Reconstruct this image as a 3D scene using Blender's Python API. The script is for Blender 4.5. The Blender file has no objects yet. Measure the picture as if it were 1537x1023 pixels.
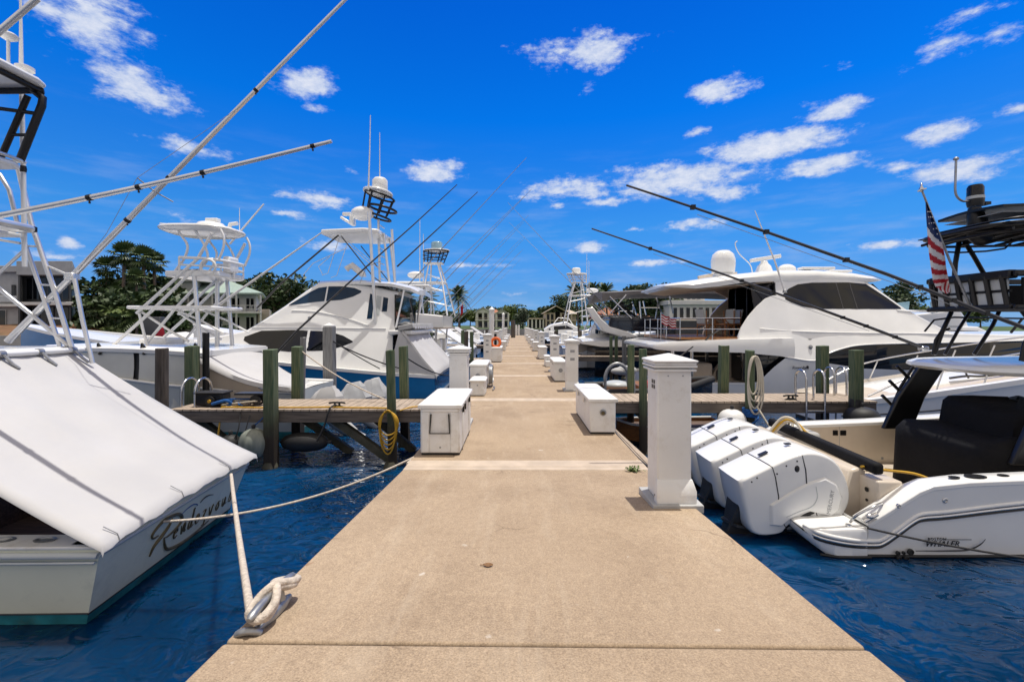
import bpy, bmesh, math, random
from mathutils import Vector, Matrix
SC = bpy.context.scene
COL = SC.collection
PI = math.pi
rnd = random.Random(7)
# the photograph is seen by an eye 1.5 m above the level part of the pier, looking along +Y
F, CX, HY, HC = 683.0, 774.0, 487.0, 1.5
WZ = -1.0                       # water level

def P(px, py, Y):
    """world point seen at a photograph position at the distance Y"""
    return Vector(((px - CX) / F * Y, Y, HC - (py - HY) / F * Y))

def lerp(a, b, t): return a + (b - a) * t

# ---------------------------------------------------------------- materials
MATS = {}
def mat(name, rgb, rough=.5, metal=0., var=.12, scale=4., bump=0., bscale=40., coat=0., stretch=(1, 1, 1), spec=.5, rgb2=None, sheen=0., detail=4., dirt=None):
    m = bpy.data.materials.new(name); m.use_nodes = True
    nt = m.node_tree; N = nt.nodes; L = nt.links
    b = N['Principled BSDF']
    tc = N.new('ShaderNodeTexCoord'); mp = N.new('ShaderNodeMapping')
    mp.inputs['Scale'].default_value = stretch
    L.new(tc.outputs['Object'], mp.inputs[0])
    nz = N.new('ShaderNodeTexNoise'); nz.inputs['Scale'].default_value = scale; nz.inputs['Detail'].default_value = detail
    L.new(mp.outputs[0], nz.inputs['Vector'])
    cr = N.new('ShaderNodeValToRGB')
    c2 = rgb2 or tuple(min(1, c * (1 + var)) for c in rgb)
    c1 = tuple(c * (1 - var) for c in rgb) if not rgb2 else rgb
    cr.color_ramp.elements[0].position = .32; cr.color_ramp.elements[1].position = .68
    cr.color_ramp.elements[0].color = (*c1, 1); cr.color_ramp.elements[1].color = (*c2, 1)
    L.new(nz.outputs[0], cr.inputs[0])
    out = cr.outputs[0]
    if dirt:       # patches of wear: (colour, amount, scale)
        dn = N.new('ShaderNodeTexNoise'); dn.inputs['Scale'].default_value = dirt[2]; dn.inputs['Detail'].default_value = 8; dn.inputs['Roughness'].default_value = .7
        L.new(tc.outputs['Object'], dn.inputs['Vector'])
        dr = N.new('ShaderNodeMapRange'); dr.inputs[1].default_value = .52; dr.inputs[2].default_value = .75; dr.inputs[4].default_value = dirt[1]
        L.new(dn.outputs[0], dr.inputs[0])
        mx = N.new('ShaderNodeMixRGB'); mx.inputs[2].default_value = (*dirt[0], 1)
        L.new(dr.outputs[0], mx.inputs[0]); L.new(out, mx.inputs[1]); out = mx.outputs[0]
    L.new(out, b.inputs['Base Color'])
    b.inputs['Roughness'].default_value = rough; b.inputs['Metallic'].default_value = metal
    b.inputs['Specular IOR Level'].default_value = spec
    b.inputs['Coat Weight'].default_value = coat; b.inputs['Coat Roughness'].default_value = .06
    if sheen: b.inputs['Sheen Weight'].default_value = sheen
    if bump:
        bn = N.new('ShaderNodeTexNoise'); bn.inputs['Scale'].default_value = bscale; bn.inputs['Detail'].default_value = 5
        L.new(mp.outputs[0], bn.inputs['Vector'])
        bp = N.new('ShaderNodeBump'); bp.inputs['Strength'].default_value = bump; bp.inputs['Distance'].default_value = .02
        L.new(bn.outputs[0], bp.inputs['Height']); L.new(bp.outputs[0], b.inputs['Normal'])
    MATS[name] = m
    return m

# ---------------------------------------------------------------- scene tree
TF = {}          # name of a thing -> world matrix
TOP = {}         # name of a child -> name of its thing
LABELS = set()
def props(o, label=None, cat=None, group=None, kind=None):
    if label: o['label'] = label
    if cat: o['category'] = cat
    if group: o['group'] = group
    if kind: o['kind'] = kind
    return o
def thing(name, label, cat, loc=(0, 0, 0), rz=0, group=None, kind=None):
    o = bpy.data.objects.new(name, None); COL.objects.link(o)
    o.location = loc; o.rotation_euler = (0, 0, rz); o.empty_display_size = .2
    TF[o.name] = Matrix.Translation(Vector(loc)) @ Matrix.Rotation(rz, 4, 'Z')
    TOP[o.name] = o.name
    return props(o, label, cat, group, kind)
def kids(o): return [c for c in CH.get(o.name, [])]
CH = {}
def copy_tree(o, parent=None):
    c = o.copy(); COL.objects.link(c)
    if parent: c.parent = parent; CH.setdefault(parent.name, []).append(c)
    for k in kids(o): copy_tree(k, c)
    return c
def dup(o, loc, rz=0, label=None, scale=None):
    c = copy_tree(o); c.location = loc; c.rotation_euler = (0, 0, rz)
    if scale: c.scale = scale if hasattr(scale, '__len__') else (scale,) * 3
    if label: c['label'] = label
    return c

class B:
    """collects shapes; build() links them as one mesh object"""
    def __init__(s): s.v = []; s.f = []; s.m = []
    def add(s, v, f, mi=0):
        n = len(s.v); s.v += [Vector(p) for p in v]
        for q in f: s.f.append([i + n for i in q]); s.m.append(mi)
        return s
    def box(s, c, d, mi=0, rz=0, rot=None):
        x, y, z = d[0] / 2, d[1] / 2, d[2] / 2
        M = rot if rot else Matrix.Rotation(rz, 3, 'Z'); c = Vector(c)
        v = [c + M @ Vector((i * x, j * y, k * z)) for k in (-1, 1) for j in (-1, 1) for i in (-1, 1)]
        return s.add(v, [(0, 2, 3, 1), (4, 5, 7, 6), (0, 1, 5, 4), (2, 6, 7, 3), (0, 4, 6, 2), (1, 3, 7, 5)], mi)
    def bb(s, a, b, mi=0):
        return s.box([(a[i] + b[i]) / 2 for i in range(3)], [abs(a[i] - b[i]) for i in range(3)], mi)
    def loft(s, rings, mi=0, closed=True, caps=True):
        n = len(rings[0]); v = [p for r in rings for p in r]; f = []
        for i in range(len(rings) - 1):
            for j in range(n if closed else n - 1):
                k = (j + 1) % n
                f.append((i * n + j, i * n + k, (i + 1) * n + k, (i + 1) * n + j))
        if caps and closed:
            f.append(tuple(range(n))[::-1]); f.append(tuple((len(rings) - 1) * n + j for j in range(n)))
        return s.add(v, f, mi)
    def tube(s, pts, r, n=8, mi=0, sq=False):
        pts = [Vector(p) for p in pts]; m = len(pts); rr = r if hasattr(r, '__len__') else [r] * m
        rings = []; up = None
        for i, p in enumerate(pts):
            t = (pts[min(i + 1, m - 1)] - pts[max(i - 1, 0)])
            if t.length < 1e-9: t = Vector((0, 0, 1))
            t.normalize()
            if up is None: up = Vector((0, 0, 1)) if abs(t.z) < .9 else Vector((0, 1, 0))
            a = t.cross(up)
            if a.length < 1e-6: a = t.cross(Vector((1, 0, 0)))
            a.normalize(); bq = a.cross(t); bq.normalize(); up = bq
            off = PI / 4 if n == 4 else 0
            rings.append([p + (a * math.cos(2 * PI * k / n + off) + bq * math.sin(2 * PI * k / n + off)) * rr[i] for k in range(n)])
        return s.loft(rings, mi)
    def lathe(s, prof, c, mi=0, n=16, axis=None):
        c = Vector(c); M = axis if axis else Matrix.Identity(3)
        return s.loft([[c + M @ Vector((r * math.cos(2 * PI * k / n), r * math.sin(2 * PI * k / n), z)) for k in range(n)] for r, z in prof], mi)
    def ball(s, c, r, mi=0, n=14, m=9):
        r = r if hasattr(r, '__len__') else (r, r, r)
        c = Vector(c)
        return s.loft([[c + Vector((r[0] * math.sin(t) * math.cos(2 * PI * k / n), r[1] * math.sin(t) * math.sin(2 * PI * k / n), -r[2] * math.cos(t))) for k in range(n)]
                       for t in [PI * (i + .02) / (m + .04) for i in range(m + 1)]], mi)
    def prism(s, poly, y0, y1, mi=0):
        """polygon in XZ extruded along Y"""
        n = len(poly); v = [(x, y0, z) for x, z in poly] + [(x, y1, z) for x, z in poly]
        f = [tuple(range(n)), tuple(range(2 * n - 1, n - 1, -1))] + [(i, (i + 1) % n + 0, (i + 1) % n + n, i + n)[::-1] for i in range(n)]
        return s.add(v, f, mi)
    def slab(s, poly, z0, z1, mi=0):
        """polygon in XY extruded along Z"""
        n = len(poly); v = [(x, y, z0) for x, y in poly] + [(x, y, z1) for x, y in poly]
        f = [tuple(range(n))[::-1], tuple(range(n, 2 * n))] + [(i, (i + 1) % n, (i + 1) % n + n, i + n) for i in range(n)]
        return s.add(v, f, mi)
    def sheet(s, grid, mi=0, th=0.):
        """grid of points [row][col]; th gives it a second skin"""
        r = len(grid); c = len(grid[0]); v = [Vector(p) for row in grid for p in row]
        f = [(i * c + j, i * c + j + 1, (i + 1) * c + j + 1, (i + 1) * c + j) for i in range(r - 1) for j in range(c - 1)]
        if th:
            n = len(v); nrm = [Vector() for _ in v]
            for q in f:
                w = (v[q[1]] - v[q[0]]).cross(v[q[3]] - v[q[0]])
                for k in q: nrm[k] += w
            v2 = [p - (w.normalized() if w.length > 1e-12 else Vector((0, 0, 1))) * th for p, w in zip(v, nrm)]
            f2 = [tuple(k + n for k in q[::-1]) for q in f]
            edge = [(i, 0) for i in range(r)] + [(r - 1, j) for j in range(1, c)] + [(i, c - 1) for i in range(r - 2, -1, -1)] + [(0, j) for j in range(c - 2, 0, -1)]
            ids = [i * c + j for i, j in edge]
            f3 = [(ids[k], ids[(k + 1) % len(ids)], ids[(k + 1) % len(ids)] + n, ids[k] + n) for k in range(len(ids))]
            return s.add(v + v2, f + f2 + f3, mi)
        return s.add(v, f, mi)
    def build(s, name, mats, parent=None, smooth=None, bevel=0., seg=2, label=None, cat=None, group=None, kind=None, loc=None):
        me = bpy.data.meshes.new(name)
        if parent is not None:
            M = TF[TOP[parent.name]].inverted(); vs = [M @ p for p in s.v]
        elif loc is not None:
            l = Vector(loc); vs = [p - l for p in s.v]
        else: vs = s.v
        me.from_pydata([tuple(p) for p in vs], [], s.f)
        mats = mats if isinstance(mats, (list, tuple)) else [mats]
        for m in mats: me.materials.append(m)
        me.polygons.foreach_set('material_index', s.m)
        bm = bmesh.new(); bm.from_mesh(me); bmesh.ops.recalc_face_normals(bm, faces=bm.faces); bm.to_mesh(me); bm.free()
        if smooth is not None:
            me.polygons.foreach_set('use_smooth', [True] * len(me.polygons))
            if smooth < 180: me.set_sharp_from_angle(angle=math.radians(smooth))
        me.update()
        o = bpy.data.objects.new(name, me); COL.objects.link(o)
        if parent is not None:
            o.parent = parent; TOP[o.name] = TOP[parent.name]; CH.setdefault(parent.name, []).append(o)
        else:
            if loc is not None: o.location = loc
            TF[o.name] = Matrix.Translation(Vector(loc)) if loc is not None else Matrix.Identity(4); TOP[o.name] = o.name
        if bevel:
            md = o.modifiers.new('bevel', 'BEVEL'); md.width = bevel; md.segments = seg; md.limit_method = 'ANGLE'; md.angle_limit = math.radians(40)
            md.harden_normals = False
            if smooth is None:
                me.polygons.foreach_set('use_smooth', [True] * len(me.polygons)); me.set_sharp_from_angle(angle=math.radians(35))
        return props(o, label, cat, group, kind)

def rough_pts(pts, step):
    """resample a polyline"""
    out = []
    for a, b in zip(pts[:-1], pts[1:]):
        a = Vector(a); b = Vector(b); n = max(1, int((b - a).length / step))
        out += [a.lerp(b, i / n) for i in range(n)]
    return out + [Vector(pts[-1])]
def smooth_path(pts, n=6):
    """Catmull-Rom"""
    p = [Vector(q) for q in pts]; p = [p[0] * 2 - p[1]] + p + [p[-1] * 2 - p[-2]]; out = []
    for i in range(1, len(p) - 2):
        for k in range(n):
            t = k / n; a, b, c, d = p[i - 1], p[i], p[i + 1], p[i + 2]
            out.append(.5 * ((2 * b) + (c - a) * t + (2 * a - 5 * b + 4 * c - d) * t * t + (3 * b - a - 3 * c + d) * t ** 3))
    return out + [p[-2]]
def sag(a, b, d, n=16):
    a = Vector(a); b = Vector(b)
    return [a.lerp(b, i / n) - Vector((0, 0, 4 * d * (i / n) * (1 - i / n))) for i in range(n + 1)]

# hull: stations (x, half beam at sheer, z sheer, half beam at chine, z chine, z keel) along X
def hull_rings(st, yc, k=5, flare=.0):
    R = []
    for x, hs, zs, hc, zc, zk in st:
        side = []
        for i in range(k + 1):
            t = i / k; w = lerp(hs, hc, t) - flare * math.sin(PI * t) * (hs - hc); side.append((w, lerp(zs, zc, t)))
        R.append([(x, yc - w, z) for w, z in side] + [(x, yc, zk)] + [(x, yc + w, z) for w, z in side[::-1]])
    return R
def add_hull(b, st, yc, mi=0, mboot=1, mbottom=2, flare=.0, k=6, boot=None):
    R = hull_rings(st, yc, k, flare); n = len(R[0]); base = len(b.v)
    b.v += [Vector(p) for r in R for p in r]
    for i in range(len(R) - 1):
        for j in range(n - 1):
            below = (k <= j <= k + 1); bt = j in (k - 1, k + 2)
            b.f.append([base + i * n + j, base + i * n + j + 1, base + (i + 1) * n + j + 1, base + (i + 1) * n + j]); b.m.append(mbottom if below else (mboot if bt else mi))
    for e in (0, len(R) - 1):
        half = n // 2          # keel index
        for j in range(half):
            q = [e * n + j, e * n + j + 1, e * n + n - 2 - j, e * n + n - 1 - j]
            b.f.append([base + t for t in (q if q[1] != q[2] else [q[0], q[1], q[3]])]); b.m.append(mbottom if j >= k else (mboot if j == k - 1 else mi))
    return b
def sheer(st, yc, s, dz=0., dy=0.):
    return [(x, yc + s * (hs + dy), zs + dz) for x, hs, zs, hc, zc, zk in st]
def deck(b, st, yc, mi, x0=-1e9, x1=1e9, inset=0., dz=0., crown=.0):
    R = [[(x, yc - hs + inset, zs + dz), (x, yc - (hs - inset) * .5, zs + dz + crown * .75), (x, yc, zs + dz + crown), (x, yc + (hs - inset) * .5, zs + dz + crown * .75), (x, yc + hs - inset, zs + dz)] for x, hs, zs, *_ in st if x0 <= x <= x1]
    return b.sheet(R, mi)
# superstructure: stations (x, z bottom, z top, half width bottom, half width top, corner radius, crown)
def body_ring(s, yc, k=4):
    x, zb, zt, wb, wt, r, cr = s; h = zt - zb; r = min(r, h * .9, wt * .8)
    L = [(-lerp(wb, wt, i / k * (1 - r / max(h, 1e-6))), zb + (h - r) * i / k) for i in range(k + 1)]
    we = L[-1][0]
    L += [(we + r * (1 - math.cos(a)), zt - r + r * math.sin(a)) for a in (PI / 8, PI / 4, 3 * PI / 8, PI / 2)]
    e = L[-1][0]
    L += [(e * .5, zt + cr * .75), (0, zt + cr)]
    full = L + [(-y, z) for y, z in L[:-1][::-1]]
    return [(x, yc + y, z) for y, z in full]
def add_body(b, st, yc, mi=0):
    return b.loft([body_ring(s, yc) for s in st], mi)
def half_at(st, x, z):
    q = None
    for a, c in zip(st[:-1], st[1:]):
        lo, hi = (a, c) if a[0] <= c[0] else (c, a)
        if lo[0] - 1e-6 <= x <= hi[0] + 1e-6:
            t = (x - lo[0]) / max(1e-9, hi[0] - lo[0]); q = [lerp(lo[i], hi[i], t) for i in range(7)]; break
    if q is None: q = min(st, key=lambda s: abs(s[0] - x))
    h = max(1e-6, q[2] - q[1]); r = min(q[5], h * .9, q[4] * .8)
    if z <= q[2] - r: return lerp(q[3], q[4], (z - q[1]) / h)
    sa = min(1, (z - q[2] + r) / max(r, 1e-6)); return lerp(q[3], q[4], 1 - r / h) - r * (1 - math.sqrt(max(0, 1 - sa * sa)))
def skin(b, st, yc, side, cols, off=.006, th=.03, mi=0, k=4):
    """panel laid on the side of a body: cols = (x, z low, z high)"""
    # refine columns
    C = []
    for p, q in zip(cols[:-1], cols[1:]):
        n = max(1, int(abs(q[0] - p[0]) / .35))
        C += [tuple(lerp(p[i], q[i], t / n) for i in range(3)) for t in range(n)]
    C.append(cols[-1])
    g = [[(x, yc + side * (half_at(st, x, lerp(z0, z1, j / k)) + off), lerp(z0, z1, j / k)) for j in range(k + 1)] for x, z0, z1 in C]
    gi = [[(p[0], p[1] - side * th, p[2]) for p in r] for r in g]
    r = len(g); c = k + 1; v = [p for row in g for p in row] + [p for row in gi for p in row]; n = r * c
    f = [(i * c + j, i * c + j + 1, (i + 1) * c + j + 1, (i + 1) * c + j) for i in range(r - 1) for j in range(c - 1)]
    e = [(i, 0) for i in range(r)] + [(r - 1, j) for j in range(1, c)] + [(i, c - 1) for i in range(r - 2, -1, -1)] + [(0, j) for j in range(c - 2, 0, -1)]
    ids = [i * c + j for i, j in e]
    f += [(ids[t], ids[(t + 1) % len(ids)], ids[(t + 1) % len(ids)] + n, ids[t] + n) for t in range(len(ids))]
    return b.add(v, f, mi)

def text_mesh(txt, size, depth=.004, shear=0., spacing=1.):
    """flat writing as vertices/faces in XY (x along the line)"""
    cu = bpy.data.curves.new('writing', 'FONT'); cu.body = txt; cu.size = size; cu.extrude = depth; cu.shear = shear; cu.space_character = spacing; cu.resolution_u = 2
    o = bpy.data.objects.new('writing', cu); COL.objects.link(o)
    me = bpy.data.meshes.new_from_object(o.evaluated_get(bpy.context.evaluated_depsgraph_get()))
    v = [Vector(p.co) for p in me.vertices]; f = [tuple(q.vertices) for q in me.polygons]
    bpy.data.objects.remove(o); bpy.data.curves.remove(cu); bpy.data.meshes.remove(me)
    return v, f
def write(b, txt, size, org, ux, uy, mi=0, depth=.004, shear=0., spacing=1.):
    v, f = text_mesh(txt, size, depth, shear, spacing)
    ux = Vector(ux).normalized(); uy = Vector(uy).normalized(); uz = ux.cross(uy); org = Vector(org)
    return b.add([org + ux * p.x + uy * p.y + uz * p.z for p in v], f, mi)
# ---------------------------------------------------------------- colours
W = mat('white_gelcoat', (.80, .80, .78), .22, coat=.3, var=.04, scale=1.5)
W2 = mat('white_paint', (.74, .74, .72), .45, var=.05, scale=3, dirt=((.42, .36, .27), .55, 4), bump=.06, bscale=30)
CREAM = mat('cream_gelcoat', (.62, .54, .44), .3, coat=.2, var=.04)
LGREY = mat('pale_grey_paint', (.50, .53, .53), .35, var=.06, scale=2)
SAGE = mat('pale_sage_hull_paint', (.76, .76, .60), .4, coat=.05, var=.06, scale=1.2, dirt=((.36, .38, .30), .4, 2.5))
TEAL = mat('teal_boot_paint', (.02, .17, .20), .5, var=.35, scale=6, dirt=((.10, .16, .12), .6, 7))
BLUEH = mat('blue_hull_paint', (.02, .20, .46), .12, coat=.6, var=.05)
NAVY = mat('navy_hull_paint', (.006, .008, .016), .1, coat=.6, var=.1)
BLACK = mat('black_paint', (.007, .007, .008), .35, var=.2, spec=.4)
RUBBER = mat('black_rubber', (.014, .014, .015), .6, var=.2, bump=.1)
VINYL = mat('black_cover_fabric', (.0045, .0045, .0055), .8, var=.3, scale=3, bump=.35, bscale=14, spec=.25)
GLASS = mat('dark_tinted_glass', (.005, .006, .008), .04, var=.3, scale=1, spec=.4)
BGLASS = mat('blue_tinted_glass', (.006, .028, .062), .03, var=.3, scale=1, spec=.25)
CLEARV = mat('pale_clear_screen', (.22, .36, .44), .08, var=.15, spec=.7)
ALU = mat('polished_aluminium', (.74, .74, .73), .36, .75, var=.08)
WALU = mat('white_coated_tube', (.74, .74, .73), .3, var=.05)
STEEL = mat('stainless_steel', (.62, .62, .62), .2, 1., var=.1)
GALV = mat('galvanised_steel', (.34, .35, .36), .45, .8, var=.2, scale=20)
CARBON = mat('dark_pole_paint', (.035, .033, .032), .3, var=.3, scale=8, coat=.3)
TAR = mat('dark_hull_trim', (.02, .02, .022), .5, var=.2)  # dark paint of hull boot bands and bottoms
FABRIC = mat('white_canvas', (.50, .495, .495), .85, var=.05, scale=1.3, bump=.25, bscale=5, sheen=.1, dirt=((.55, .53, .49), .35, 1.6))
GFABRIC = mat('pale_grey_canvas', (.58, .59, .56), .85, var=.08, scale=1.3, bump=.3, bscale=4)
TANSHADE = mat('tan_hull_shade', (.40, .34, .27), .85, var=.08, scale=1.3, bump=.2, bscale=4)
MESHF = mat('sheer_grey_netting', (.42, .43, .44), .8, var=.15, scale=4, bump=.3, bscale=9)
TEAK = mat('varnished_teak', (.30, .13, .045), .35, var=.3, scale=5, stretch=(1, 8, 8), coat=.3)
TEAKD = mat('weathered_teak_boards', (.13, .085, .06), .7, var=.35, scale=4, stretch=(1, 9, 9))
ROPEW = mat('white_rope', (.56, .49, .41), .9, var=.2, scale=40, bump=.5, bscale=90)
ROPEK = mat('dark_rope', (.03, .03, .032), .9, var=.3, scale=40)
ROPEB = mat('blue_rope', (.012, .09, .30), .9, var=.3, scale=30)
HOSEY = mat('yellow_hose', (.52, .30, .02), .45, var=.12, scale=10)
HOSEC = mat('cream_hose', (.55, .50, .40), .5, var=.1)
ORANGE = mat('orange_foam', (.62, .11, .01), .6, var=.1)
RED = mat('flag_red', (.38, .012, .025), .8, var=.1)
FWHITE = mat('flag_white', (.66, .66, .68), .8, var=.05)
FBLUE = mat('flag_blue', (.015, .035, .13), .8, var=.15)
INKG = mat('gold_brown_lettering', (.10, .078, .03), .35, var=.3, scale=14)
INK = mat('black_lettering', (.012, .012, .014), .4, var=.1)
INKGR = mat('grey_lettering', (.30, .31, .32), .4, var=.1)
LEAF = mat('broadleaf_green', (.035, .072, .016), .55, rgb2=(.10, .15, .03), scale=.9, detail=6)
LEAFD = mat('dark_leaf_green', (.018, .040, .011), .55, rgb2=(.055, .09, .022), scale=.8, detail=6)
LEAFL = mat('light_leaf_green', (.06, .105, .02), .55, rgb2=(.15, .19, .045), scale=.9, detail=6)
PALMG = mat('palm_frond_green', (.030, .062, .014), .5, rgb2=(.085, .115, .03), scale=1.3)
BARK = mat('palm_bark', (.16, .12, .085), .9, var=.3, scale=6, bump=.5, bscale=12)
STUCCO = mat('white_stucco', (.66, .65, .61), .8, var=.06, scale=2)
STUCCOG = mat('grey_stucco', (.42, .42, .41), .8, var=.08, scale=2)
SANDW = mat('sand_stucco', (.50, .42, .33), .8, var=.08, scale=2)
CHAR = mat('charcoal_cladding', (.05, .052, .055), .5, var=.15, scale=2)
ROOFG = mat('pale_green_metal_roof', (.34, .43, .36), .45, var=.08, scale=3)
ROOFO = mat('terracotta_roof_tiles', (.36, .15, .075), .8, var=.3, scale=7, bump=.6, bscale=12)
ROOFGR = mat('pale_grey_roof', (.46, .46, .46), .7, var=.1)
DIRT = mat('bare_brown_bank', (.16, .085, .045), .95, var=.3, scale=1.4, bump=.5, bscale=3, dirt=((.09, .10, .03), .5, .6))
LAWN = mat('shore_lawn', (.055, .095, .018), .95, var=.3, scale=.4, bump=.4, bscale=6)
SEAWALL = mat('seawall_concrete', (.40, .37, .32), .9, var=.15, scale=.6)

def wood(name, c1, c2, low=None, z0=0., z1=1.):
    """weathered timber: vertical grain, with growth and wet staining low on a post"""
    m = mat(name, c1, .85, rgb2=c2, scale=5, stretch=(7, 7, .5), bump=.6, bscale=9, detail=8)
    if low:
        nt = m.node_tree; N = nt.nodes; L = nt.links; b = N['Principled BSDF']
        src = b.inputs['Base Color'].links[0].from_socket
        tc = N.new('ShaderNodeTexCoord'); sx = N.new('ShaderNodeSeparateXYZ'); L.new(tc.outputs['Object'], sx.inputs[0])
        nz = N.new('ShaderNodeTexNoise'); nz.inputs['Scale'].default_value = 6; L.new(tc.outputs['Object'], nz.inputs['Vector'])
        ad = N.new('ShaderNodeMath'); ad.operation = 'MULTIPLY_ADD'; ad.inputs[1].default_value = .5; L.new(nz.outputs[0], ad.inputs[0]); L.new(sx.outputs[2], ad.inputs[2])
        mr = N.new('ShaderNodeMapRange'); mr.inputs[1].default_value = z0; mr.inputs[2].default_value = z1; L.new(ad.outputs[0], mr.inputs[0])
        mx = N.new('ShaderNodeMixRGB'); mx.inputs[1].default_value = (*low, 1); L.new(mr.outputs[0], mx.inputs[0]); L.new(src, mx.inputs[2])
        L.new(mx.outputs[0], b.inputs['Base Color'])
    return m
PILEG = wood('green_treated_post', (.045, .085, .045), (.14, .165, .09), (.035, .026, .018), .75, 1.5)
PILEB = wood('old_brown_post', (.05, .042, .034), (.12, .10, .085), (.03, .024, .018), .6, 1.4)
PILEGR = wood('grey_weathered_post', (.15, .15, .15), (.26, .26, .255), (.06, .055, .05), .4, 1.1)
BEAM = mat('weathered_fascia_timber', (.10, .082, .068), .85, rgb2=(.20, .165, .135), scale=3, stretch=(.6, 6, 6), bump=.4, bscale=8, detail=8)
BRACE = mat('damp_brace_timber', (.055, .055, .035), .85, rgb2=(.11, .10, .07), scale=3, stretch=(2, 2, 2), bump=.4, bscale=8)

def board_mat():
    m = mat('sun_bleached_deck_boards', (.30, .24, .18), .9, rgb2=(.47, .38, .295), scale=3, stretch=(8, .7, 1), bump=.4, bscale=12, detail=8)
    nt = m.node_tree; N = nt.nodes; L = nt.links; b = N['Principled BSDF']
    src = b.inputs['Base Color'].links[0].from_socket
    tc = N.new('ShaderNodeTexCoord'); sx = N.new('ShaderNodeSeparateXYZ'); L.new(tc.outputs['Object'], sx.inputs[0])
    mo = N.new('ShaderNodeMath'); mo.operation = 'PINGPONG'; mo.inputs[1].default_value = .075; L.new(sx.outputs[0], mo.inputs[0])
    lt = N.new('ShaderNodeMath'); lt.operation = 'LESS_THAN'; lt.inputs[1].default_value = .006; L.new(mo.outputs[0], lt.inputs[0])
    mx = N.new('ShaderNodeMixRGB'); mx.inputs[2].default_value = (.05, .035, .025, 1); L.new(lt.outputs[0], mx.inputs[0]); L.new(src, mx.inputs[1]); L.new(mx.outputs[0], b.inputs['Base Color'])
    return m
BOARDS = board_mat()

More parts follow.
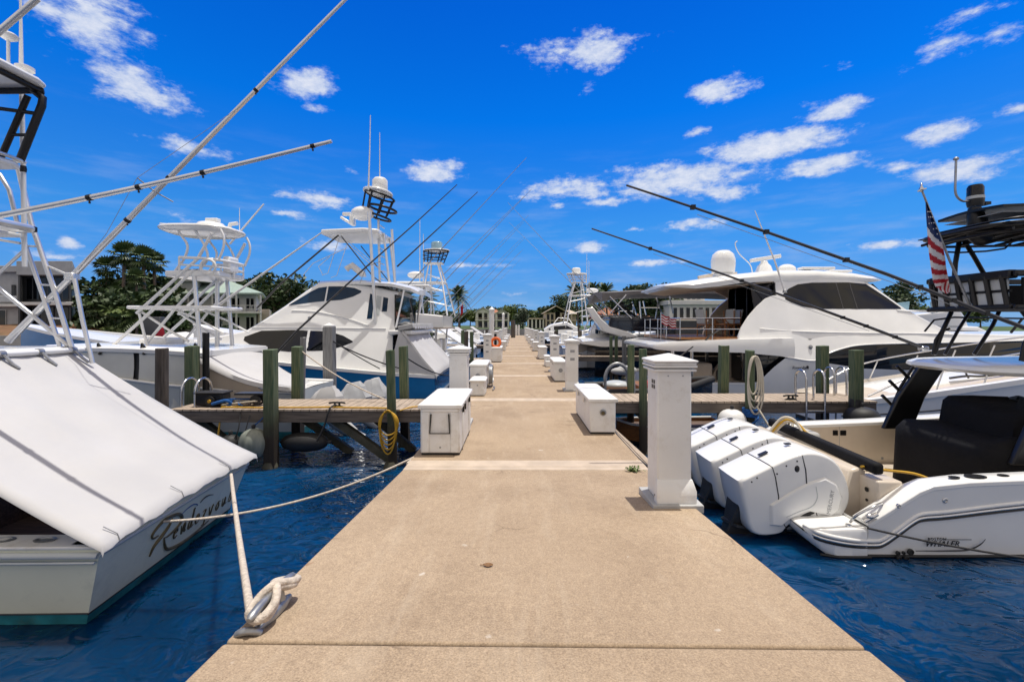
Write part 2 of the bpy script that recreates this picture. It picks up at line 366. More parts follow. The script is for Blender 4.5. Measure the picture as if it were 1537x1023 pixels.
def concrete_mat():
    """exposed-aggregate concrete: speckle, broad stains, pale worn edges"""
    m = bpy.data.materials.new('tan_broom_finished_concrete'); m.use_nodes = True
    nt = m.node_tree; N = nt.nodes; L = nt.links; b = N['Principled BSDF']
    tc = N.new('ShaderNodeTexCoord')
    def noise(scale, detail=5, rough=.6, vec=None):
        n = N.new('ShaderNodeTexNoise'); n.inputs['Scale'].default_value = scale; n.inputs['Detail'].default_value = detail; n.inputs['Roughness'].default_value = rough
        L.new(vec or tc.outputs['Object'], n.inputs['Vector']); return n.outputs[0]
    def ramp(s, a, c, ca, cb):
        r = N.new('ShaderNodeValToRGB'); r.color_ramp.elements[0].position = a; r.color_ramp.elements[1].position = c
        r.color_ramp.elements[0].color = (*ca, 1); r.color_ramp.elements[1].color = (*cb, 1); L.new(s, r.inputs[0]); return r.outputs[0]
    def mix(f, a, c, mode='MIX'):
        x = N.new('ShaderNodeMixRGB'); x.blend_type = mode
        if isinstance(f, float): x.inputs[0].default_value = f
        else: L.new(f, x.inputs[0])
        for i, v in ((1, a), (2, c)):
            if isinstance(v, tuple): x.inputs[i].default_value = (*v, 1)
            else: L.new(v, x.inputs[i])
        return x.outputs[0]
    def rng(s, a, c, d=0., e=1.):
        r = N.new('ShaderNodeMapRange'); r.inputs[1].default_value = a; r.inputs[2].default_value = c; r.inputs[3].default_value = d; r.inputs[4].default_value = e; L.new(s, r.inputs[0]); return r.outputs[0]
    base = ramp(noise(1.1, 6, .65), .35, .68, (.335, .253, .176), (.46, .357, .253))
    fine = ramp(noise(120, 4, .8), .34, .68, (.62, .61, .60), (1.30, 1.29, 1.27))
    c0 = ramp(noise(26, 4, .7), .3, .7, (.88, .87, .86), (1.10, 1.10, 1.08)); base = mix(1., base, c0, 'MULTIPLY')
    c = mix(1., base, fine, 'MULTIPLY')
    vo = N.new('ShaderNodeTexVoronoi'); vo.inputs['Scale'].default_value = 150; L.new(tc.outputs['Object'], vo.inputs['Vector'])
    c = mix(rng(vo.outputs['Distance'], .15, .09, 0, .45), c, (.66, .58, .47))
    vd = N.new('ShaderNodeTexVoronoi'); vd.inputs['Scale'].default_value = 60; L.new(tc.outputs['Object'], vd.inputs['Vector'])
    sel = N.new('ShaderNodeMath'); sel.operation = 'MULTIPLY'; L.new(rng(vd.outputs['Distance'], .20, .10), sel.inputs[0]); L.new(rng(noise(9, 2), .58, .64), sel.inputs[1])
    c = mix(sel.outputs[0], c, (.20, .13, .08))
    c = mix(rng(noise(.55, 5, .7), .50, .74, 0, .50), c, (.27, .20, .135))
    mp = N.new('ShaderNodeMapping'); mp.inputs['Scale'].default_value = (2.4, .35, 1); L.new(tc.outputs['Object'], mp.inputs[0])
    c = mix(rng(noise(2.2, 6, .7, mp.outputs[0]), .52, .75, 0, .38), c, (.53, .44, .33))
    # hairline cracks, rust spots and pale droppings
    vc = N.new('ShaderNodeTexVoronoi'); vc.feature = 'DISTANCE_TO_EDGE'; vc.inputs['Scale'].default_value = .55
    wv = N.new('ShaderNodeVectorMath'); wv.operation = 'MULTIPLY_ADD'; wv.inputs[1].default_value = (.35, .35, .35); n3 = N.new('ShaderNodeTexNoise'); n3.inputs['Scale'].default_value = 3; n3.inputs['Detail'].default_value = 6; L.new(tc.outputs['Object'], n3.inputs['Vector']); L.new(n3.outputs[1], wv.inputs[0]); L.new(tc.outputs['Object'], wv.inputs[2]); L.new(wv.outputs[0], vc.inputs['Vector'])
    ck = N.new('ShaderNodeMath'); ck.operation = 'MULTIPLY'; L.new(rng(vc.outputs['Distance'], .006, .001), ck.inputs[0]); L.new(rng(noise(.8, 3), .52, .60, 0, .55), ck.inputs[1])
    c = mix(ck.outputs[0], c, (.12, .085, .06))
    def spots(scale, r0, r1, gate, col, amt):
        v = N.new('ShaderNodeTexVoronoi'); v.inputs['Scale'].default_value = scale; L.new(wv.outputs[0], v.inputs['Vector'])
        k = N.new('ShaderNodeMath'); k.operation = 'MULTIPLY'; L.new(rng(v.outputs['Distance'], r1, r0), k.inputs[0]); L.new(rng(noise(scale * .37, 2), gate, gate + .03, 0, amt), k.inputs[1]); return mix(k.outputs[0], c, col)
    c = spots(3.1, .05, .11, .60, (.22, .10, .045), .5); c = spots(7, .08, .14, .62, (.62, .57, .50), .7); c = spots(2.2, .08, .28, .60, (.16, .115, .08), .45)
    L.new(c, b.inputs['Base Color']); b.inputs['Roughness'].default_value = .9; b.inputs['Specular IOR Level'].default_value = .25
    bp = N.new('ShaderNodeBump'); bp.inputs['Strength'].default_value = .45; bp.inputs['Distance'].default_value = .004
    L.new(noise(130, 4, .7), bp.inputs['Height']); L.new(bp.outputs[0], b.inputs['Normal'])
    return m
CONC = concrete_mat()
CONCB = mat('pale_smooth_concrete_band', (.50, .41, .32), .9, var=.12, scale=5, bump=.2, bscale=40, dirt=((.30, .24, .18), .5, 3))
CONCS = mat('concrete_edge_face', (.36, .31, .25), .9, var=.15, scale=3, dirt=((.08, .07, .06), .7, 4))
PLINTH = mat('grey_concrete_plinth', (.42, .42, .41), .85, var=.1, scale=6, bump=.3)

def water_mat():
    m = bpy.data.materials.new('deep_blue_harbour_water'); m.use_nodes = True
    nt = m.node_tree; N = nt.nodes; L = nt.links; b = N['Principled BSDF']
    tc = N.new('ShaderNodeTexCoord')
    b.inputs['Roughness'].default_value = .03; b.inputs['IOR'].default_value = 1.333; b.inputs['Specular IOR Level'].default_value = .6
    b.inputs['Subsurface Weight'].default_value = 1; b.inputs['Subsurface Radius'].default_value = (.5, .8, 1.); b.inputs['Subsurface Scale'].default_value = 1.2
    n0 = N.new('ShaderNodeTexNoise'); n0.inputs['Scale'].default_value = .45; L.new(tc.outputs['Object'], n0.inputs['Vector'])
    cr = N.new('ShaderNodeValToRGB'); cr.color_ramp.elements[0].color = (.0008, .020, .066, 1); cr.color_ramp.elements[1].color = (.0015, .046, .14, 1)
    cr.color_ramp.elements[0].position = .35; cr.color_ramp.elements[1].position = .65
    L.new(n0.outputs[0], cr.inputs[0]); L.new(cr.outputs[0], b.inputs['Base Color'])
    mp = N.new('ShaderNodeMapping'); mp.inputs['Scale'].default_value = (1, 1.25, 1); mp.inputs['Rotation'].default_value = (0, 0, .5); L.new(tc.outputs['Object'], mp.inputs[0])
    hs = []
    for sc, amp, dist in ((.8, 1., 1.0), (2.3, .40, 1.6), (6.5, .055, .8)):
        n = N.new('ShaderNodeTexNoise'); n.inputs['Scale'].default_value = sc; n.inputs['Detail'].default_value = 2; n.inputs['Distortion'].default_value = dist; L.new(mp.outputs[0], n.inputs['Vector'])
        k = N.new('ShaderNodeMath'); k.operation = 'MULTIPLY'; k.inputs[1].default_value = amp; L.new(n.outputs[0], k.inputs[0]); hs.append(k.outputs[0])
    a = N.new('ShaderNodeMath'); L.new(hs[0], a.inputs[0]); L.new(hs[1], a.inputs[1])
    a2 = N.new('ShaderNodeMath'); L.new(a.outputs[0], a2.inputs[0]); L.new(hs[2], a2.inputs[1])
    bp = N.new('ShaderNodeBump'); bp.inputs['Strength'].default_value = 1.; bp.inputs['Distance'].default_value = .13; L.new(a2.outputs[0], bp.inputs['Height']); L.new(bp.outputs[0], b.inputs['Normal'])
    return m
WATER = water_mat()
# ---------------------------------------------------------------- sky, sun, camera
SUN = Vector((.15, .09, 1)).normalized()
EL = math.asin(SUN.z); AZ = math.atan2(SUN.x, SUN.y)
def px_dir(px, py):
    d = Vector(((px - CX) / F, 1, (HY - py) / F)); return math.atan2(d.x, d.y), math.asin(d.normalized().z)
CLOUDS = [(140, 38, 120, 46, 1), (165, 6, 95, 16, .7), (75, 12, 70, 18, .8), (207, 130, 95, 38, 1), (460, 122, 58, 26, 1), (470, 160, 28, 8, .6), (290, 222, 88, 20, .75), (482, 297, 66, 17, 1), (425, 322, 42, 9, .8),
    (650, 256, 62, 22, 1.15), (885, 76, 105, 28, 1), (1080, 135, 54, 24, 1), (880, 130, 18, 8, .5), (1252, 166, 74, 20, 1.1), (1048, 199, 30, 8, .8), (1155, 222, 130, 30, 1.2), (1235, 247, 85, 20, 1.1),
    (1010, 270, 140, 32, 1.2), (1080, 288, 70, 16, .9), (858, 284, 100, 26, .9), (900, 300, 60, 10, .7), (1418, 196, 66, 22, 1), (1445, 254, 115, 26, 1), (1345, 250, 40, 12, .6), (1445, 66, 100, 24, .62), (1475, 12, 80, 14, .7), (1525, 165, 36, 12, .8),
    (1335, 365, 72, 10, .9), (880, 371, 36, 13, 1.1), (950, 345, 22, 6, .8), (982, 396, 62, 7, 1), (1045, 335, 70, 12, .7), (720, 400, 72, 6, .6), (110, 367, 24, 12, .9), (75, 384, 70, 9, .7), (492, 366, 52, 14, .9), (838, 308, 22, 7, .8), (1265, 103, 22, 9, .4), (520, 255, 14, 6, .4),
    (640, 415, 60, 7, .5), (1010, 368, 36, 6, .5), (780, 440, 60, 6, .45), (300, 330, 60, 8, .35), (1480, 330, 50, 8, .4)]
def make_world():
    w = bpy.data.worlds.new('World'); SC.world = w; w.use_nodes = True
    nt = w.node_tree; N = nt.nodes; L = nt.links; bg = N['Background']
    def mth(op, a, b=None, c=None, clamp=False):
        n = N.new('ShaderNodeMath'); n.operation = op; n.use_clamp = clamp
        for i, v in enumerate((a, b, c)):
            if v is None: continue
            if isinstance(v, (int, float)): n.inputs[i].default_value = v
            else: L.new(v, n.inputs[i])
        return n.outputs[0]
    sky = N.new('ShaderNodeTexSky'); sky.sky_type = 'NISHITA'; sky.sun_disc = False
    sky.sun_elevation = EL; sky.sun_rotation = AZ; sky.altitude = 0; sky.air_density = 1; sky.dust_density = .3; sky.ozone_density = 2.5
    tc = N.new('ShaderNodeTexCoord'); sp = N.new('ShaderNodeSeparateXYZ'); L.new(tc.outputs['Generated'], sp.inputs[0])
    el = mth('ARCSINE', sp.outputs[2]); az = mth('ARCTAN2', sp.outputs[0], sp.outputs[1])
    # grade of the clear sky by elevation: deep blue in view, paler to the horizon, added warm zenith lights shade
    gr = N.new('ShaderNodeValToRGB'); L.new(mth('MULTIPLY', el, 1 / math.radians(60), clamp=True), gr.inputs[0])
    e = gr.color_ramp.elements
    TINT = SKY_TINT
    e[0].position = 0; e[0].color = (*TINT[0][1], 1); e[1].position = 1; e[1].color = (*TINT[-1][1], 1)
    for p, c in TINT[1:-1]:
        q = e.new(p / 60); q.color = (*c, 1)
    gm = N.new('ShaderNodeMixRGB'); gm.blend_type = 'MULTIPLY'; gm.inputs[0].default_value = 1; L.new(sky.outputs[0], gm.inputs[1]); L.new(gr.outputs[0], gm.inputs[2])
    # fair-weather clouds, each at its own bearing and height
    cv = N.new('ShaderNodeCombineXYZ'); L.new(az, cv.inputs[0]); L.new(el, cv.inputs[1])
    wn = N.new('ShaderNodeTexNoise'); wn.inputs['Scale'].default_value = 9; wn.inputs['Detail'].default_value = 3; L.new(cv.outputs[0], wn.inputs['Vector'])
    wv = N.new('ShaderNodeVectorMath'); wv.operation = 'MULTIPLY_ADD'; wv.inputs[1].default_value = (.05, .025, 0); L.new(wn.outputs[1], wv.inputs[0]); L.new(cv.outputs[0], wv.inputs[2])
    acc = None; acc2 = None
    for px, py, a, b, k in CLOUDS:
        c = px_dir(px, py); r = math.hypot(F, px - CX)
        da = 1.10 * a * F / (F * F + (px - CX) ** 2); db = 1.04 * b / r
        s = N.new('ShaderNodeVectorMath'); s.operation = 'SUBTRACT'; s.inputs[1].default_value = (c[0] + .025, c[1] + .0125, 0); L.new(wv.outputs[0], s.inputs[0])
        q = N.new('ShaderNodeVectorMath'); q.operation = 'MULTIPLY'; q.inputs[1].default_value = (1 / da, 1 / db, 0); L.new(s.outputs[0], q.inputs[0])
        ln = N.new('ShaderNodeVectorMath'); ln.operation = 'LENGTH'; L.new(q.outputs[0], ln.inputs[0])
        v = mth('MULTIPLY_ADD', ln.outputs['Value'], -1.0 * k, k)
        acc = v if acc is None else mth('MAXIMUM', acc, v)
    def nz(scale, detail, sx, sy, rough=.6):
        mp = N.new('ShaderNodeMapping'); mp.inputs['Scale'].default_value = (sx, sy, 1); L.new(cv.outputs[0], mp.inputs[0])
        n = N.new('ShaderNodeTexNoise'); n.inputs['Scale'].default_value = scale; n.inputs['Detail'].default_value = detail; n.inputs['Roughness'].default_value = rough; L.new(mp.outputs[0], n.inputs['Vector']); return n.outputs[0]
    n1 = nz(13, 9, 1, 2.2, .66); n2 = nz(44, 7, 1, 1.8, .68)
    d = mth('ADD', acc, mth('MULTIPLY_ADD', n1, 2.3, -1.2)); d = mth('ADD', d, mth('MULTIPLY_ADD', n2, .7, -.35))
    # drifting thin streaks near the horizon
    mr = N.new('ShaderNodeMapRange'); mr.interpolation_type = 'SMOOTHSTEP'; mr.inputs[1].default_value = .12; mr.inputs[2].default_value = .78; L.new(d, mr.inputs[0])
    st = nz(6, 7, 1, 5.5, .6)
    low = N.new('ShaderNodeMapRange'); low.inputs[1].default_value = math.radians(22); low.inputs[2].default_value = math.radians(3); low.inputs[4].default_value = .48; L.new(el, low.inputs[0])
    sm = N.new('ShaderNodeMapRange'); sm.interpolation_type = 'SMOOTHSTEP'; sm.inputs[1].default_value = .45; sm.inputs[2].default_value = .78; L.new(st, sm.inputs[0])
    cover = mth('MAXIMUM', mth('MULTIPLY', mr.outputs[0], .93), mth('MULTIPLY', low.outputs[0], sm.outputs[0]))
    up = mth('GREATER_THAN', el, 0.0); cover = mth('MULTIPLY', cover, up)
    cc = N.new('ShaderNodeValToRGB'); cc.color_ramp.elements[0].position = .15; cc.color_ramp.elements[0].color = (.42, .54, .80, 1); cc.color_ramp.elements[1].position = 1.; cc.color_ramp.elements[1].color = (.86, .88, .94, 1)
    L.new(mth('MULTIPLY_ADD', d, .55, mth('MULTIPLY_ADD', n2, 1.2, -.45)), cc.inputs[0])
    cs = N.new('ShaderNodeMixRGB'); cs.blend_type = 'MULTIPLY'; cs.inputs[0].default_value = 1; cs.inputs[2].default_value = (1 / SKY_S,) * 3 + (1,); L.new(cc.outputs[0], cs.inputs[1])
    mx = N.new('ShaderNodeMixRGB'); L.new(cover, mx.inputs[0]); L.new(gm.outputs[0], mx.inputs[1]); L.new(cs.outputs[0], mx.inputs[2])
    # unseen bright cloud added behind and beside the viewer to light shaded faces
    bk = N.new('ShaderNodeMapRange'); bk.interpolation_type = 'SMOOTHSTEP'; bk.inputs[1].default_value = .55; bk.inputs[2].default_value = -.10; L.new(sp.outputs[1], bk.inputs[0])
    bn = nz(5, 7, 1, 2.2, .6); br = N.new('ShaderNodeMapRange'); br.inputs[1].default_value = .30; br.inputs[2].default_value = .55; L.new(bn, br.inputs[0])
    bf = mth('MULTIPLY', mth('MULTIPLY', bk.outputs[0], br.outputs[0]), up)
    m2 = N.new('ShaderNodeMixRGB'); m2.inputs[2].default_value = tuple(c / SKY_S for c in FILL_SKY) + (1,); L.new(bf, m2.inputs[0]); L.new(mx.outputs[0], m2.inputs[1]); mx = m2
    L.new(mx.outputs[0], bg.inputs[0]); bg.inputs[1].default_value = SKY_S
SKY_S = .12; FILL_SKY = (.92, .81, .67)
# (elevation in degrees, tint of the Nishita sky)
SKY_TINT = [(0, (.26, .57, 1.36)), (3.7, (.22, .50, 1.02)), (11.4, (.155, .645, 1.19)), (24, (.008, .59, 1.49)), (35, (.006, .46, 1.41)), (42, (.02, .47, 1.4)), (50, (1.5, 1.2, 1.0)), (60, (2.6, 1.5, .72))]
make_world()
sl = bpy.data.lights.new('sun', 'SUN'); sl.energy = 4.0; sl.angle = math.radians(.53); sl.color = (1, .955, .89)
so = bpy.data.objects.new('sun', sl); COL.objects.link(so); so.rotation_euler = (-SUN).to_track_quat('-Z', 'Y').to_euler(); so.location = SUN * 60
cd = bpy.data.cameras.new('camera'); cam = bpy.data.objects.new('camera', cd); COL.objects.link(cam); SC.camera = cam
cd.lens = F / 1537 * 36; cd.sensor_width = 36; cd.sensor_fit = 'HORIZONTAL'
cd.shift_x = -(CX - 768.5) / 1537; cd.shift_y = -(511.5 - HY) / 1537
cam.location = (0, 0, HC); cam.rotation_euler = (PI / 2, 0, 0); cd.clip_end = 3000; cd.clip_start = .05
SC.view_settings.view_transform = 'Standard'; SC.view_settings.look = 'None'; SC.view_settings.exposure = 0; SC.view_settings.gamma = 1
SC.cycles.max_bounces = 8; SC.cycles.caustics_reflective = False; SC.cycles.caustics_refractive = False

# ---------------------------------------------------------------- water
b = B(); b.add([(-700, -60, WZ), (700, -60, WZ), (700, 900, WZ), (-700, 900, WZ)], [(0, 1, 2, 3)])
b.build('water', WATER, kind='structure')
# ---------------------------------------------------------------- the pier
XL, XR = -1.17, 1.385
def rz_(y): return max(0., .079 * (4.7 - y))
b = B()
def pslab(y0, y1, mi, dz=0., skew=0., th=.34):
    r = [[(XL, y - s * 0, rz_(y) + dz), (XR, y + s, rz_(y) + dz), (XR, y + s, rz_(y) - th), (XL, y, rz_(y) - th)] for y, s in ((y0, skew if y0 > 1 and y0 < 1.9 else 0), (y1, skew if y1 < 1.9 and y1 > 1 else 0))]
    b.loft(r, mi)
pslab(-4, 1.822, 0, skew=-.035); pslab(1.834, 4.7, 0, skew=-.035)
PER = 4.25; y = 4.7
while y < 64:
    pslab(y, y + .10, 1, .004); pslab(y + .108, y + .34, 1, .003); pslab(y + .34, min(64, y + PER), 0); y += PER
b.bb((XL + .15, -3.9, -.5), (XR - .15, 63.9, -.30), 2)
for k in range(0, 15):
    yy = 5 + k * PER
    b.bb((XL + .02, yy - .2, -.75), (XR - .02, yy + .2, -.345), 2)
    for x in (XL + .3, XR - .3): b.lathe([(.17, -3), (.17, -.7)], (x, yy, 0), 2, 10)
b.build('concrete_path', [CONC, CONCB, CONCS], kind='structure', bevel=.012)

# small things lying on it
b = B(); g = []
for i in range(7):
    t = i / 6; w = .017 * math.sin(PI * (t * .92 + .04)); g.append([(-.027 + .054 * t, -w, .006 + .012 * (t - .5) ** 2), (-.027 + .054 * t, 0, .003), (-.027 + .054 * t, w, .010)])
p = Vector((-.152, 2.5, rz_(2.5) + .002)); 
for row in g:
    for i in range(3): row[i] = Vector(row[i]) + p
b.sheet(g, 0); b.tube([p + Vector((-.027, 0, .006)), p + Vector((-.045, .006, .003))], .0025, 5)
b.build('fallen_leaf', mat('dead_leaf_brown', (.20, .10, .035), .7, var=.3, scale=40), smooth=60, label='single dry brown leaf lying in the middle of the concrete ramp', cat='leaf', loc=p)
b = B(); r2 = random.Random(3); c = Vector((1.20, 4.64, .005))
for i in range(46):
    a = r2.uniform(0, 2 * PI); l = r2.uniform(.03, .09); h = r2.uniform(.01, .05); q = c + Vector((r2.uniform(-.05, .05), r2.uniform(-.03, .03), 0)); d = Vector((math.cos(a), math.sin(a), 0)); s_ = Vector((-d.y, d.x, 0)) * .009
    b.add([q - s_ * .4, q + s_ * .4, q + d * l * .6 + Vector((0, 0, h)) + s_, q + d * l + Vector((0, 0, h * .6)), q + d * l * .6 + Vector((0, 0, h)) - s_], [(0, 1, 2, 3, 4)])
b.build('weed', LEAFL, label='tuft of green weed growing from the pale expansion joint', cat='weed', loc=c)

# ---------------------------------------------------------------- power pedestals
def pedestal(x, y, z0, label, near=False, sticker=True, h=1.19, w=.27):
    t = thing('power_pedestal', label, 'power pedestal', (x, y, z0), 0, 'white power pedestals along the pier')
    hw = w / 2; Z = lambda f: z0 + f
    b = B(); b.bb((x - hw, y - hw, Z(.04)), (x + hw, y + hw, Z(h - .11))); b.build('shaft', W2, t, bevel=.012)
    b = B()
    for k, (e, zz) in enumerate(((.028, h - .135), (.034, h - .105), (.028, h - .085))): b.bb((x - hw - e, y - hw - e, Z(zz)), (x + hw + e, y + hw + e, Z(zz + .017)))
    e = hw + .036; b.loft([[(x + i * e * s, y + j * e * s, Z(q)) for i, j in ((-1, -1), (1, -1), (1, 1), (-1, 1))] for s, q in ((1, h - .066), (1.02, h - .05), (.03, h))]); b.build('cap', W2, t, bevel=.004)
    b = B(); fy = y - hw
    b.loft([[(x - hw - .004, fy - .004, Z(.21)), (x + hw + .004, fy - .004, Z(.21)), (x + hw + .004, fy + .02, Z(.21)), (x - hw - .004, fy + .02, Z(.21))],
            [(x - hw - .02, fy - .055, Z(.13)), (x + hw + .02, fy - .055, Z(.13)), (x + hw + .02, fy + .02, Z(.13)), (x - hw - .02, fy + .02, Z(.13))],
            [(x - hw - .02, fy - .055, Z(.035)), (x + hw + .02, fy - .055, Z(.035)), (x + hw + .02, fy + .02, Z(.035)), (x - hw - .02, fy + .02, Z(.035))]]); b.build('skirt', W2, t, bevel=.006)
    b = B(); b.bb((x - hw - .06, y - hw - .09, Z(-.02)), (x + hw + .06, y + hw + .05, Z(.04))); b.build('plinth', PLINTH, t, bevel=.006)
    if sticker:
        s = -1 if x > 0 else 1; X = x + s * (hw + .001)
        if near:
            for i in range(2):
                for j in range(2): b = B(); b.bb((X - .001, y - .075 + i * .05, Z(h - .24 - j * .04)), (X + .001, y - .04 + i * .05, Z(h - .21 - j * .04))); b.build('sticker', INK, t)
        else:
            for q in ((.30, .45, .7) if x < 0 else (.32, .5)): b = B(); b.bb((x - .05, y - hw - .002, Z(h - q)), (x + .05, y - hw + .001, Z(h - q + .06))); b.build('label_plate', INKGR, t)
    if near:
        for sx in (-.05, .065): b = B(); b.lathe([(.006, 0), (.006, .004), (.001, .005)], (x + sx, y - hw, Z(h - .17)), 0, 8, Matrix.Rotation(PI / 2, 3, 'X')); b.build('screw', GALV, t)
        b = B(); b.lathe([(.009, 0), (.009, .005), (.001, .006)], (x - hw - .02, y - hw + .0, Z(.09)), 0, 8, Matrix.Rotation(-PI / 2, 3, 'Y'))
        b.build('screw', GALV, t)
    return t
pedestal(1.245, 3.70, rz_(3.7) - .0, 'large white power pedestal standing on the ramp, before the narrow dock box', near=True)
pedestal(-.86, 6.95, 0, 'white power pedestal just behind the dock box with the black handle', sticker=False)
pedestal(1.28, 10.4, 0, 'white power pedestal between the narrow dock box and the one with a round emblem')
pedestal(1.25, 14.6, 0, 'white power pedestal directly behind the dock box with a round emblem')
pedestal(-1.03, 16.6, 0, 'white power pedestal with three dark labels beside the orange lifebuoy')
for i, yy in enumerate((21.6, 27.6, 34, 41, 48.5, 56)):
    pedestal(1.23, yy, 0, 'distant white power pedestal, %s beyond the box with the round emblem' % ('second', 'third', 'fourth', 'fifth', 'sixth', 'last')[i], sticker=i < 2)
for i, yy in enumerate((24.5, 32, 40, 49)):
    pedestal(-1.05, yy, 0, 'distant white power pedestal, %s after the orange lifebuoy' % ('first', 'second', 'third', 'fourth')[i], sticker=False)

# ---------------------------------------------------------------- dock boxes
def dock_box(x0, x1, y0, y1, h, label, front=None, group='white dock boxes along the pier', lid_tilt=.02, z0=0):
    cx = (x0 + x1) / 2; t = thing('dock_box', label, 'dock box', (cx, (y0 + y1) / 2, z0), 0, group)
    inn = 1 if cx < 0 else -1                     # side towards the walkway
    b = B(); b.bb((x0 + .02, y0 + .03, z0 + .025), (x1 - .02, y1 - .03, z0 + h - .06))
    if front == 'panel':
        w = (x1 - x0); b.bb((x0 + .035, y0 + .012, z0 + .03), (x0 + w * .25, y0 + .04, z0 + h - .1)); b.bb((x1 - w * .26, y0 + .012, z0 + .03), (x1 - .035, y0 + .04, z0 + h - .1)); b.bb((x0 + .035, y0 + .012, z0 + h - .1), (x1 - .035, y0 + .04, z0 + h - .06))
        b.bb(((x1 - .034), y0 + .25, z0 + .05), (x1 - .005, y0 + .33, z0 + h - .08)); b.bb((x1 - .034, y1 - .35, z0 + .05), (x1 - .005, y1 - .27, z0 + h - .08))
    b.build('body', W2, t, bevel=.012)
    b = B(); zt = z0 + h - .058
    b.loft([[(x0 - .006, y0, zt), (x1 + .006, y0, zt), (x1 + .006, y1, zt), (x0 - .006, y1, zt)], [(x0 - .006, y0, zt + .045), (x1 + .006, y0, zt + .045), (x1 + .006, y1, zt + .045), (x0 - .006, y1, zt + .045)],
            [(x0 + .05, y0 + .06, zt + .045 + lid_tilt), (x1 - .05, y0 + .06, zt + .045 + lid_tilt), (x1 - .05, y1 - .06, zt + .045 + lid_tilt), (x0 + .05, y1 - .06, zt + .045 + lid_tilt)]])
    b.build('lid', W2, t, bevel=.008)
    b = B(); b.bb((x0 + .03, y0 + .05, z0 - .004), (x1 - .03, y1 - .05, z0 + .03)); b.build('base', RUBBER, t)
    xs = x1 if inn > 0 else x0
    for k, q in enumerate((.16, .30, .70) if front == 'panel' else (.3, .7)):
        b = B(); yy = lerp(y0, y1, q); b.bb((xs - .012, yy - .02, z0 + h - .13), (xs + .012, yy + .02, z0 + h - .03))
        b.build('latch', BLACK if front == 'panel' else STEEL, t, bevel=.003)
    if front == 'panel':
        b = B(); a = x0 + (x1 - x0) * .29; c = x1 - (x1 - x0) * .30; yy = y0 + .02
        b.tube([(a, yy, z0 + h - .12), (a - .012, yy - .012, z0 + h - .34), (c + .012, yy - .012, z0 + h - .34), (c, yy, z0 + h - .12)], .0085, 6); b.build('handle', BLACK, t)
        b = B(); b.lathe([(.011, 0), (.011, .006), (.002, .008)], ((x0 + x1) / 2, y0 + .032, z0 + .09), 0, 8, Matrix.Rotation(PI / 2, 3, 'X')); b.build('bolt', GALV, t)
    if front == 'emblem':
        b = B(); b.lathe([(.045, 0), (.045, .012), (.03, .016), (.028, .004), (.001, .004)], (cx, y0 + .03, z0 + h * .6), 0, 14, Matrix.Rotation(PI / 2, 3, 'X')); b.build('hasp', GALV, t)
        b = B(); b.lathe([(.024, 0), (.024, .02), (.001, .022)], (cx, y0 + .02, z0 + h * .6 - .006), 0, 12, Matrix.Rotation(PI / 2, 3, 'X')); b.build('padlock', INKG, t)
    if front == 'round':
        b = B(); b.lathe([(.055, 0), (.055, .006), (.042, .008), (.042, .003), (.001, .003)], (cx, y0 + .03, z0 + h * .55), 0, 14, Matrix.Rotation(PI / 2, 3, 'X')); b.build('emblem', INKGR, t)
    return t
dock_box(-1.115, -.62, 5.2, 6.5, .595, 'white dock box with black handle and dark latches, beside the coiled yellow hose', 'panel')
dock_box(1.0, 1.39, 6.2, 7.75, .50, 'narrow white dock box with a round padlock on its end, near the large pedestal', 'emblem')
dock_box(1.0, 1.36, 11.9, 13.4, .55, 'white dock box with a small round grey emblem on its end', 'round')
dock_box(-1.07, -.66, 10.4, 11.7, .60, 'white dock box behind the knee-high step box, with two dark marks', 'round')
dock_box(-.97, -.55, 18.1, 19.6, .60, 'white dock box under the orange lifebuoy')
dock_box(1.0, 1.37, 19.6, 21.0, .55, 'white dock box behind the pale two-step box')
for i, yy in enumerate((25.6, 29.5, 36, 43)):
    dock_box(1.0, 1.38, yy, yy + 1.3, .52, 'distant white dock box, %s of the far row opposite the lifebuoy' % ('first', 'second', 'third', 'fourth')[i])
for i, yy in enumerate((26.0, 31.5, 37, 44)):
    dock_box(-.93, -.56, yy, yy + 1.3, .55, 'distant white dock box, %s beyond the lifebuoy towards the far end of the pier' % ('first', 'second', 'third', 'fourth')[i])
def step_box(x0, x1, y0, y1, h, label, steps=1):
    t = thing('step_box', label, 'step box', ((x0 + x1) / 2, (y0 + y1) / 2, 0), 0, 'white step boxes on the pier')
    b = B(); b.loft([[(x0 + .02, y0 + .02, .012), (x1 - .02, y0 + .02, .012), (x1 - .02, y1, .012), (x0 + .02, y1, .012)], [(x0 + .035, y0 + .05, h - .06), (x1 - .035, y0 + .05, h - .06), (x1 - .035, y1, h - .06), (x0 + .035, y1, h - .06)]])
    b.build('body', W2, t, bevel=.01)
    b = B(); b.loft([[(x0, y0, h - .06), (x1, y0, h - .06), (x1, y1, h - .06), (x0, y1, h - .06)], [(x0, y0, h - .03), (x1, y0, h - .03), (x1, y1, h - .03), (x0, y1, h - .03)], [(x0 + .06, y0 + .06, h), (x1 - .06, y0 + .06, h), (x1 - .06, y1 - .06, h), (x0 + .06, y1 - .06, h)]]); b.build('tread', W2, t, bevel=.008)
    b = B(); b.lathe([(.016, 0), (.016, .01), (.001, .012)], ((x0 + x1) / 2, y0 + .03, h * .62), 0, 8, Matrix.Rotation(PI / 2, 3, 'X')); b.build('knob', INKGR, t)
    if steps > 1:
        b = B(); b.bb((x0 + .04, y0 - .3, .01), (x1 - .04, y0 + .02, h * .5)); b.build('lower_step', W2, t, bevel=.01)
step_box(-.98, -.63, 9.55, 10.2, .36, 'knee-high white step box before the dock box with two dark marks')
step_box(1.03, 1.27, 16.4, 16.9, .40, 'pale two-step box in front of a dock box beyond the round emblem', 2)

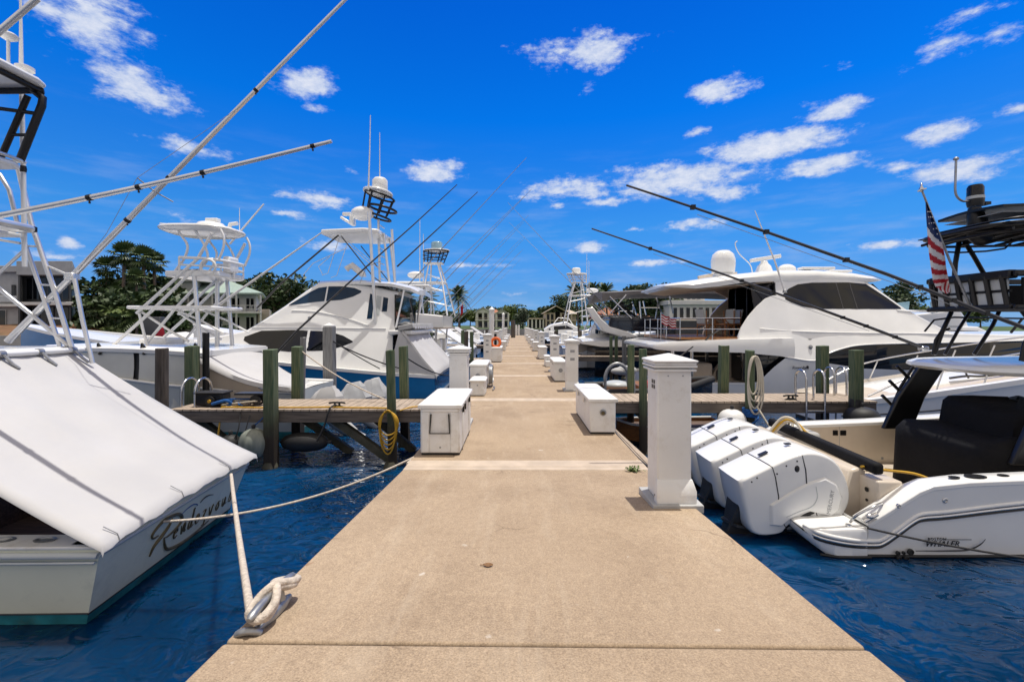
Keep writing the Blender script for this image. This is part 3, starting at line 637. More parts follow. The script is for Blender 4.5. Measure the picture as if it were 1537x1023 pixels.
# lifebuoy and its fold of orange strap on the box
b = B(); c = Vector((-.80, 18.35, .78)); R_ = .17
b.loft([[c + Vector(((R_ + .06 * math.cos(v)) * math.cos(u), .07 * math.sin(v) + .06 * math.sin(u), (R_ + .06 * math.cos(v)) * math.sin(u))) for v in [2 * PI * k / 10 for k in range(10)]] for u in [2 * PI * i / 28 for i in range(29)]], 0, caps=False)
b.build('lifebuoy', ORANGE, smooth=60, label='orange lifebuoy leaning on top of a white dock box', cat='lifebuoy', loc=(-.80, 18.35, .54))

# ---------------------------------------------------------------- timber finger piers
def finger(x0, x1, y0, y1, label, braces=(), z=0.):
    t = thing('finger_pier', label, 'finger pier', ((x0 + x1) / 2, (y0 + y1) / 2, z), 0, 'timber finger piers')
    b = B(); b.bb((x0, y0 - .02, z - .045), (x1, y1 + .02, z - .004)); b.build('deck', BOARDS, t, bevel=.006)
    b = B(); b.bb((x0 + .01, y0 - .0, z - .24), (x1, y0 + .055, z - .048)); b.bb((x0 + .01, y1 - .055, z - .24), (x1, y1, z - .048)); e = x0 if abs(x0) > abs(x1) else x1 - .05; b.bb((e, y0 + .058, z - .24), (e + .05, y1 - .058, z - .048)); b.build('fascia', BEAM, t, bevel=.006)
    b = B(); n = max(2, int((x1 - x0) / 1.3))
    for i in range(n): xx = lerp(x0 + .3, x1 - .3, i / (n - 1)); b.bb((xx - .04, y0 + .06, z - .23), (xx + .04, y1 - .06, z - .05))
    b.build('joist', BRACE, t)
    for p, q in braces:
        b = B(); b.tube([p, q], .095, 4); b.build('brace', BRACE, t, bevel=.006)
    return t
finger(-6.15, -1.18, 8.1, 9.2, 'timber finger pier with yellow hose along it, on the side of the white covered boat',
       [((-3.35, 8.3, -.2), (-2.25, 8.3, -.98)), ((-2.95, 9.0, -.2), (-2.0, 9.0, -1.0)), ((-4.15, 8.75, -.25), (-3.2, 8.9, -1.0)), ((-5.9, 8.4, -.2), (-5.0, 8.5, -1.0))])
finger(1.39, 7.1, 8.95, 9.95, 'timber finger pier with two steel ladders, beside the outboard engines',
       [((2.4, 9.2, -.2), (3.3, 9.2, -1.05)), ((4.5, 9.3, -.25), (3.6, 9.3, -1.05))])
finger(-6.5, -1.18, 19.6, 20.6, 'timber finger pier behind the blue hulled boat')
finger(1.39, 7.5, 21.6, 22.6, 'timber finger pier beyond the dark tender, in front of the chevron cruiser')
finger(-6.5, -1.18, 33, 34, 'distant timber finger pier on the lifebuoy side'); finger(1.39, 7.5, 34, 35, 'distant timber finger pier beyond the tower boat on the canopy boat side')
b = B(); b.slab([(1.39, 4.75), (1.60, 4.72), (1.52, 7.2), (1.39, 7.3)], -.16, -.09); b.bb((1.60, 7.6, -.2), (1.39, 8.93, -.05))
b.build('rubbing_plank', BOARDS, label='worn timber rubbing plank along the pier edge by the large pedestal', cat='plank', loc=(1.5, 6, -.1), bevel=.005)
b = B(); b.tube(smooth_path([(1.42, 4.3, -.02), (1.47, 4.75, -.06), (1.44, 5.3, -.07), (1.41, 5.9, -.04), (1.45, 6.6, -.07), (1.5, 7.3, -.06)], 6), .014, 7)
b.build('mooring_hose', RUBBER, smooth=60, label='thin dark hose running along the pier edge behind the large pedestal', cat='hose', loc=(1.42, 4.3, -.02))

# ---------------------------------------------------------------- pilings
def piling(x, y, top, d, m, label, cap=None, sq=False, low=-3., wrap=None):
    t = thing('mooring_piling', label, 'piling', (x, y, WZ), 0, 'timber mooring pilings')
    b = B(); r = d / 2; seed = random.Random(int(x * 100) * 7 + int(y * 10)); n = 4 if sq else 14
    lean = (seed.uniform(-.02, .02), seed.uniform(-.02, .02)); rings = []
    for i in range(9):
        z = lerp(low, top, i / 8); k = r * (1.06 - .06 * i / 8) * (1 if sq else seed.uniform(.97, 1.03))
        rings.append([(x + lean[0] * (z - top) + k * (1.38 if sq else 1) * math.cos(2 * PI * j / n + PI / 4), y + lean[1] * (z - top) + k * (1.38 if sq else 1) * math.sin(2 * PI * j / n + PI / 4), z + (seed.uniform(-.012, .012) if i == 8 else 0)) for j in range(n)])
    b.loft(rings); b.build('post', m, t, smooth=None if sq else 50, bevel=.008)
    b = B(); b.lathe([(r * 1.25, -1.12), (r * 1.5, -1.02), (r * 1.38, -.97), (r * 1.1, -.9)], (x, y, 0), 0, 12); b.build('growth_collar', BRACE, t, smooth=70)
    if cap: b = B(); b.lathe([(r * 1.2, top - .03), (r * 1.25, top + .03), (.01, top + cap)], (x, y, 0), 0, 4 if sq else 14, Matrix.Rotation(PI / 4, 3, 'Z')); b.build('cap', W2, t, bevel=.004)
    if wrap: b = B(); b.lathe([(r + .02, wrap[0]), (r + .03, wrap[0] + .05), (r + .03, wrap[1] - .05), (r + .018, wrap[1])], (x, y, 0), 0, 14); b.build('wrap', RUBBER, t, smooth=60)
    return t
piling(-6.45, 8.3, 1.07, .20, PILEB, 'dark brown piling at the outer end of the hose finger pier')
piling(-6.72, 9.45, 1.06, .20, PILEG, 'green square-topped piling beside the black pole, by the ladder hoops', sq=True)
piling(-6.55, 9.62, 1.33, .13, BLACK, 'slim black pole rising against the green piling by the ladder hoops')
piling(-4.30, 7.98, 1.07, .185, PILEG, 'green flat-topped piling in front of the hose finger pier, next to the grey round fender', sq=True)
piling(-4.49, 9.36, 1.05, .18, PILEG, 'green piling behind the hose finger pier, touching a thin grey post', sq=True)
piling(-4.62, 9.9, 1.22, .12, PILEGR, 'thin grey post peeping out behind a green piling at the netting covers')
piling(-5.12, 12.5, 1.45, .27, PILEGR, 'thick grey piling with a white pointed cap before the big blue hull', cap=.1, sq=True)
piling(-2.20, 7.98, 1.05, .155, PILEG, 'dark green piling carrying the coiled yellow hose')
piling(-2.31, 9.36, 1.06, .165, PILEG, 'green piling right behind the one with the yellow hose, against the blue hull', sq=True)
piling(-3.78, 19.2, 1.15, .16, PILEG, 'green piling of a pair at the stern of the blue hulled boat, darker one'); piling(-3.62, 19.5, 1.17, .14, PILEG, 'green piling of a pair at the stern of the blue hulled boat, paler one')
piling(-1.85, 19.1, 1.2, .16, PILEG, 'lone green piling just before the pedestal with three dark labels')
piling(2.56, 10.1, 1.05, .15, PILEG, 'green piling behind the plank joint of the ladder finger pier, nearest the walkway')
piling(2.47, 8.83, 1.03, .15, PILEG, 'tall green piling in front of the ladder finger pier, next to the walkway')
piling(4.63, 10.12, 1.03, .18, PILEG, 'green square piling behind the ladder finger pier, under the yacht cockpit', sq=True)
piling(4.54, 8.82, 1.0, .17, PILEG, 'green piling hung with the cream hose loops and blue rope')
piling(6.82, 10.12, 1.03, .19, PILEG, 'green square piling between the two steel ladders', sq=True)
piling(6.60, 8.82, 1.01, .18, PILEG, 'green piling with black rubber wrapping at the end of the ladder finger pier', sq=True, wrap=(-.35, .06))
piling(4.25, 20.3, .98, .14, PILEG, 'slim green piling beyond the small tender, first of three'); piling(4.55, 20.6, .98, .15, PILEG, 'slim green piling beyond the small tender, second of three'); piling(5.0, 21.0, .98, .2, PILEGR, 'grey piling beyond the small tender, beside two green ones')
piling(-1.06, 20.2, 2.15, .22, W2, 'tall white sleeved piling rising above the lifebuoy', cap=.14)
piling(-.84, 31, 2.2, .16, W2, 'tall thin white sleeved piling farther along than the one by the lifebuoy', cap=.12)
piling(-.97, 20.9, 1.08, .2, BLACK, 'short dark post with rusty band next to the tall white sleeved piling')
piling(-.32, 52, 2.0, .5, PILEB, 'dark stout piling at the far end of the pier')
for i, (x, y) in enumerate(((-2.6, 24), (-3.2, 27.5), (2.2, 24.8), (2.7, 30), (-2.1, 33), (2.2, 37), (-2.0, 42), (2.0, 45), (3.6, 25.5))):
    piling(x, y, 1.15, .22, PILEG if i % 2 else PILEB, ['brown', 'green'][i % 2] + ' distant piling ' + ('behind the white slanted covers', 'left of the tall white sleeved piling', 'beside the chevron cruiser', 'just past the tower boat', 'before the palm', 'by the far cruiser bow', 'in front of the white two storey house', 'near the pier end under the stone house', 'between the tower boat and the chevron cruiser')[i])
# white gate posts at the end of the pier
t = thing('pier_gate', 'small white gate with two posts at the far end of the pier', 'gate', (.05, 63.5, 0)); b = B()
for x in (.08, .45): b.bb((x - .11, 63.4, 0), (x + .11, 63.6, 1.45))
b.build('post', W2, t, bevel=.02); b = B()
for k in range(5): b.bb((.2, 63.47, .2 + k * .22), (.34, 63.53, .3 + k * .22))
b.build('panel', W2, t)
# ---------------------------------------------------------------- cleat and mooring lines
def cleat(x, y, z, label, rz=0, s=1., m=None):
    t = thing('mooring_cleat', label, 'cleat', (x, y, z)); M = Matrix.Rotation(rz, 3, 'Z'); T = lambda p: Vector((x, y, z)) + M @ (Vector(p) * s)
    b = B(); b.tube(smooth_path([T(p) for p in ((0, -.17, .085), (0, -.1, .098), (0, 0, .098), (0, .1, .098), (0, .17, .085))], 4), [.010 * s] + [.019 * s] * 15 + [.010 * s], 8); b.build('horn', m or GALV, t, smooth=60)
    b = B(); 
    for sy in (-1, 1): b.tube([T((0, sy * .05, .003)), T((0, sy * .045, .09))], [.03 * s, .018 * s], 8)
    b.tube([T((0, -.13, .008)), T((0, -.05, .015)), T((0, .05, .015)), T((0, .13, .008))], [.012 * s, .034 * s, .034 * s, .012 * s], 8); b.build('base', m or GALV, t, smooth=60)
    return t
CLX, CLY = -1.075, 2.02; CLZ = rz_(CLY)
cleat(CLX, CLY, CLZ, 'galvanised cleat wrapped in white rope at the near pier corner', rz=-.06)
T_ = lambda p: Vector((CLX, CLY, CLZ)) + Matrix.Rotation(-.06, 3, 'Z') @ Vector(p)
k_ = [(-.02, -.15, .11), (.035, -.13, .07), (.045, -.06, .10), (0, .0, .135), (-.045, .07, .11), (-.03, .13, .075), (.025, .15, .085), (.045, .08, .12), (.0, .0, .155), (-.045, -.07, .125), (-.035, -.14, .095), (.03, -.16, .085), (.05, -.07, .125), (.01, .01, .172), (-.04, .07, .14), (-.03, .15, .10), (.03, .17, .10), (.045, .09, .14), (.0, .0, .18), (-.05, -.06, .12), (-.04, -.02, .07)]
ln = smooth_path([T_((p[0] * .86, p[1] * .88, .015 + p[2] * .66)) for p in k_], 6)
a_ = P(347, 712, 5.35); up_ = [a_.lerp(ln[0], t) - Vector((0, 0, .05 * 4 * t * (1 - t))) for t in [i / 14 for i in range(14)]]
b = B(); b.tube(up_ + ln, .018, 8); b.build('mooring_rope', ROPEW, smooth=70, label='white mooring rope from the white cover edge to the cleat at the near pier corner', cat='rope', loc=(CLX, CLY, CLZ))
b = B(); c = Vector((-1.10, 1.875, rz_(1.875) + .012)); b.tube(smooth_path([c + Vector(p) for p in ((-.045, -.004, -.01), (-.02, -.01, .006), (.02, -.006, .008), (.045, .008, -.01))], 4), .016, 8); b.build('mooring_eye', GALV, smooth=60, label='small galvanised eye set in the concrete beside the roped cleat', cat='eye bolt', loc=c)
b = B(); b.tube(sag(P(228, 783, 4.42), (-1.15, 5.15, .0), .16, 26), .013, 7); b.build('mooring_rope', ROPEW, smooth=70, label='long slack white rope crossing the water from the lettered transom to the pier edge', cat='rope', loc=(-1.15, 5.15, 0))
b = B(); b.tube(sag((-1.19, 4.98, -.02), (-1.14, 5.6, .0), .01, 6), .012, 7); b.build('mooring_rope', ROPEW, smooth=70, label='short white rope end hanging at the pier edge beside the handled dock box', cat='rope', loc=(-1.19, 4.98, -.02))
def line(pts, r, m, label, n=6, cat='rope', name='mooring_rope'):
    b = B(); b.tube(pts, r, n); return b.build(name, m, smooth=70, label=label, cat=cat, loc=pts[0])
line(sag(P(453, 527, 9.4), (-2.3, 8.7, .0), .10, 20), .013, ROPEW, 'pale grey mooring rope slanting from a green piling down over the netting covers')
line(sag(P(488, 507, 12.4), P(675, 563, 16.0), .25, 22), .02, ROPEK, 'dark mooring rope from the white capped grey piling to the blue stern')
line(sag(P(500, 512, 12.4), P(570, 553, 14.4), .02, 6), .015, ROPEK, 'short dark mooring rope from the white capped piling to the blue hull side')
line(sag(P(602, 531, 9.3), P(676, 563, 15.5), .12, 16), .016, ROPEK, 'dark mooring rope from the hose piling to the covered blue stern')
line(sag(P(1302, 792, 4.80), P(1600, 845, 4.4), .03, 10), .011, ROPEK, 'thin black mooring rope leading from the engine boat stern cleat')
line(sag(P(1100, 437, 14.6) if 0 else P(1040, 520, 13.9), P(1000, 548, 13.0), .02, 6), .02, ROPEK, 'dark mooring rope hanging from the yacht cockpit corner')

# ---------------------------------------------------------------- gear on the hose finger pier
pts = rough_pts([(-5.3, 8.2, .015), (-4.4, 8.17, .012), (-3.4, 8.22, .012), (-2.6, 8.16, .012), (-2.25, 8.12, .01)], .2)
pts = [p + Vector((0, .012 * math.sin(7 * p.x), 0)) for p in pts]
coil = []
for k in range(5):
    r_ = .165 - .008 * k
    for i in range(16):
        a = 2 * PI * i / 16; coil.append(Vector((-2.2 + r_ * math.sin(a) * (1 + .06 * math.sin(k * 2 + a)), 7.86 - .008 * k + (.17 if False else 0) + .012 * math.sin(a * 3 + k), -.19 - .035 * k + (.20 + .045 * k) * math.cos(a) - .02)))
b = B(); b.tube(pts + [Vector((-2.2, 7.95, .0))] + smooth_path(coil, 2), .014, 7)
b.tube(smooth_path([(-2.05, 8.05, -.02), (-1.85, 8.2, .02), (-1.5, 8.25, .02), (-1.2, 8.15, .01)], 5), .014, 7)
b.tube(sag((-5.3, 8.2, .015), (-5.28, 8.06, -.55), .0, 8), .016, 7)
b.build('garden_hose', HOSEY, smooth=70, label='yellow hose along the finger pier edge, coiled around a green piling', cat='hose', loc=(-2.2, 7.9, -.1))
def ladder(x0, x1, yb, yf, top, label, low=-1.3):
    t = thing('dock_ladder', label, 'ladder', ((x0 + x1) / 2, yb, 0))
    for x in (x0, x1):
        r = abs(yf - yb) / 2; s = 1 if yf > yb else -1; c = (yb + yf) / 2
        arc = [(x, c - s * r * math.cos(a), top - r + r * math.sin(a)) for a in [PI * i / 12 for i in range(13)]]
        b = B(); b.tube([(x, yb, .0)] + arc + [(x, yf, low)], .021, 8); b.build('rail', STEEL, t, smooth=60)
    z = -.18
    while z > low: b = B(); b.tube([(x0, yf, z), (x1, yf, z)], .017, 8); b.build('rung', STEEL, t, smooth=60); z -= .25
    return t
ladder(5.66, 6.02, 9.2, 8.86, .60, 'steel ladder with tall hoops over the near edge of its finger pier')
ladder(6.78, 7.04, 9.68, 10.0, .58, 'steel ladder with hoops over the far edge of the finger pier, behind the wrapped piling')
ladder(-6.1, -5.85, 8.75, 8.3, .50, 'steel ladder hoops rising beside the black winch box', low=-.5)
t = thing('battery_winch', 'black winch box with a yellow centred wheel and blue strap on the finger pier', 'winch', (-5.55, 8.4, 0)); c = Vector((-5.62, 8.42, 0))
b = B(); b.bb(c + Vector((-.24, -.12, .02)), c + Vector((.26, .16, .24))); b.build('housing', BLACK, t, bevel=.03)
b = B(); b.bb(c + Vector((-.27, -.14, .235)), c + Vector((.29, .18, .262))); b.build('lid', RUBBER, t, bevel=.008)
b = B(); b.lathe([(.085, -.02), (.09, 0), (.085, .02), (.03, .024)], c + Vector((.06, -.135, .11)), 0, 18, Matrix.Rotation(PI / 2, 3, 'X')); wh = b.build('wheel', RUBBER, t, smooth=40)
b = B(); b.lathe([(.032, .0), (.030, .03), (.001, .032)], c + Vector((.06, -.150, .11)), 0, 12, Matrix.Rotation(PI / 2, 3, 'X')); b.build('hub', HOSEY, wh)
b = B(); b.tube(smooth_path([c + Vector(p) for p in ((.12, -.17, .06), (.25, -.18, .10), (.35, -.14, .12), (.42, -.1, .06), (.36, -.1, .02))], 4), .03, 7); b.build('strap', ROPEB, t, smooth=60)
t = thing('cable_reel', 'open black cable reel with tangled leads standing on the finger pier', 'cable reel', (-4.85, 8.45, 0)); c = Vector((-4.93, 8.48, 0))
b = B(); b.bb(c + Vector((-.26, -.1, .20)), c + Vector((.26, .14, .235))); b.build('tray', BLACK, t, bevel=.008)
b = B(); b.lathe([(.10, -.09), (.10, -.07), (.045, -.068), (.045, .068), (.10, .07), (.10, .09)], c + Vector((.12, 0, .1)), 0, 16, Matrix.Rotation(PI / 2, 3, 'X')); b.build('drum', RUBBER, t, smooth=40)
r2 = random.Random(5)
for m_, n_ in ((ROPEB, 'blue_lead'), (ROPEW, 'white_lead'), (HOSEC, 'cream_lead')):
    q = [c + Vector((r2.uniform(-.45, .15), r2.uniform(-.18, .12), r2.uniform(.015, .12))) for _ in range(9)]
    b = B(); b.tube(smooth_path(q, 5), .014, 6); b.build(n_, m_, t, smooth=60)
def fin_cleat(x, y, label): cleat(x, y, -.004, label, rz=PI / 2, s=.9, m=BLACK)
fin_cleat(-3.25, 8.28, 'black cleat on the finger pier with a dark rope running down'); fin_cleat(5.15, 9.7, 'black cleat lying on the ladder finger pier in front of the yacht'); fin_cleat(5.5, 9.1, 'black cleat at the foot of the near steel ladder')
line(smooth_path([(-3.25, 8.22, .06), (-3.3, 8.06, .0), (-3.38, 8.02, -.3), (-3.5, 8.0, -.55)], 5), .016, ROPEK, 'dark rope dropping from the black cleat to the sausage fender')
# fenders
def fender(c, r, l, m, label, axis='z', name='fender', wrap=False):
    t = thing(name, label, 'fender', c); c = Vector(c); R = {'z': Matrix.Identity(3), 'x': Matrix.Rotation(PI / 2, 3, 'Y')}[axis]; prof = [(.02, -l)]
    for i in range(13):
        a = -PI / 2 + PI * i / 12; prof.append((max(.03, r * math.cos(a) ** .7 if abs(math.cos(a)) > 1e-6 else .03), (l - .03) * math.sin(a)))
    prof.append((.02, l)); b = B(); n = 20
    rings = []
    for rr, z in prof: rings.append([c + R @ Vector((rr * (1 + (.03 * math.sin(7 * k + z * 9) if wrap else 0)) * math.cos(2 * PI * k / n), rr * (1 + (.03 * math.sin(5 * k + 2) if wrap else 0)) * math.sin(2 * PI * k / n), z)) for k in range(n)])
    b.loft(rings); b.build('body', m, t, smooth=80)
    b = B(); b.lathe([(.03, l - .02), (.035, l + .03), (.02, l + .05)], c, 0, 10, R); b.build('eye', ROPEK, t, smooth=60)
    return t
FGREY = mat('scuffed_grey_fender_cloth', (.13, .15, .13), .7, var=.4, scale=7, stretch=(1, 1, .3), bump=.3, bscale=7, rgb2=(.30, .32, .27))
fender((-4.58, 7.95, -.58), .235, .29, FGREY, 'round grey cloth wrapped fender hanging beside a green piling', wrap=True)
fender((-3.78, 8.15, -.60), .17, .44, RUBBER, 'long black sausage fender lying under the finger pier', 'x')
fender((-5.0, 7.98, -.62), .17, .22, RUBBER, 'small black ball fender hung under the winch box', 'z')
fender((4.16, 8.75, -.37), .26, .27, W2, 'white ball fender above the far outboard engine')
fender((6.62, 8.7, -.28), .30, .24, RUBBER, 'broad black fender below the wrapped piling')
line(sag((-4.58, 7.95, -.27), (-4.36, 8.05, -.02), .02, 5), .012, ROPEB, 'blue cord tying the round grey fender to the finger pier')
line(smooth_path([(-4.9, 8.1, -.05), (-4.85, 7.95, -.35), (-4.95, 7.9, -.62), (-4.75, 7.92, -.45), (-4.7, 8.05, -.1)], 5), .010, RUBBER, 'loop of thin black cable hanging below the cable reel', cat='cable', name='hanging_cable')
# hose loops and blue rope on the piling beside the engines
q = []
for k in range(4):
    for i in range(14):
        a = 2 * PI * i / 14; w = (.10 + .02 * k) * (.7 + .3 * math.sin(a * .5)); q.append(Vector((4.54 + w * math.sin(a) + .01 * k, 8.70 - .012 * k, .45 - (.72 + .13 * k) * (1 - math.cos(a)) * .5 + .44 + .03 * math.sin(k * 3))))
b = B(); b.tube(smooth_path(q, 2), .017, 7); b.build('water_hose', HOSEC, smooth=70, label='cream hose hung in long loops on a green piling', cat='hose', loc=(4.54, 8.7, .4))
q = []
for k in range(5):
    for i in range(10): a = 2 * PI * i / 10; q.append(Vector((4.54 + .125 * math.cos(a), 8.82 + .125 * math.sin(a), -.12 - .03 * k - .003 * i)))
q += [Vector(p) for p in ((4.62, 8.68, -.3), (4.45, 8.66, -.4), (4.3, 8.7, -.25), (4.22, 8.8, -.16))]
b = B(); b.tube(smooth_path(q, 2), .018, 6); b.build('mooring_rope', ROPEB, smooth=70, label='blue rope wound on the piling below the cream hose loops', cat='rope', loc=(4.54, 8.8, -.2))
line(smooth_path([(4.58, 8.65, -.05), (4.75, 8.3, -.5), (4.85, 7.9, -.42), (4.6, 7.5, -.25), (4.3, 7.2, -.15), (4.25, 7.0, .05), (4.2, 6.9, -.05)], 6), .018, HOSEC, 'cream hose running from the piling to the engine boat transom', cat='hose', name='water_hose')
line(sag((6.72, 10.02, .75) if 0 else (6.6, 8.75, -.02), (6.65, 8.55, -.3), .0, 4), .014, ROPEB, 'short blue rope holding the broad black fender')
# the varnished dinghy under the joint of the right hand finger pier
t = thing('wooden_dinghy', 'varnished brown dinghy floating under the finger pier joint', 'dinghy', (2.9, 10.4, WZ)); b = B()
st = [(2.15, .05, -.52, .02, -.85, -1.0), (2.4, .32, -.56, .15, -1.0, -1.15), (3.0, .55, -.60, .4, -1.05, -1.2), (3.8, .58, -.6, .45, -1.05, -1.2), (4.4, .5, -.58, .42, -1.0, -1.15)]
add_hull(b, st, 9.75, 0, 1, 1); b.build('hull', [TEAK, RUBBER], t, smooth=40)
b = B()
for s in (-1, 1): b.tube(sheer(st, 9.75, s, .0), .025, 7)
b.build('gunwale', W2, t, smooth=60); b = B(); deck(b, st, 9.75, 0, dz=-.08); b.build('deck', TEAKD, t)

q = []
for k in range(4):
    for i in range(14): a = 2 * PI * i / 14; r_ = .24 - .012 * k; q.append(Vector((-.628 + .022 * k + .006 * math.sin(a * 3), 11.05 + r_ * 1.25 * math.sin(a), .30 + r_ * math.cos(a))))
b = B(); b.tube(smooth_path(q + [(-.58, 11.2, .02), (-.5, 10.8, .02), (-.52, 10.3, .02)], 2), .014, 6); b.build('coiled_hose', GALV, smooth=60, label='grey hose coiled on the walkway side of the box behind the step box', cat='hose', loc=(-.62, 11.05, .3))
# ================================================================ the near boat under the white cover
def near_boat():
    yc = 4.87; t = thing('sportfishing_boat', 'pale green boat under a taut white cockpit cover with gold script on its transom', 'boat', (-3.6, yc, WZ), 0)
    def warp(b):
        for v in b.v:
            k = max(0, min(1, (v.x + 7.5) / 4)); v.x += (-(v.y - yc) * .085 + (v.z + .3) * .33) * k
        return b
    st = [(-3.45, 1.20, -.30, 1.06, -1.02, -1.45), (-4.0, 1.21, -.30, 1.07, -1.02, -1.5), (-5.0, 1.24, -.29, 1.08, -1.02, -1.55), (-6.5, 1.30, -.26, 1.05, -1.02, -1.6), (-8.5, 1.32, -.12, .9, -1.0, -1.6), (-10.5, 1.15, .12, .55, -.95, -1.5), (-12, .7, .35, .2, -.9, -1.3), (-13, .06, .55, .03, -.7, -.9)]
    b = B(); add_hull(b, st, yc, 0, 1, 1, k=6); warp(b); b.build('hull', [SAGE, TEAL], t, smooth=40)
    b = B()
    for s in (-1, 1): b.tube(sheer(st, yc, s, -.06), .028, 8); b.tube([(x, y + s * .012, z) for x, y, z in sheer(st, yc, s, -.115)], .012, 6)
    b.tube([(-3.45, yc - 1.2, -.36), (-3.45, yc + 1.2, -.36)], .022, 8); warp(b); b.build('rub_rail', LGREY, t, smooth=60)
    b = B(); b.tube([(-3.45 + .004, yc - 1.09, -.905), (-3.45 + .004, yc + 1.09, -.905)], .007, 6)
    for s in (-1, 1): b.tube([(x, yc + s * (lerp(hs, hc, 5 / 6 * 1.) + .002), lerp(zs, zc, 5 / 6) + .0) for x, hs, zs, hc, zc, zk in st[:6]], .007, 6)
    warp(b); b.build('stripe', INK, t)
    b = B()
    for s in (-1, 1): b.loft([[(x, yc + s * (hs - .22), zs - .01), (x, yc + s * (hs + .01), zs - .01), (x, yc + s * (hs + .01), zs + .015), (x, yc + s * (hs - .22), zs + .015)] for x, hs, zs, *_ in st[:4]])
    b.loft([[(-3.45, yc + q, -.31), (-3.72, yc + q, -.31), (-3.72, yc + q, -.285), (-3.45, yc + q, -.285)] for q in (-1.18, 1.18)]); warp(b); b.build('covering_board', W2, t, bevel=.008)
    b = B(); b.bb((-5.9, yc - .99, -.86), (-3.6, yc + .99, -.84)); warp(b); b.build('cockpit_sole', TEAKD, t)
    b = B()
    for s in (-1, 1): b.bb((-5.9, yc + s * .985, -.84), (-3.7, yc + s * .965, -.34))
    b.bb((-3.72, yc - .98, -.84), (-3.70, yc + .98, -.32)); b.bb((-5.88, yc - 1.0, -.84), (-5.84, yc + 1.0, .85)); warp(b); b.build('cockpit_lining', TEAKD, t)
    for i in range(3):
        b = B(); x = -3.95 - .34 * i; c = Vector((x + .05, yc - 1.10, -.285)); b.lathe([(.048, 0), (.052, .008), (.036, .012), (.034, .003), (.001, .003)], c, 0, 16)
        for v in b.v: v.x = c.x + (v.x - c.x) * 1.7
        b.build('rod_holder', GALV, t, smooth=50)
    # cabin, mostly out of the frame
    cs = [(-5.95, -.3, 1.10, 1.1, 1.05, .05, .02), (-9.5, -.1, 1.10, 1.05, .95, .08, .03), (-10.6, .0, .75, .8, .6, .08, .03), (-11.6, .15, .35, .45, .3, .05, .02)]
    b = B(); add_body(b, cs, yc); b.build('cabin', W, t, smooth=35)
    b = B()
    for s in (-1, 1): skin(b, cs, yc, s, [(-6.4, .45, .85), (-9.3, .5, .85)], mi=0)
    b.build('cabin_window', GLASS, t)
    b = B(); b.slab([(-5.72, yc - 1.2), (-5.82, yc + 1.18), (-9.6, yc + 1.15), (-9.6, yc - 1.15)], 1.14, 1.22); b.build('bridge_deck', W, t, bevel=.03)
    b = B(); b.tube([(-5.66, yc - 1.2, 1.17), (-5.76, yc + 1.18, 1.17)], .035, 10); b.build('cover_rail', W, t, smooth=60)
    # the cover
    NU, NV = 26, 30; g = []
    c00 = Vector((-5.70, 3.66, 1.16)); c01 = Vector((-5.84, 6.04, 1.16)); c10 = Vector((-3.30, 3.63, -.27)); c11 = Vector((-3.48, 6.10, -.245))
    for i in range(NU + 1):
        u = i / NU; row = []
        for j in range(NV + 1):
            v = j / NV; p = c00.lerp(c10, u).lerp(c01.lerp(c11, u), v)
            edge = math.sin(PI * v); p.z -= .07 * math.sin(PI * u) * (1 - .3 * edge)
            p.z += .05 * edge * u
            p.z += .019 * math.sin(v * 19 + 2.1 * math.sin(u * 3)) * math.sin(PI * min(1, u * 1.05 + .02)) * (.4 + .6 * u) + .008 * math.sin(v * 43 + u * 6) * (1 - u) + .007 * math.sin(v * 31 - u * 9) * u
            p.z += .006 * math.exp(-((u - .97) / .06) ** 2) * math.sin(v * 34)
            p.x += .018 * u ** 8 * math.sin(v * PI * 4) ** 2 * -1
            row.append(p)
        g.append(row)
    hem = []
    for j in range(NV + 1): p = g[-1][j]; hem.append(Vector((p.x + .012, p.y, p.z - .045 - .008 * math.sin(j * 1.9))))
    g.append(hem)
    for row in g:
        row.insert(0, row[0] + Vector((0, -.006, -.035))); row.append(row[-1] + Vector((0, .008, -.05)))
    b = B(); b.sheet(g, 0, .006); b.build('cockpit_cover', FABRIC, t, smooth=75)
    for j in (7, 14, 21):
        for dj in (0, .06): b = B(); b.tube([row[j + 1].lerp(row[j + 2], dj) + Vector((0, 0, .0025)) for row in g[:NU + 1]], .0035, 5); b.build('stitched_seam', W2, t, smooth=60)
    for j in range(3, NV, 5):
        for v in ((g[NU][j],) if j % 2 else ()):
            b = B(); b.tube([v + Vector((-.10, -.02, .085)), v + Vector((.0, 0, .02)), v + Vector((.02, 0, -.03))], .004, 5); b.build('cover_tie', GALV, t)
    for k, q in enumerate((.30, .44, .58, .76, .94)):
        b = B(); c = Vector((lerp(-5.66, -5.76, q), yc - 1.2 + 2.38 * q, 1.17)); b.loft([[c + Vector((.045 * math.cos(a), yy, .045 * math.sin(a))) for a in [2 * PI * i / 10 for i in range(10)]] for yy in (-.03, .03)]); b.tube([c + Vector((.04, 0, -.01)), c + Vector((.13, .0, -.10)), c + Vector((.20, .01, -.16))], .016, 6); b.build('cover_strap', GALV, t, smooth=40)
    # tower: far leg pair, mirrored to the near side
    Yf = 5.92; MIR = lambda p: Vector((p[0], 2 * yc - p[1], p[2]))
    def tw(name, px, r, m=ALU, Y=Yf, both=True, n=9):
        pts = [P(x, y, q[0] if q else Y) for x, y, *q in px]
        for s in ((0, 1) if both else (0,)):
            b = B(); b.tube([MIR(p) for p in pts] if s else pts, r, n); b.build(name, m, t, smooth=60)
    tw('tower_leg', [(108, 522), (80, 430), (47, 335), (27, 250)], .030)
    tw('tower_leg', [(91, 522), (60, 430), (25, 330), (14, 285), (0, 262), (-30, 250)], .026)
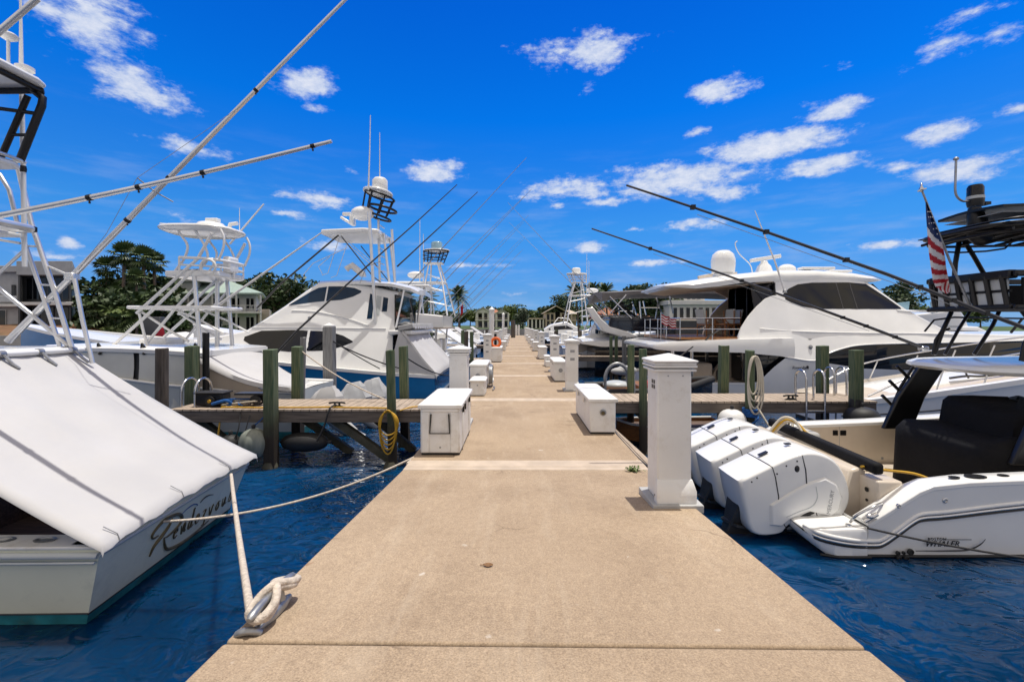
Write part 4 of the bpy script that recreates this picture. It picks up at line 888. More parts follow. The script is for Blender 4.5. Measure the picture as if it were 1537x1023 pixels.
    for yy in (503, 478, 452, 428, 370, 322): tw('rung', [(lerp(108, 47, (520 - yy) / 185), yy), (lerp(91, 25, (520 - yy) / 190), yy - 1)], .013)
    tw('brace', [(103, 519), (50, 474), (0, 434), (-60, 385)], .026); tw('brace', [(40, 372), (0, 409), (-40, 445)], .020)
    tw('brace', [(73, 400), (108, 415)], .016); tw('outrigger_strut', [(139, 545), (124, 480), (112, 418)], .026); tw('rail', [(30, 365), (0, 360), (-40, 356)], .017)
    # lower platform and its rail
    b = B(); b.slab([(-6.15, yc - .86), (-6.15, yc + .80), (-7.6, yc + .80), (-7.6, yc - .86)], 2.58, 2.63); b.build('tower_platform', W, t, bevel=.015)
    b = B(); b.tube(smooth_path([(-7.6, yc + .86, 2.70), (-6.4, yc + .86, 2.70), (-6.05, yc + .80, 2.69), (-5.98, yc + .5, 2.69), (-5.98, yc - .5, 2.69), (-6.05, yc - .80, 2.69), (-6.4, yc - .86, 2.70), (-7.6, yc - .86, 2.70)], 5), .045, 9); b.build('platform_rim', ALU, t, smooth=60)
    b = B(); b.bb((-6.11, yc + .72, 2.66), (-6.03, yc + .875, 2.73)); b.build('rail_clamp', BLACK, t, bevel=.01)
    # buggy top: upper platform, black frame, white hard top
    b = B(); b.slab([(-6.10, yc - .74), (-6.02, yc - .6), (-6.02, yc + .6), (-6.10, yc + .74), (-7.7, yc + .74), (-7.7, yc - .74)], 3.40, 3.47); b.build('tower_helm_platform', W, t, bevel=.025)
    b = B(); b.tube(smooth_path([(-7.7, yc + .76, 3.52), (-6.3, yc + .76, 3.52), (-6.04, yc + .68, 3.50), (-6.0, yc, 3.5), (-6.04, yc - .68, 3.5), (-6.3, yc - .76, 3.52), (-7.7, yc - .76, 3.52)], 5), .022, 8); b.build('platform_rail', ALU, t, smooth=60)
    for s in (-1, 1):
        y = yc + s * .70
        b = B(); b.tube([(-6.07, y, 3.5), (-5.80, y, 4.18), (-5.79, y, 4.27), (-5.9, y, 4.36)], .042, 10); b.build('top_frame', BLACK, t, smooth=60)
        b = B(); b.tube([(-6.32, y, 3.5), (-5.97, y, 4.30)], .034, 10); b.build('top_frame', BLACK, t, smooth=60)
        b = B(); b.tube([(-6.17, y, 3.82), (-5.94, y, 3.82)], .02, 8); b.build('top_frame_brace', BLACK, t, smooth=60)
        b = B(); b.tube([(-5.86, y, 4.08), (-6.3, y, 4.14), (-7.6, y, 4.16)], .024, 8); b.build('top_frame_brace', BLACK, t, smooth=60)
    b = B(); b.tube(smooth_path([(-7.7, yc + .72, 4.37), (-6.0, yc + .72, 4.37), (-5.85, yc + .62, 4.37), (-5.85, yc - .62, 4.37), (-6.0, yc - .72, 4.37), (-7.7, yc - .72, 4.37)], 5), .036, 9); b.build('top_rim_tube', BLACK, t, smooth=60)
    q = [(-5.83 - .12 * (1 - math.cos(a)) , yc + .78 - .16 + .16 * math.sin(a)) for a in ()]
    b = B(); b.slab([(-5.72, yc - .6), (-5.72, yc + .6), (-5.78, yc + .74), (-5.95, yc + .80), (-7.8, yc + .80), (-7.8, yc - .80), (-5.95, yc - .80), (-5.78, yc - .74)], 4.40, 4.47); b.build('hard_top', W, t, bevel=.035, seg=3)
    b = B(); c = Vector((-5.82, 5.22, 4.47)); b.tube([c, c + Vector((0, 0, .30))], .016, 8); b.lathe([(.02, .28), (.085, .32), (.09, .345), (.06, .37), (.01, .375)], c, 0, 16); b.build('satnav_antenna', W, t, smooth=50)
    b = B(); b.lathe([(.05, 0), (.05, .05), (.09, .07), (.09, .11), (.05, .13), (.01, .135)], (-5.88, 5.45, 4.47), 0, 16); b.build('small_dome', W, t, smooth=50)
    b = B(); b.tube([P(37, 400, 5.75), P(35, 260, 5.75), P(32, 110, 5.75), P(31, 0, 5.75), P(30, -60, 5.75)], [.026, .026, .024, .012, .008], 8); b.lathe([(.03, -.02), (.035, .02), (.028, .06)], P(35, 256, 5.75), 1, 10); b.build('whip_antenna', [W, BLACK], t, smooth=60)
    # outriggers
    def rigger(pts, r0, r1, rings):
        n = len(pts); b = B(); b.tube(pts, [lerp(r0, r1, i / (n - 1)) for i in range(n)], 9); o = b.build('outrigger', ALU, t, smooth=60)
        for f in rings:
            i = f * (n - 1); p = pts[int(i)].lerp(pts[min(n - 1, int(i) + 1)], i - int(i)); b = B(); r = lerp(r0, r1, f); d = (pts[-1] - pts[0]).normalized()
            b.tube([p - d * .02, p + d * .02], r * 1.22, 9); b.lathe([(.003, -.03), (.009, -.028), (.009, -.012), (.003, -.005)], p - Vector((0, 0, r * 1.1)), 0, 8); b.build('line_guide', BLACK, o, smooth=50)
        return o
    pts = [P(lerp(12, 108, i / 3), lerp(512, 415, i / 3), 5.95) for i in range(3)] + [P(lerp(108, 520, i / 8), lerp(415, -2, i / 8) , 5.97) for i in range(9)]
    o1 = rigger(pts, .044, .020, (.42, .53, .76))
    b = B(); b.tube([P(206, 267, 5.8), P(233, 288, 5.95), P(260, 303, 6.1)], .008, 6); b.build('spreader', GALV, o1)
    b = B(); b.tube([P(118, 405, 5.9), P(160, 350, 5.9), P(206, 267, 5.8)], .003, 4); b.tube([P(206, 267, 5.8), P(361, 160, 5.9)], .003, 4); b.build('stay', GALV, o1)
    pts = [P(lerp(-70, 498, i / 12), lerp(337, 212, i / 12) + 5 * math.sin(PI * i / 12), 4.35) for i in range(13)]
    rigger(pts, .030, .017, (.36, .49, .66, .95))
    b = B(); c = P(108, 415, 5.95); b.box(c, (.12, .12, .1)); b.build('outrigger_base', ALU, t, bevel=.02)
    pts = [P(lerp(-120, 57, i / 6), lerp(150, -2, i / 6), 4.9) for i in range(7)]; rigger(pts, .034, .03, ())
    # writing on the transom
    n_ = Vector((1, .085, -.33)).normalized(); o_ = Vector((-3.45, yc, -.3))
    def hit(px, py, off=.004):
        d = Vector(((px - CX) / F, 1, (HY - py) / F)); c = Vector((0, 0, HC)); s = (o_ - c).dot(n_) / d.dot(n_); return c + d * s + n_ * off
    Zm = lambda x, y: hit(215 + x / 8.527, 730 + y / 8.527)
    def stroke(b, pts, r):
        q = smooth_path([Zm(*p) for p in pts], 5); n = len(q); rr = [r * (.35 + .65 * math.sin(PI * min(1, max(0, (i + .6) / n)))) for i in range(n)]
        b.tube(q, rr, 6)
        return b
    b = B(); stroke(b, [(75, 890), (130, 760), (220, 640), (320, 500), (370, 400)], .021); stroke(b, [(190, 625), (120, 660), (112, 610), (190, 500), (280, 415), (400, 360), (470, 355), (488, 400), (470, 460), (400, 545), (310, 630), (262, 655)], .018)
    stroke(b, [(262, 655), (268, 740), (300, 795), (400, 765), (560, 665), (700, 550), (830, 430)], .018)
    G = {'e': [(0, .45), (.5, .6), (.45, .95), (.2, .9), (.05, .4), (.2, 0), (.6, .15)], 'n': [(0, .9), (.1, .1), (.15, .1), (.45, .95), (.55, .8), (.55, .05), (.8, .15)], 'd': [(.5, .8), (.2, .9), (.02, .4), (.15, 0), (.45, .4), (.62, 2.0), (.5, .3), (.55, 0), (.85, .2)],
         'z': [(0, .9), (.5, .95), (.1, .1), (.5, .0), (.45, -.6), (.1, -.7)], 'v': [(0, .95), (.15, .05), (.3, .1), (.55, .95), (.7, .8)], 'o': [(.4, .95), (.05, .5), (.2, 0), (.5, .4), (.42, .92), (.8, .8)], 'u': [(.05, .95), (.05, .15), (.25, .02), (.5, .9), (.5, .1), (.8, .15)], 's': [(.0, .1), (.4, 1.5), (.5, .6), (.3, .0), (.0, .12)]}
    x, y = 372, 672
    for i, ch in enumerate('endezvous'):
        s = 1 - .022 * i; w = 92 * s
        stroke(b, [(x + gx * w * .95 + gy * 22 * s, y - gx * w * .66 - gy * 124 * s) for gx, gy in G[ch]], .0115 * s); x += w * 1.04; y -= w * .70
    b.build('script_lettering', INKG, t, smooth=60)
    b = B(); stroke(b, [(490, 350), (560, 280), (640, 225), (690, 225), (680, 245)], .006); b.build('blue_flourish', ROPEB, t, smooth=60)
    b = B(); stroke(b, [(725, 205), (770, 150), (830, 110), (895, 100)], .007); b.build('dark_flourish', INK, t, smooth=60)
    b = B(); q0 = Zm(575, 775); q1 = Zm(885, 545); ux = (q1 - q0).normalized(); uy = n_.cross(ux); write(b, 'INDIANA  CITY', .075, q0, ux, uy, depth=.0015); b.build('port_lettering', INK, t)
    b = B(); c = hit(203, 888, .0); b.lathe([(.07, 0), (.075, .012), (.055, .014), (.052, .002), (.001, .002)], c, 0, 18, n_.to_track_quat('Z', 'Y').to_matrix()); b.build('exhaust_outlet', RUBBER, t, smooth=40)
    b = B(); c = hit(341, 790, .0); b.tube([c, c + Vector((.12, 0, -.02)), c + Vector((.13, 0, -.1))], .03, 7); b.build('trim_tab', GALV, t, smooth=50)
near_boat()
# ================================================================ second boat: white cover, pale half tower, netted outboards
def tower_tools(t, yc):
    def tw(name, px, r, m=WALU, Y=11., both=True, n=8, parent=None):
        pts = [P(q[0], q[1], q[2] if len(q) > 2 else Y) for q in px]; o = None
        for s in ((0, 1) if both else (0,)):
            b = B(); b.tube([Vector((p.x, 2 * yc - p.y, p.z)) for p in pts] if s else pts, r, n); o = b.build(name, m, parent or t, smooth=60)
        return o
    return tw
def cover_sheet(c00, c01, c10, c11, nu=18, nv=18, sag_=.12, crown=.0, rip=.012, fold=0., seed=0):
    g = []
    for i in range(nu + 1):
        u = i / nu; row = []
        for j in range(nv + 1):
            v = j / nv; p = Vector(c00).lerp(Vector(c10), u).lerp(Vector(c01).lerp(Vector(c11), u), v); e = math.sin(PI * v)
            p.z += -sag_ * math.sin(PI * u) * (1 - .5 * e) + crown * e + rip * math.sin(v * 17 + 2 * math.sin(u * 3 + seed)) * (.3 + u) * math.sin(PI * min(1, u + .05)) + fold * math.sin(v * 40 + seed) * u * (1 - u)
            row.append(p)
        row.insert(0, row[0] + Vector((0, -.01, -.09))); row.append(row[-1] + Vector((0, .01, -.09)))
        g.append(row)
    g.append([p + Vector((.02, 0, -.10)) for p in g[-1]])
    return g
def second_boat():
    yc = 11.4; t = thing('centre_console_boat', 'white boat with pale half tower, draped cover and netted outboards behind the hose finger pier', 'boat', (-4.7, yc, WZ))
    yc = 11.0
    st = [(-4.85, 1.10, .02, 1.0, -1.02, -1.5), (-6, 1.16, .06, 1.05, -1.02, -1.5), (-7.5, 1.20, .2, 1.05, -1.02, -1.55), (-9.5, 1.2, .46, .9, -1.0, -1.5), (-11.5, .95, .7, .5, -.95, -1.4), (-13, .5, .9, .2, -.8, -1.2), (-14, .05, 1.05, .03, -.5, -.7)]
    b = B(); add_hull(b, st, yc, 0, 1, 1); b.build('hull', [LGREY, TEAL], t, smooth=40)
    b = B(); deck(b, st, yc, 0, dz=-.03, crown=.05); b.build('deck', W, t, smooth=60)
    b = B()
    for s in (-1, 1): b.tube(sheer(st, yc, s, .0), .03, 8)
    b.build('rub_rail', W, t, smooth=60)
    # cloth enclosure and the deck over it
    def cloth(pts, nx, nz, seed):
        (x0, x1, z0, z1, y) = pts; return [[Vector((lerp(x0, x1, i / nx), y - .03 * math.sin(i * 1.7 + seed) * (j / nz) + .012 * math.sin(i * 3.1 + j), lerp(z1, z0, j / nz))) for j in range(nz + 1)] for i in range(nx + 1)]
    for k, (x0, x1) in enumerate(((-9.9, -8.28), (-8.16, -7.62), (-7.58, -6.72))):
        b = B(); g = cloth((x0, x1, -.42, .90, 9.86), 10, 8, k * 2)
        if k == 0:
            for i, row in enumerate(g):
                for j, p in enumerate(row): p.x -= .12 * (j / 8) ** 2 * (i / 10)
        b.sheet(g, 0, .006); b.build('side_curtain', GFABRIC, t, smooth=70)
    b = B(); b.bb((-9.9, 9.93, -.4), (-7.3, 12.1, .86)); b.build('deckhouse', CHAR, t)
    b = B(); b.loft([[(x, 9.82, z), (x, 9.80, z + .09), (x, 9.9, z + .13), (x, 12.3, z + .13), (x, 12.4, z + .09), (x, 12.38, z)] for x, z in ((-10.2, .93), (-8.5, .90), (-7.6, .86), (-6.75, .80))]); b.build('upper_deck', W, t, smooth=40, bevel=.01)
    b = B(); b.bb((-9.3, 11.2, 1.0), (-8.6, 12.2, 1.16)); b.build('deck_hatch', W, t, bevel=.05)
    for x in (-9.1, -8.15, -7.0): b = B(); b.tube([(x, 9.92, 1.0), (x + .05, 9.86, 1.08), (x + .1, 9.9, .98), (x + .12, 9.82, .86)], .03, 6); b.build('line_clip', RUBBER, t, smooth=50)
    g = cover_sheet((-6.85, 9.78, .80), (-7.0, 12.3, .92), (-4.84, 9.84, .14), (-5.3, 11.7, .05), sag_=.16, crown=.06, rip=.018)
    b = B(); b.sheet(g, 0, .006); b.build('cockpit_cover', FABRIC, t, smooth=75)
    b = B(); pts = [P(*q, 9.83) for q in ((301, 546), (340, 562), (376, 573), (400, 590), (392, 606), (300, 606))]; b.prism([(p.x, p.z) for p in pts], 9.81, 9.835); b.build('shaded_side', TANSHADE, t)  # tan panel stands in for the cream hull side shaded by the cover
    yc = 11.2; tw = tower_tools(t, yc)
    tw('tower_leg', [(291, 405), (296, 465), (301, 528)], .045, ALU, 10.6, n=10); tw('tower_leg', [(326, 417), (326, 528)], .05, ALU, 11.4, both=False)
    tw('tower_leg', [(205, 470), (297, 388), (318, 350)], .036, W, 10.55); tw('tower_leg', [(160, 527), (228, 466), (290, 405)], .036, W, 10.55)
    tw('cross_brace', [(211, 467), (258, 498), (283, 512)], .03, ALU, 10.6); tw('cross_brace', [(220, 515), (262, 464), (292, 432)], .032, W, 10.6); tw('cross_brace', [(262, 464), (300, 480), (336, 500)], .026, W, 10.7)
    tw('cross_brace', [(209, 470), (216, 500), (222, 520)], .03, W, 10.55, both=False)
    b = B(); b.slab([(-9.0, 10.5), (-9.0, 11.9), (-7.15, 11.9), (-7.05, 11.75), (-7.05, 10.65), (-7.15, 10.5)], 1.86, 1.94); b.build('lower_platform', W, t, bevel=.03)
    b = B(); b.slab([(-8.15, 10.55), (-8.15, 11.85), (-7.1, 11.85), (-6.98, 11.7), (-6.98, 10.7), (-7.1, 10.55)], 2.62, 2.76); b.build('helm_platform', W, t, bevel=.04)
    ring = smooth_path([(-7.8, 10.55, 3.06), (-7.2, 10.55, 3.03), (-6.98, 10.75, 3.02), (-6.94, 11.2, 3.02), (-6.98, 11.65, 3.02), (-7.2, 11.85, 3.03), (-7.8, 11.85, 3.06)], 5)
    b = B(); b.tube(ring, .034, 8); b.tube([p - Vector((0, 0, .17)) for p in ring], .022, 8)
    for k in (0, 8, 15, 22, 29): b.tube([ring[k], ring[k] - Vector((0, 0, .38))], .025, 6)
    b.build('helm_rail', W, t, smooth=60)
    b = B(); b.bb((-7.1, 11.0, 2.76), (-6.92, 11.4, 3.16)); b.build('helm_console', W, t, bevel=.05)
    b = B(); b.loft([[(-6.7 + .16 * math.cos(a) * 0 , 11.25 + (.17 + .03 * math.cos(c)) * math.sin(a), 2.62 + (.17 + .03 * math.cos(c)) * math.cos(a)) if 0 else Vector((-7.1 + (.17 + .03 * math.cos(c)) * math.sin(a), 10.5 + .03 * math.sin(c), 2.83 + (.17 + .03 * math.cos(c)) * math.cos(a))) for c in [2 * PI * k / 8 for k in range(8)]] for a in [2 * PI * i / 24 for i in range(25)]], 0, caps=False); b.build('hose_ring', W2, t, smooth=60)
    for s in (-1, 1):
        y = yc + s * .52
        for X0, X1 in ((-8.0, -7.75), (-7.45, -7.35), (-6.98, -6.95)):
            b = B(); b.tube(smooth_path([(X0, y, 2.75), (X0 + .22, y, 3.05), (X1 + .05, y, 3.35), (X1 - .12, y, 3.62), (X1 - .18, y, 3.74)] if X0 < -7 else [(X0, y, 3.0), (X0 + .12, y, 3.3), (X1 + .1, y, 3.55), (X1 + .02, y, 3.74)], 4), .028, 8); b.build('top_strut', W, t, smooth=60)
    # hard top
    o = []
    for i in range(24):
        a = 2 * PI * i / 24; o.append((-7.68 + .84 * math.copysign(abs(math.cos(a)) ** .7, math.cos(a)), yc + .74 * math.copysign(abs(math.sin(a)) ** .6, math.sin(a))))
    b = B(); b.loft([[(x0 * s + (1 - s) * -7.68, (y0 - yc) * s + yc, z) for x0, y0 in o] for s, z in ((.80, 3.70), (.97, 3.76), (1.0, 3.80), (.97, 3.84), (.6, 3.88), (.2, 3.90))]); b.build('hard_top', W, t, smooth=50)
    b = B(); b.lathe([(.30, 0), (.32, .05), (.27, .11), (.15, .14), (.01, .15)], (-7.5, yc, 3.88), 0, 20); b.build('radar_dome', W, t, smooth=60)
    b = B(); b.bb((-7.6, yc - .08, 4.02), (-7.3, yc + .08, 4.11)); b.build('horn_block', W, t, bevel=.02); b = B(); b.tube([(-7.05, 11.2, 3.86), (-7.02, 11.2, 3.97), (-6.85, 11.2, 3.99)], .05, 8); b.build('loudhailer', W, t, smooth=50)
    b = B(); b.tube([(-8.3, 11.0, 3.84), (-8.3, 11.0, 3.92), (-8.6, 11.0, 3.95)], .012, 6); b.build('wind_vane', W, t)
    b = B(); b.tube([(-7.1, 11.7, 3.85), (-7.1, 11.7, 4.5)], [.014, .007], 6); b.build('whip_antenna', W, t)
    b = B(); b.tube([P(329, 457, 10.2), P(484, 348, 10.2)], [.032, .014], 8); b.build('outrigger', WALU, t, smooth=60)
    b = B(); b.tube([P(345, 366, 12.3), P(396, 306, 12.3)], [.03, .018], 8); b.build('outrigger', WALU, t, smooth=60)
    # outboards under sheer netting
    for k, (x, y) in enumerate(((-4.3, 10.35), (-3.95, 11.1), (-3.75, 11.9))):
        sd = random.Random(k + 4); b = B(); c = Vector((x, y, -.26)); R = []
        for i in range(7):
            q = i / 6; r = .46 * math.cos(q * 1.35) ** .8 + .02; R.append([c + Vector(((r * (1.05 if k else 1.1)) * math.cos(a) * (1 + sd.uniform(-.12, .12)), r * .62 * math.sin(a) * (1 + sd.uniform(-.1, .1)), -.32 + .66 * q + sd.uniform(-.015, .015) + (.04 * math.cos(a) if q > .6 else 0))) for a in [2 * PI * j / 9 for j in range(9)]])
        b.loft(R); cw = b.build('netted_outboard', [FABRIC if k == 0 else MESHF], t, smooth=22)
        b = B(); b.tube([c + Vector((.05, 0, -.25)), c + Vector((.35, 0, -.52)), c + Vector((.62, 0, -.72))], [.20, .17, .13], 10); b.build('midsection', STUCCOG, cw, smooth=50)
        b = B(); b.tube([c + Vector((.5, 0, -.62)), c + Vector((.85, 0, -.82))], [.075, .10], 10); b.tube([c + Vector((.62, 0, -.6)), c + Vector((.52, 0, -1.0))], .05, 6); b.build('gearcase', GALV, cw, smooth=50)
second_boat()

# ================================================================ the big blue hulled sportfisher
def blue_boat():
    yc = 16.6; t = thing('blue_sportfishing_boat', 'big sportfisher with bright blue hull, white enclosed bridge and tall tower with black hoops', 'boat', (-2.6, yc, WZ))
    st = [(-2.6, 2.05, -.17, 1.9, -1.02, -1.6), (-4, 2.10, -.08, 1.95, -1.02, -1.6), (-6.2, 2.15, .12, 1.9, -1.02, -1.65), (-9, 2.1, .42, 1.65, -1.0, -1.7), (-13, 1.75, .85, 1.0, -.95, -1.6), (-16, .95, 1.2, .4, -.85, -1.4), (-18, .06, 1.45, .03, -.5, -.8)]
    b = B(); add_hull(b, st, yc, 0, 1, 2); b.build('hull', [BLUEH, TAR, NAVY], t, smooth=40)
    b = B(); deck(b, st, yc, 0, dz=-.01, crown=.12); b.build('deck', W, t, smooth=60)
    b = B()
    for s in (-1, 1): b.loft([[(x, y - s * .06, z - .04), (x, y + s * .035, z - .05), (x, y + s * .03, z + .05), (x, y - s * .06, z + .06)] for x, y, z in sheer(st, yc, s)])
    b.bb((-2.57, yc - 2.05, -.22), (-2.63, yc + 2.05, -.11)); b.build('sheer_moulding', W, t, smooth=40)
    b = B(); b.bb((-2.59, yc - 1.9, -.88), (-2.56, yc + 1.9, -.80)); b.build('boot_stripe', INKGR, t)
    hs = [(-4.0, -.05, 2.62, 2.02, 1.08, .12, .05), (-5.4, 0, 2.92, 2.04, .86, .18, .08), (-6.2, .05, 2.98, 2.04, .82, .2, .08), (-6.85, .1, 2.96, 2.04, .80, .2, .08), (-7.2, .1, 2.72, 2.02, .86, .2, .08), (-7.95, .15, 2.12, 1.98, 1.02, .2, .08), (-8.6, .2, 1.62, 1.95, 1.2, .16, .08), (-9.05, .25, 1.30, 1.88, 1.35, .12, .06), (-10.6, .4, 1.0, 1.6, 1.25, .1, .05), (-12.5, .6, .98, .9, .7, .1, .04)]
    b = B(); add_body(b, hs, yc); b.build('superstructure', W, t, smooth=35)
    for s in (-1, 1):
        for cols in ([(-7.74, 2.16, 2.18), (-7.40, 2.20, 2.40), (-7.08, 2.24, 2.62), (-6.80, 2.27, 2.77), (-6.52, 2.30, 2.81)], [(-6.46, 2.30, 2.82), (-5.95, 2.34, 2.82), (-5.55, 2.46, 2.76), (-5.30, 2.60, 2.66)]):
            b = B(); skin(b, hs, yc, s, cols); b.build('bridge_window', BGLASS, t, smooth=30)
        b = B(); skin(b, hs, yc, s, [(-9.02, .98, 1.10), (-8.5, .72, 1.30), (-7.4, .62, 1.32), (-6.2, .66, 1.28), (-5.7, .78, 1.14), (-5.35, .92, .96)]); b.build('saloon_window', GLASS, t, smooth=30)
        for z0, z1, x0, x1 in ((1.98, 1.46, -7.6, -4.9), (1.40, 1.36, -8.85, -4.3)):
            b = B(); q = [(lerp(x0, x1, i / 10), z0 + (z1 - z0) * (i / 10) ** 2) for i in range(11)]; b.tube([(x, yc + s * (half_at(hs, x, z) + .0), z) for x, z in q], .028, 6); b.build('style_line', W, t, smooth=60)
        for k, x in enumerate((-4.98, -4.74, -4.50)): b = B(); skin(b, hs, yc, s, [(x, 1.7 + .12 * k, 2.56 - .06 * k), (x + .17, 1.7 + .12 * k, 2.52 - .06 * k)], mi=0); b.build('side_window', LGREY if k == 1 else BGLASS, t)
    b = B(); b.lathe([(.06, 0), (.06, .05), (.02, .07)], (-6.9, yc - half_at(hs, -6.9, 1.75), 1.72), 0, 10, Matrix.Rotation(PI / 2, 3, 'X')); b.build('deck_light', GALV, t)
    # bridge roof visor reaching aft
    b = B(); rr = [(-6.9, 2.96, .72), (-5.5, 2.99, .95), (-4.2, 2.88, 1.25), (-3.5, 2.72, 1.4), (-3.3, 2.62, 1.2)]
    b.loft([[(x, yc - w, z - .10), (x, yc - w, z), (x, yc - w * .7, z + .08), (x, yc, z + .12), (x, yc + w * .7, z + .08), (x, yc + w, z), (x, yc + w, z - .10), (x, yc, z - .06)] for x, z, w in rr]); b.build('bridge_roof', W, t, smooth=50)
    for s in (-1, 1): b = B(); b.tube([(-3.75, yc + s * 1.3, 2.66), (-3.95, yc + s * 1.6, 1.4)], .035, 8); b.build('roof_post', ALU, t, smooth=60)
    b = B(); b.bb((-4.15, yc - 1.85, 1.18), (-3.35, yc + 1.85, 1.32)); b.build('mezzanine_overhang', W, t, bevel=.04)
    b = B(); b.bb((-4.0, yc - 1.8, .0), (-3.96, yc + 1.8, 1.15)); b.bb((-4.02, yc - 1.5, 1.36), (-3.97, yc + 1.5, 2.5)); b.build('aft_glazing', GLASS, t)
    b = B(); b.box((-3.55, yc - .2, 1.42), (.5, 3.5, .16), rot=Matrix.Rotation(-.2, 3, 'Y')); bd = b.build('cover_box', STUCCOG, t, bevel=.02)
    b = B()
    for i in range(9): b.bb((-3.32, yc - 1.7 + i * .38, 1.36), (-3.29, yc - 1.45 + i * .38, 1.43))
    b.build('lettering', FWHITE, bd)
    g = cover_sheet((-3.65, yc - 1.95, 1.30), (-3.65, yc + 1.95, 1.32), (-2.55, yc - 2.05, -.06), (-2.55, yc + 2.05, -.06), sag_=.05, crown=.05, rip=.05, fold=.16, seed=2)
    b = B(); b.sheet(g, 0, .008); b.build('cockpit_cover', FABRIC, t, smooth=60)
    for s in (-1, 1):
        g = []
        for i in range(9):
            u = i / 8; x0 = lerp(-4.05, -2.62, u); g.append([Vector((lerp(x0, lerp(-3.75, -2.62, u), v), yc + s * (lerp(2.06, 1.93, v * (1 - u)) + .05 * math.sin(i * 2.1) * v * (1 - u)), lerp(-.03 - .10 * u, lerp(1.32, -.06, u), v))) for v in [j / 6 for j in range(7)]])
        b = B(); b.sheet(g, 0, .008); b.build('cover_side', FABRIC, t, smooth=50)
    # tower
    tw = tower_tools(t, yc)
    tw('tower_leg', [(554, 318), (560, 420), (568, 548)], .055, ALU, 15.2, n=9); tw('tower_leg', [(568, 330), (571, 459)], .045, ALU, 16.6, both=False); tw('tower_leg', [(576, 350), (584, 420), (604, 500)], .045, ALU, 16.2)
    for z in range(9): b = B(); zz = 2.9 + z * .27; b.tube([(-4.86, 16.35, zz), (-4.86, 16.85, zz)], .018, 6); b.build('rung', ALU, t)
    b = B(); b.slab([(-6.75, 15.75), (-6.75, 17.45), (-5.2, 17.75), (-4.72, 17.5), (-4.72, 15.7), (-5.2, 15.45)], 4.62, 4.80); b.build('tower_platform', W, t, bevel=.05, seg=3)
    b = B(); b.ball((-5.45, 16.2, 5.45), (.42, .3, .26), 0); b.build('radar_dome', W, t, smooth=70)
    b = B(); b.bb((-6.3, 16.5, 5.45), (-5.6, 16.62, 5.58)); b.bb((-6.0, 16.4, 5.1), (-5.85, 16.7, 5.45)); b.tube([(-6.35, 16.5, 5.4), (-5.95, 16.5, 5.15)], .06, 6); b.build('radar_array', W, t, bevel=.03)
    def hoop(cx, z, rx, ry, r, m, tilt=0., name='tower_hoop'):
        b = B(); b.tube([(cx + rx * math.cos(a), 16.6 + ry * math.sin(a), z + tilt * math.cos(a)) for a in [2 * PI * i / 24 for i in range(25)]], r, 7); b.build(name, m, t, smooth=60)
    hoop(-5.0, 5.42, .42, .5, .04, BLACK, -.12); hoop(-4.85, 5.72, .48, .55, .045, BLACK, -.10); hoop(-4.95, 6.18, .50, .6, .04, BLACK, -.14)
    for a in [2 * PI * i / 7 for i in range(7)]: b = B(); b.tube([(-4.95 + .5 * math.cos(a), 16.6 + .58 * math.sin(a), 6.15 - .14 * math.cos(a)), (-5.15 + .45 * math.cos(a), 16.6 + .5 * math.sin(a), 5.45)], .032, 7); b.build('hoop_post', BLACK, t, smooth=60)
    b = B(); b.slab([(-5.02 + .52 * math.cos(a), 16.6 + .62 * math.sin(a)) for a in [2 * PI * i / 20 for i in range(20)]], 6.26, 6.36)
    for v in b.v: v.z -= (v.x + 5.0) * .12
    b.build('buggy_top', W, t, bevel=.03)
    b = B(); b.lathe([(.26, 6.32), (.28, 6.36), (.27, 6.75), (.20, 6.83), (.01, 6.84)], (-4.95, 16.6, 0), 0, 18); b.build('helm_pod', W2, t, smooth=50)
    tw('whip_antenna', [(553, 285), (555, 225), (556, 173)], [.032, .022, .014], W, 16.0, both=False); tw('whip_antenna', [(570, 272), (570, 199)], [.022, .012], W, 16.7, both=False)
    tw('tower_stay', [(508, 353), (420, 427), (386, 462)], .032, CARBON, 15.4, both=False); tw('tower_stay', [(512, 354), (560, 415), (600, 445)], .02, CARBON, 15.6); tw('tower_stay', [(508, 354), (560, 400)], .012, ALU, 16.2); tw('tower_stay', [(510, 355), (492, 410), (483, 413)], .012, ALU, 16.2)
    tw('outrigger', [(415, 530), (447, 495), (550, 400), (620, 338), (686, 277)], [.038, .035, .026, .020, .013], CARBON, 14.3, both=False); tw('outrigger', [(596, 400), (650, 350), (717, 288)], [.035, .026, .014], CARBON, 18.8, both=False)
    tw('outrigger_spreader', [(540, 425), (550, 400), (572, 392)], .010, GALV, 14.3, both=False)
    for q in (((484, 411), (478, 400), (495, 385)), ((455, 413), (470, 395), (520, 372))): tw('bridge_rail', q, .012, ALU, 15.6, both=False)
    for q in (((520, 404), (528, 398), (545, 412), (545, 415)),): tw('searchlight', q, .12, W, 16.4, both=False)
blue_boat()

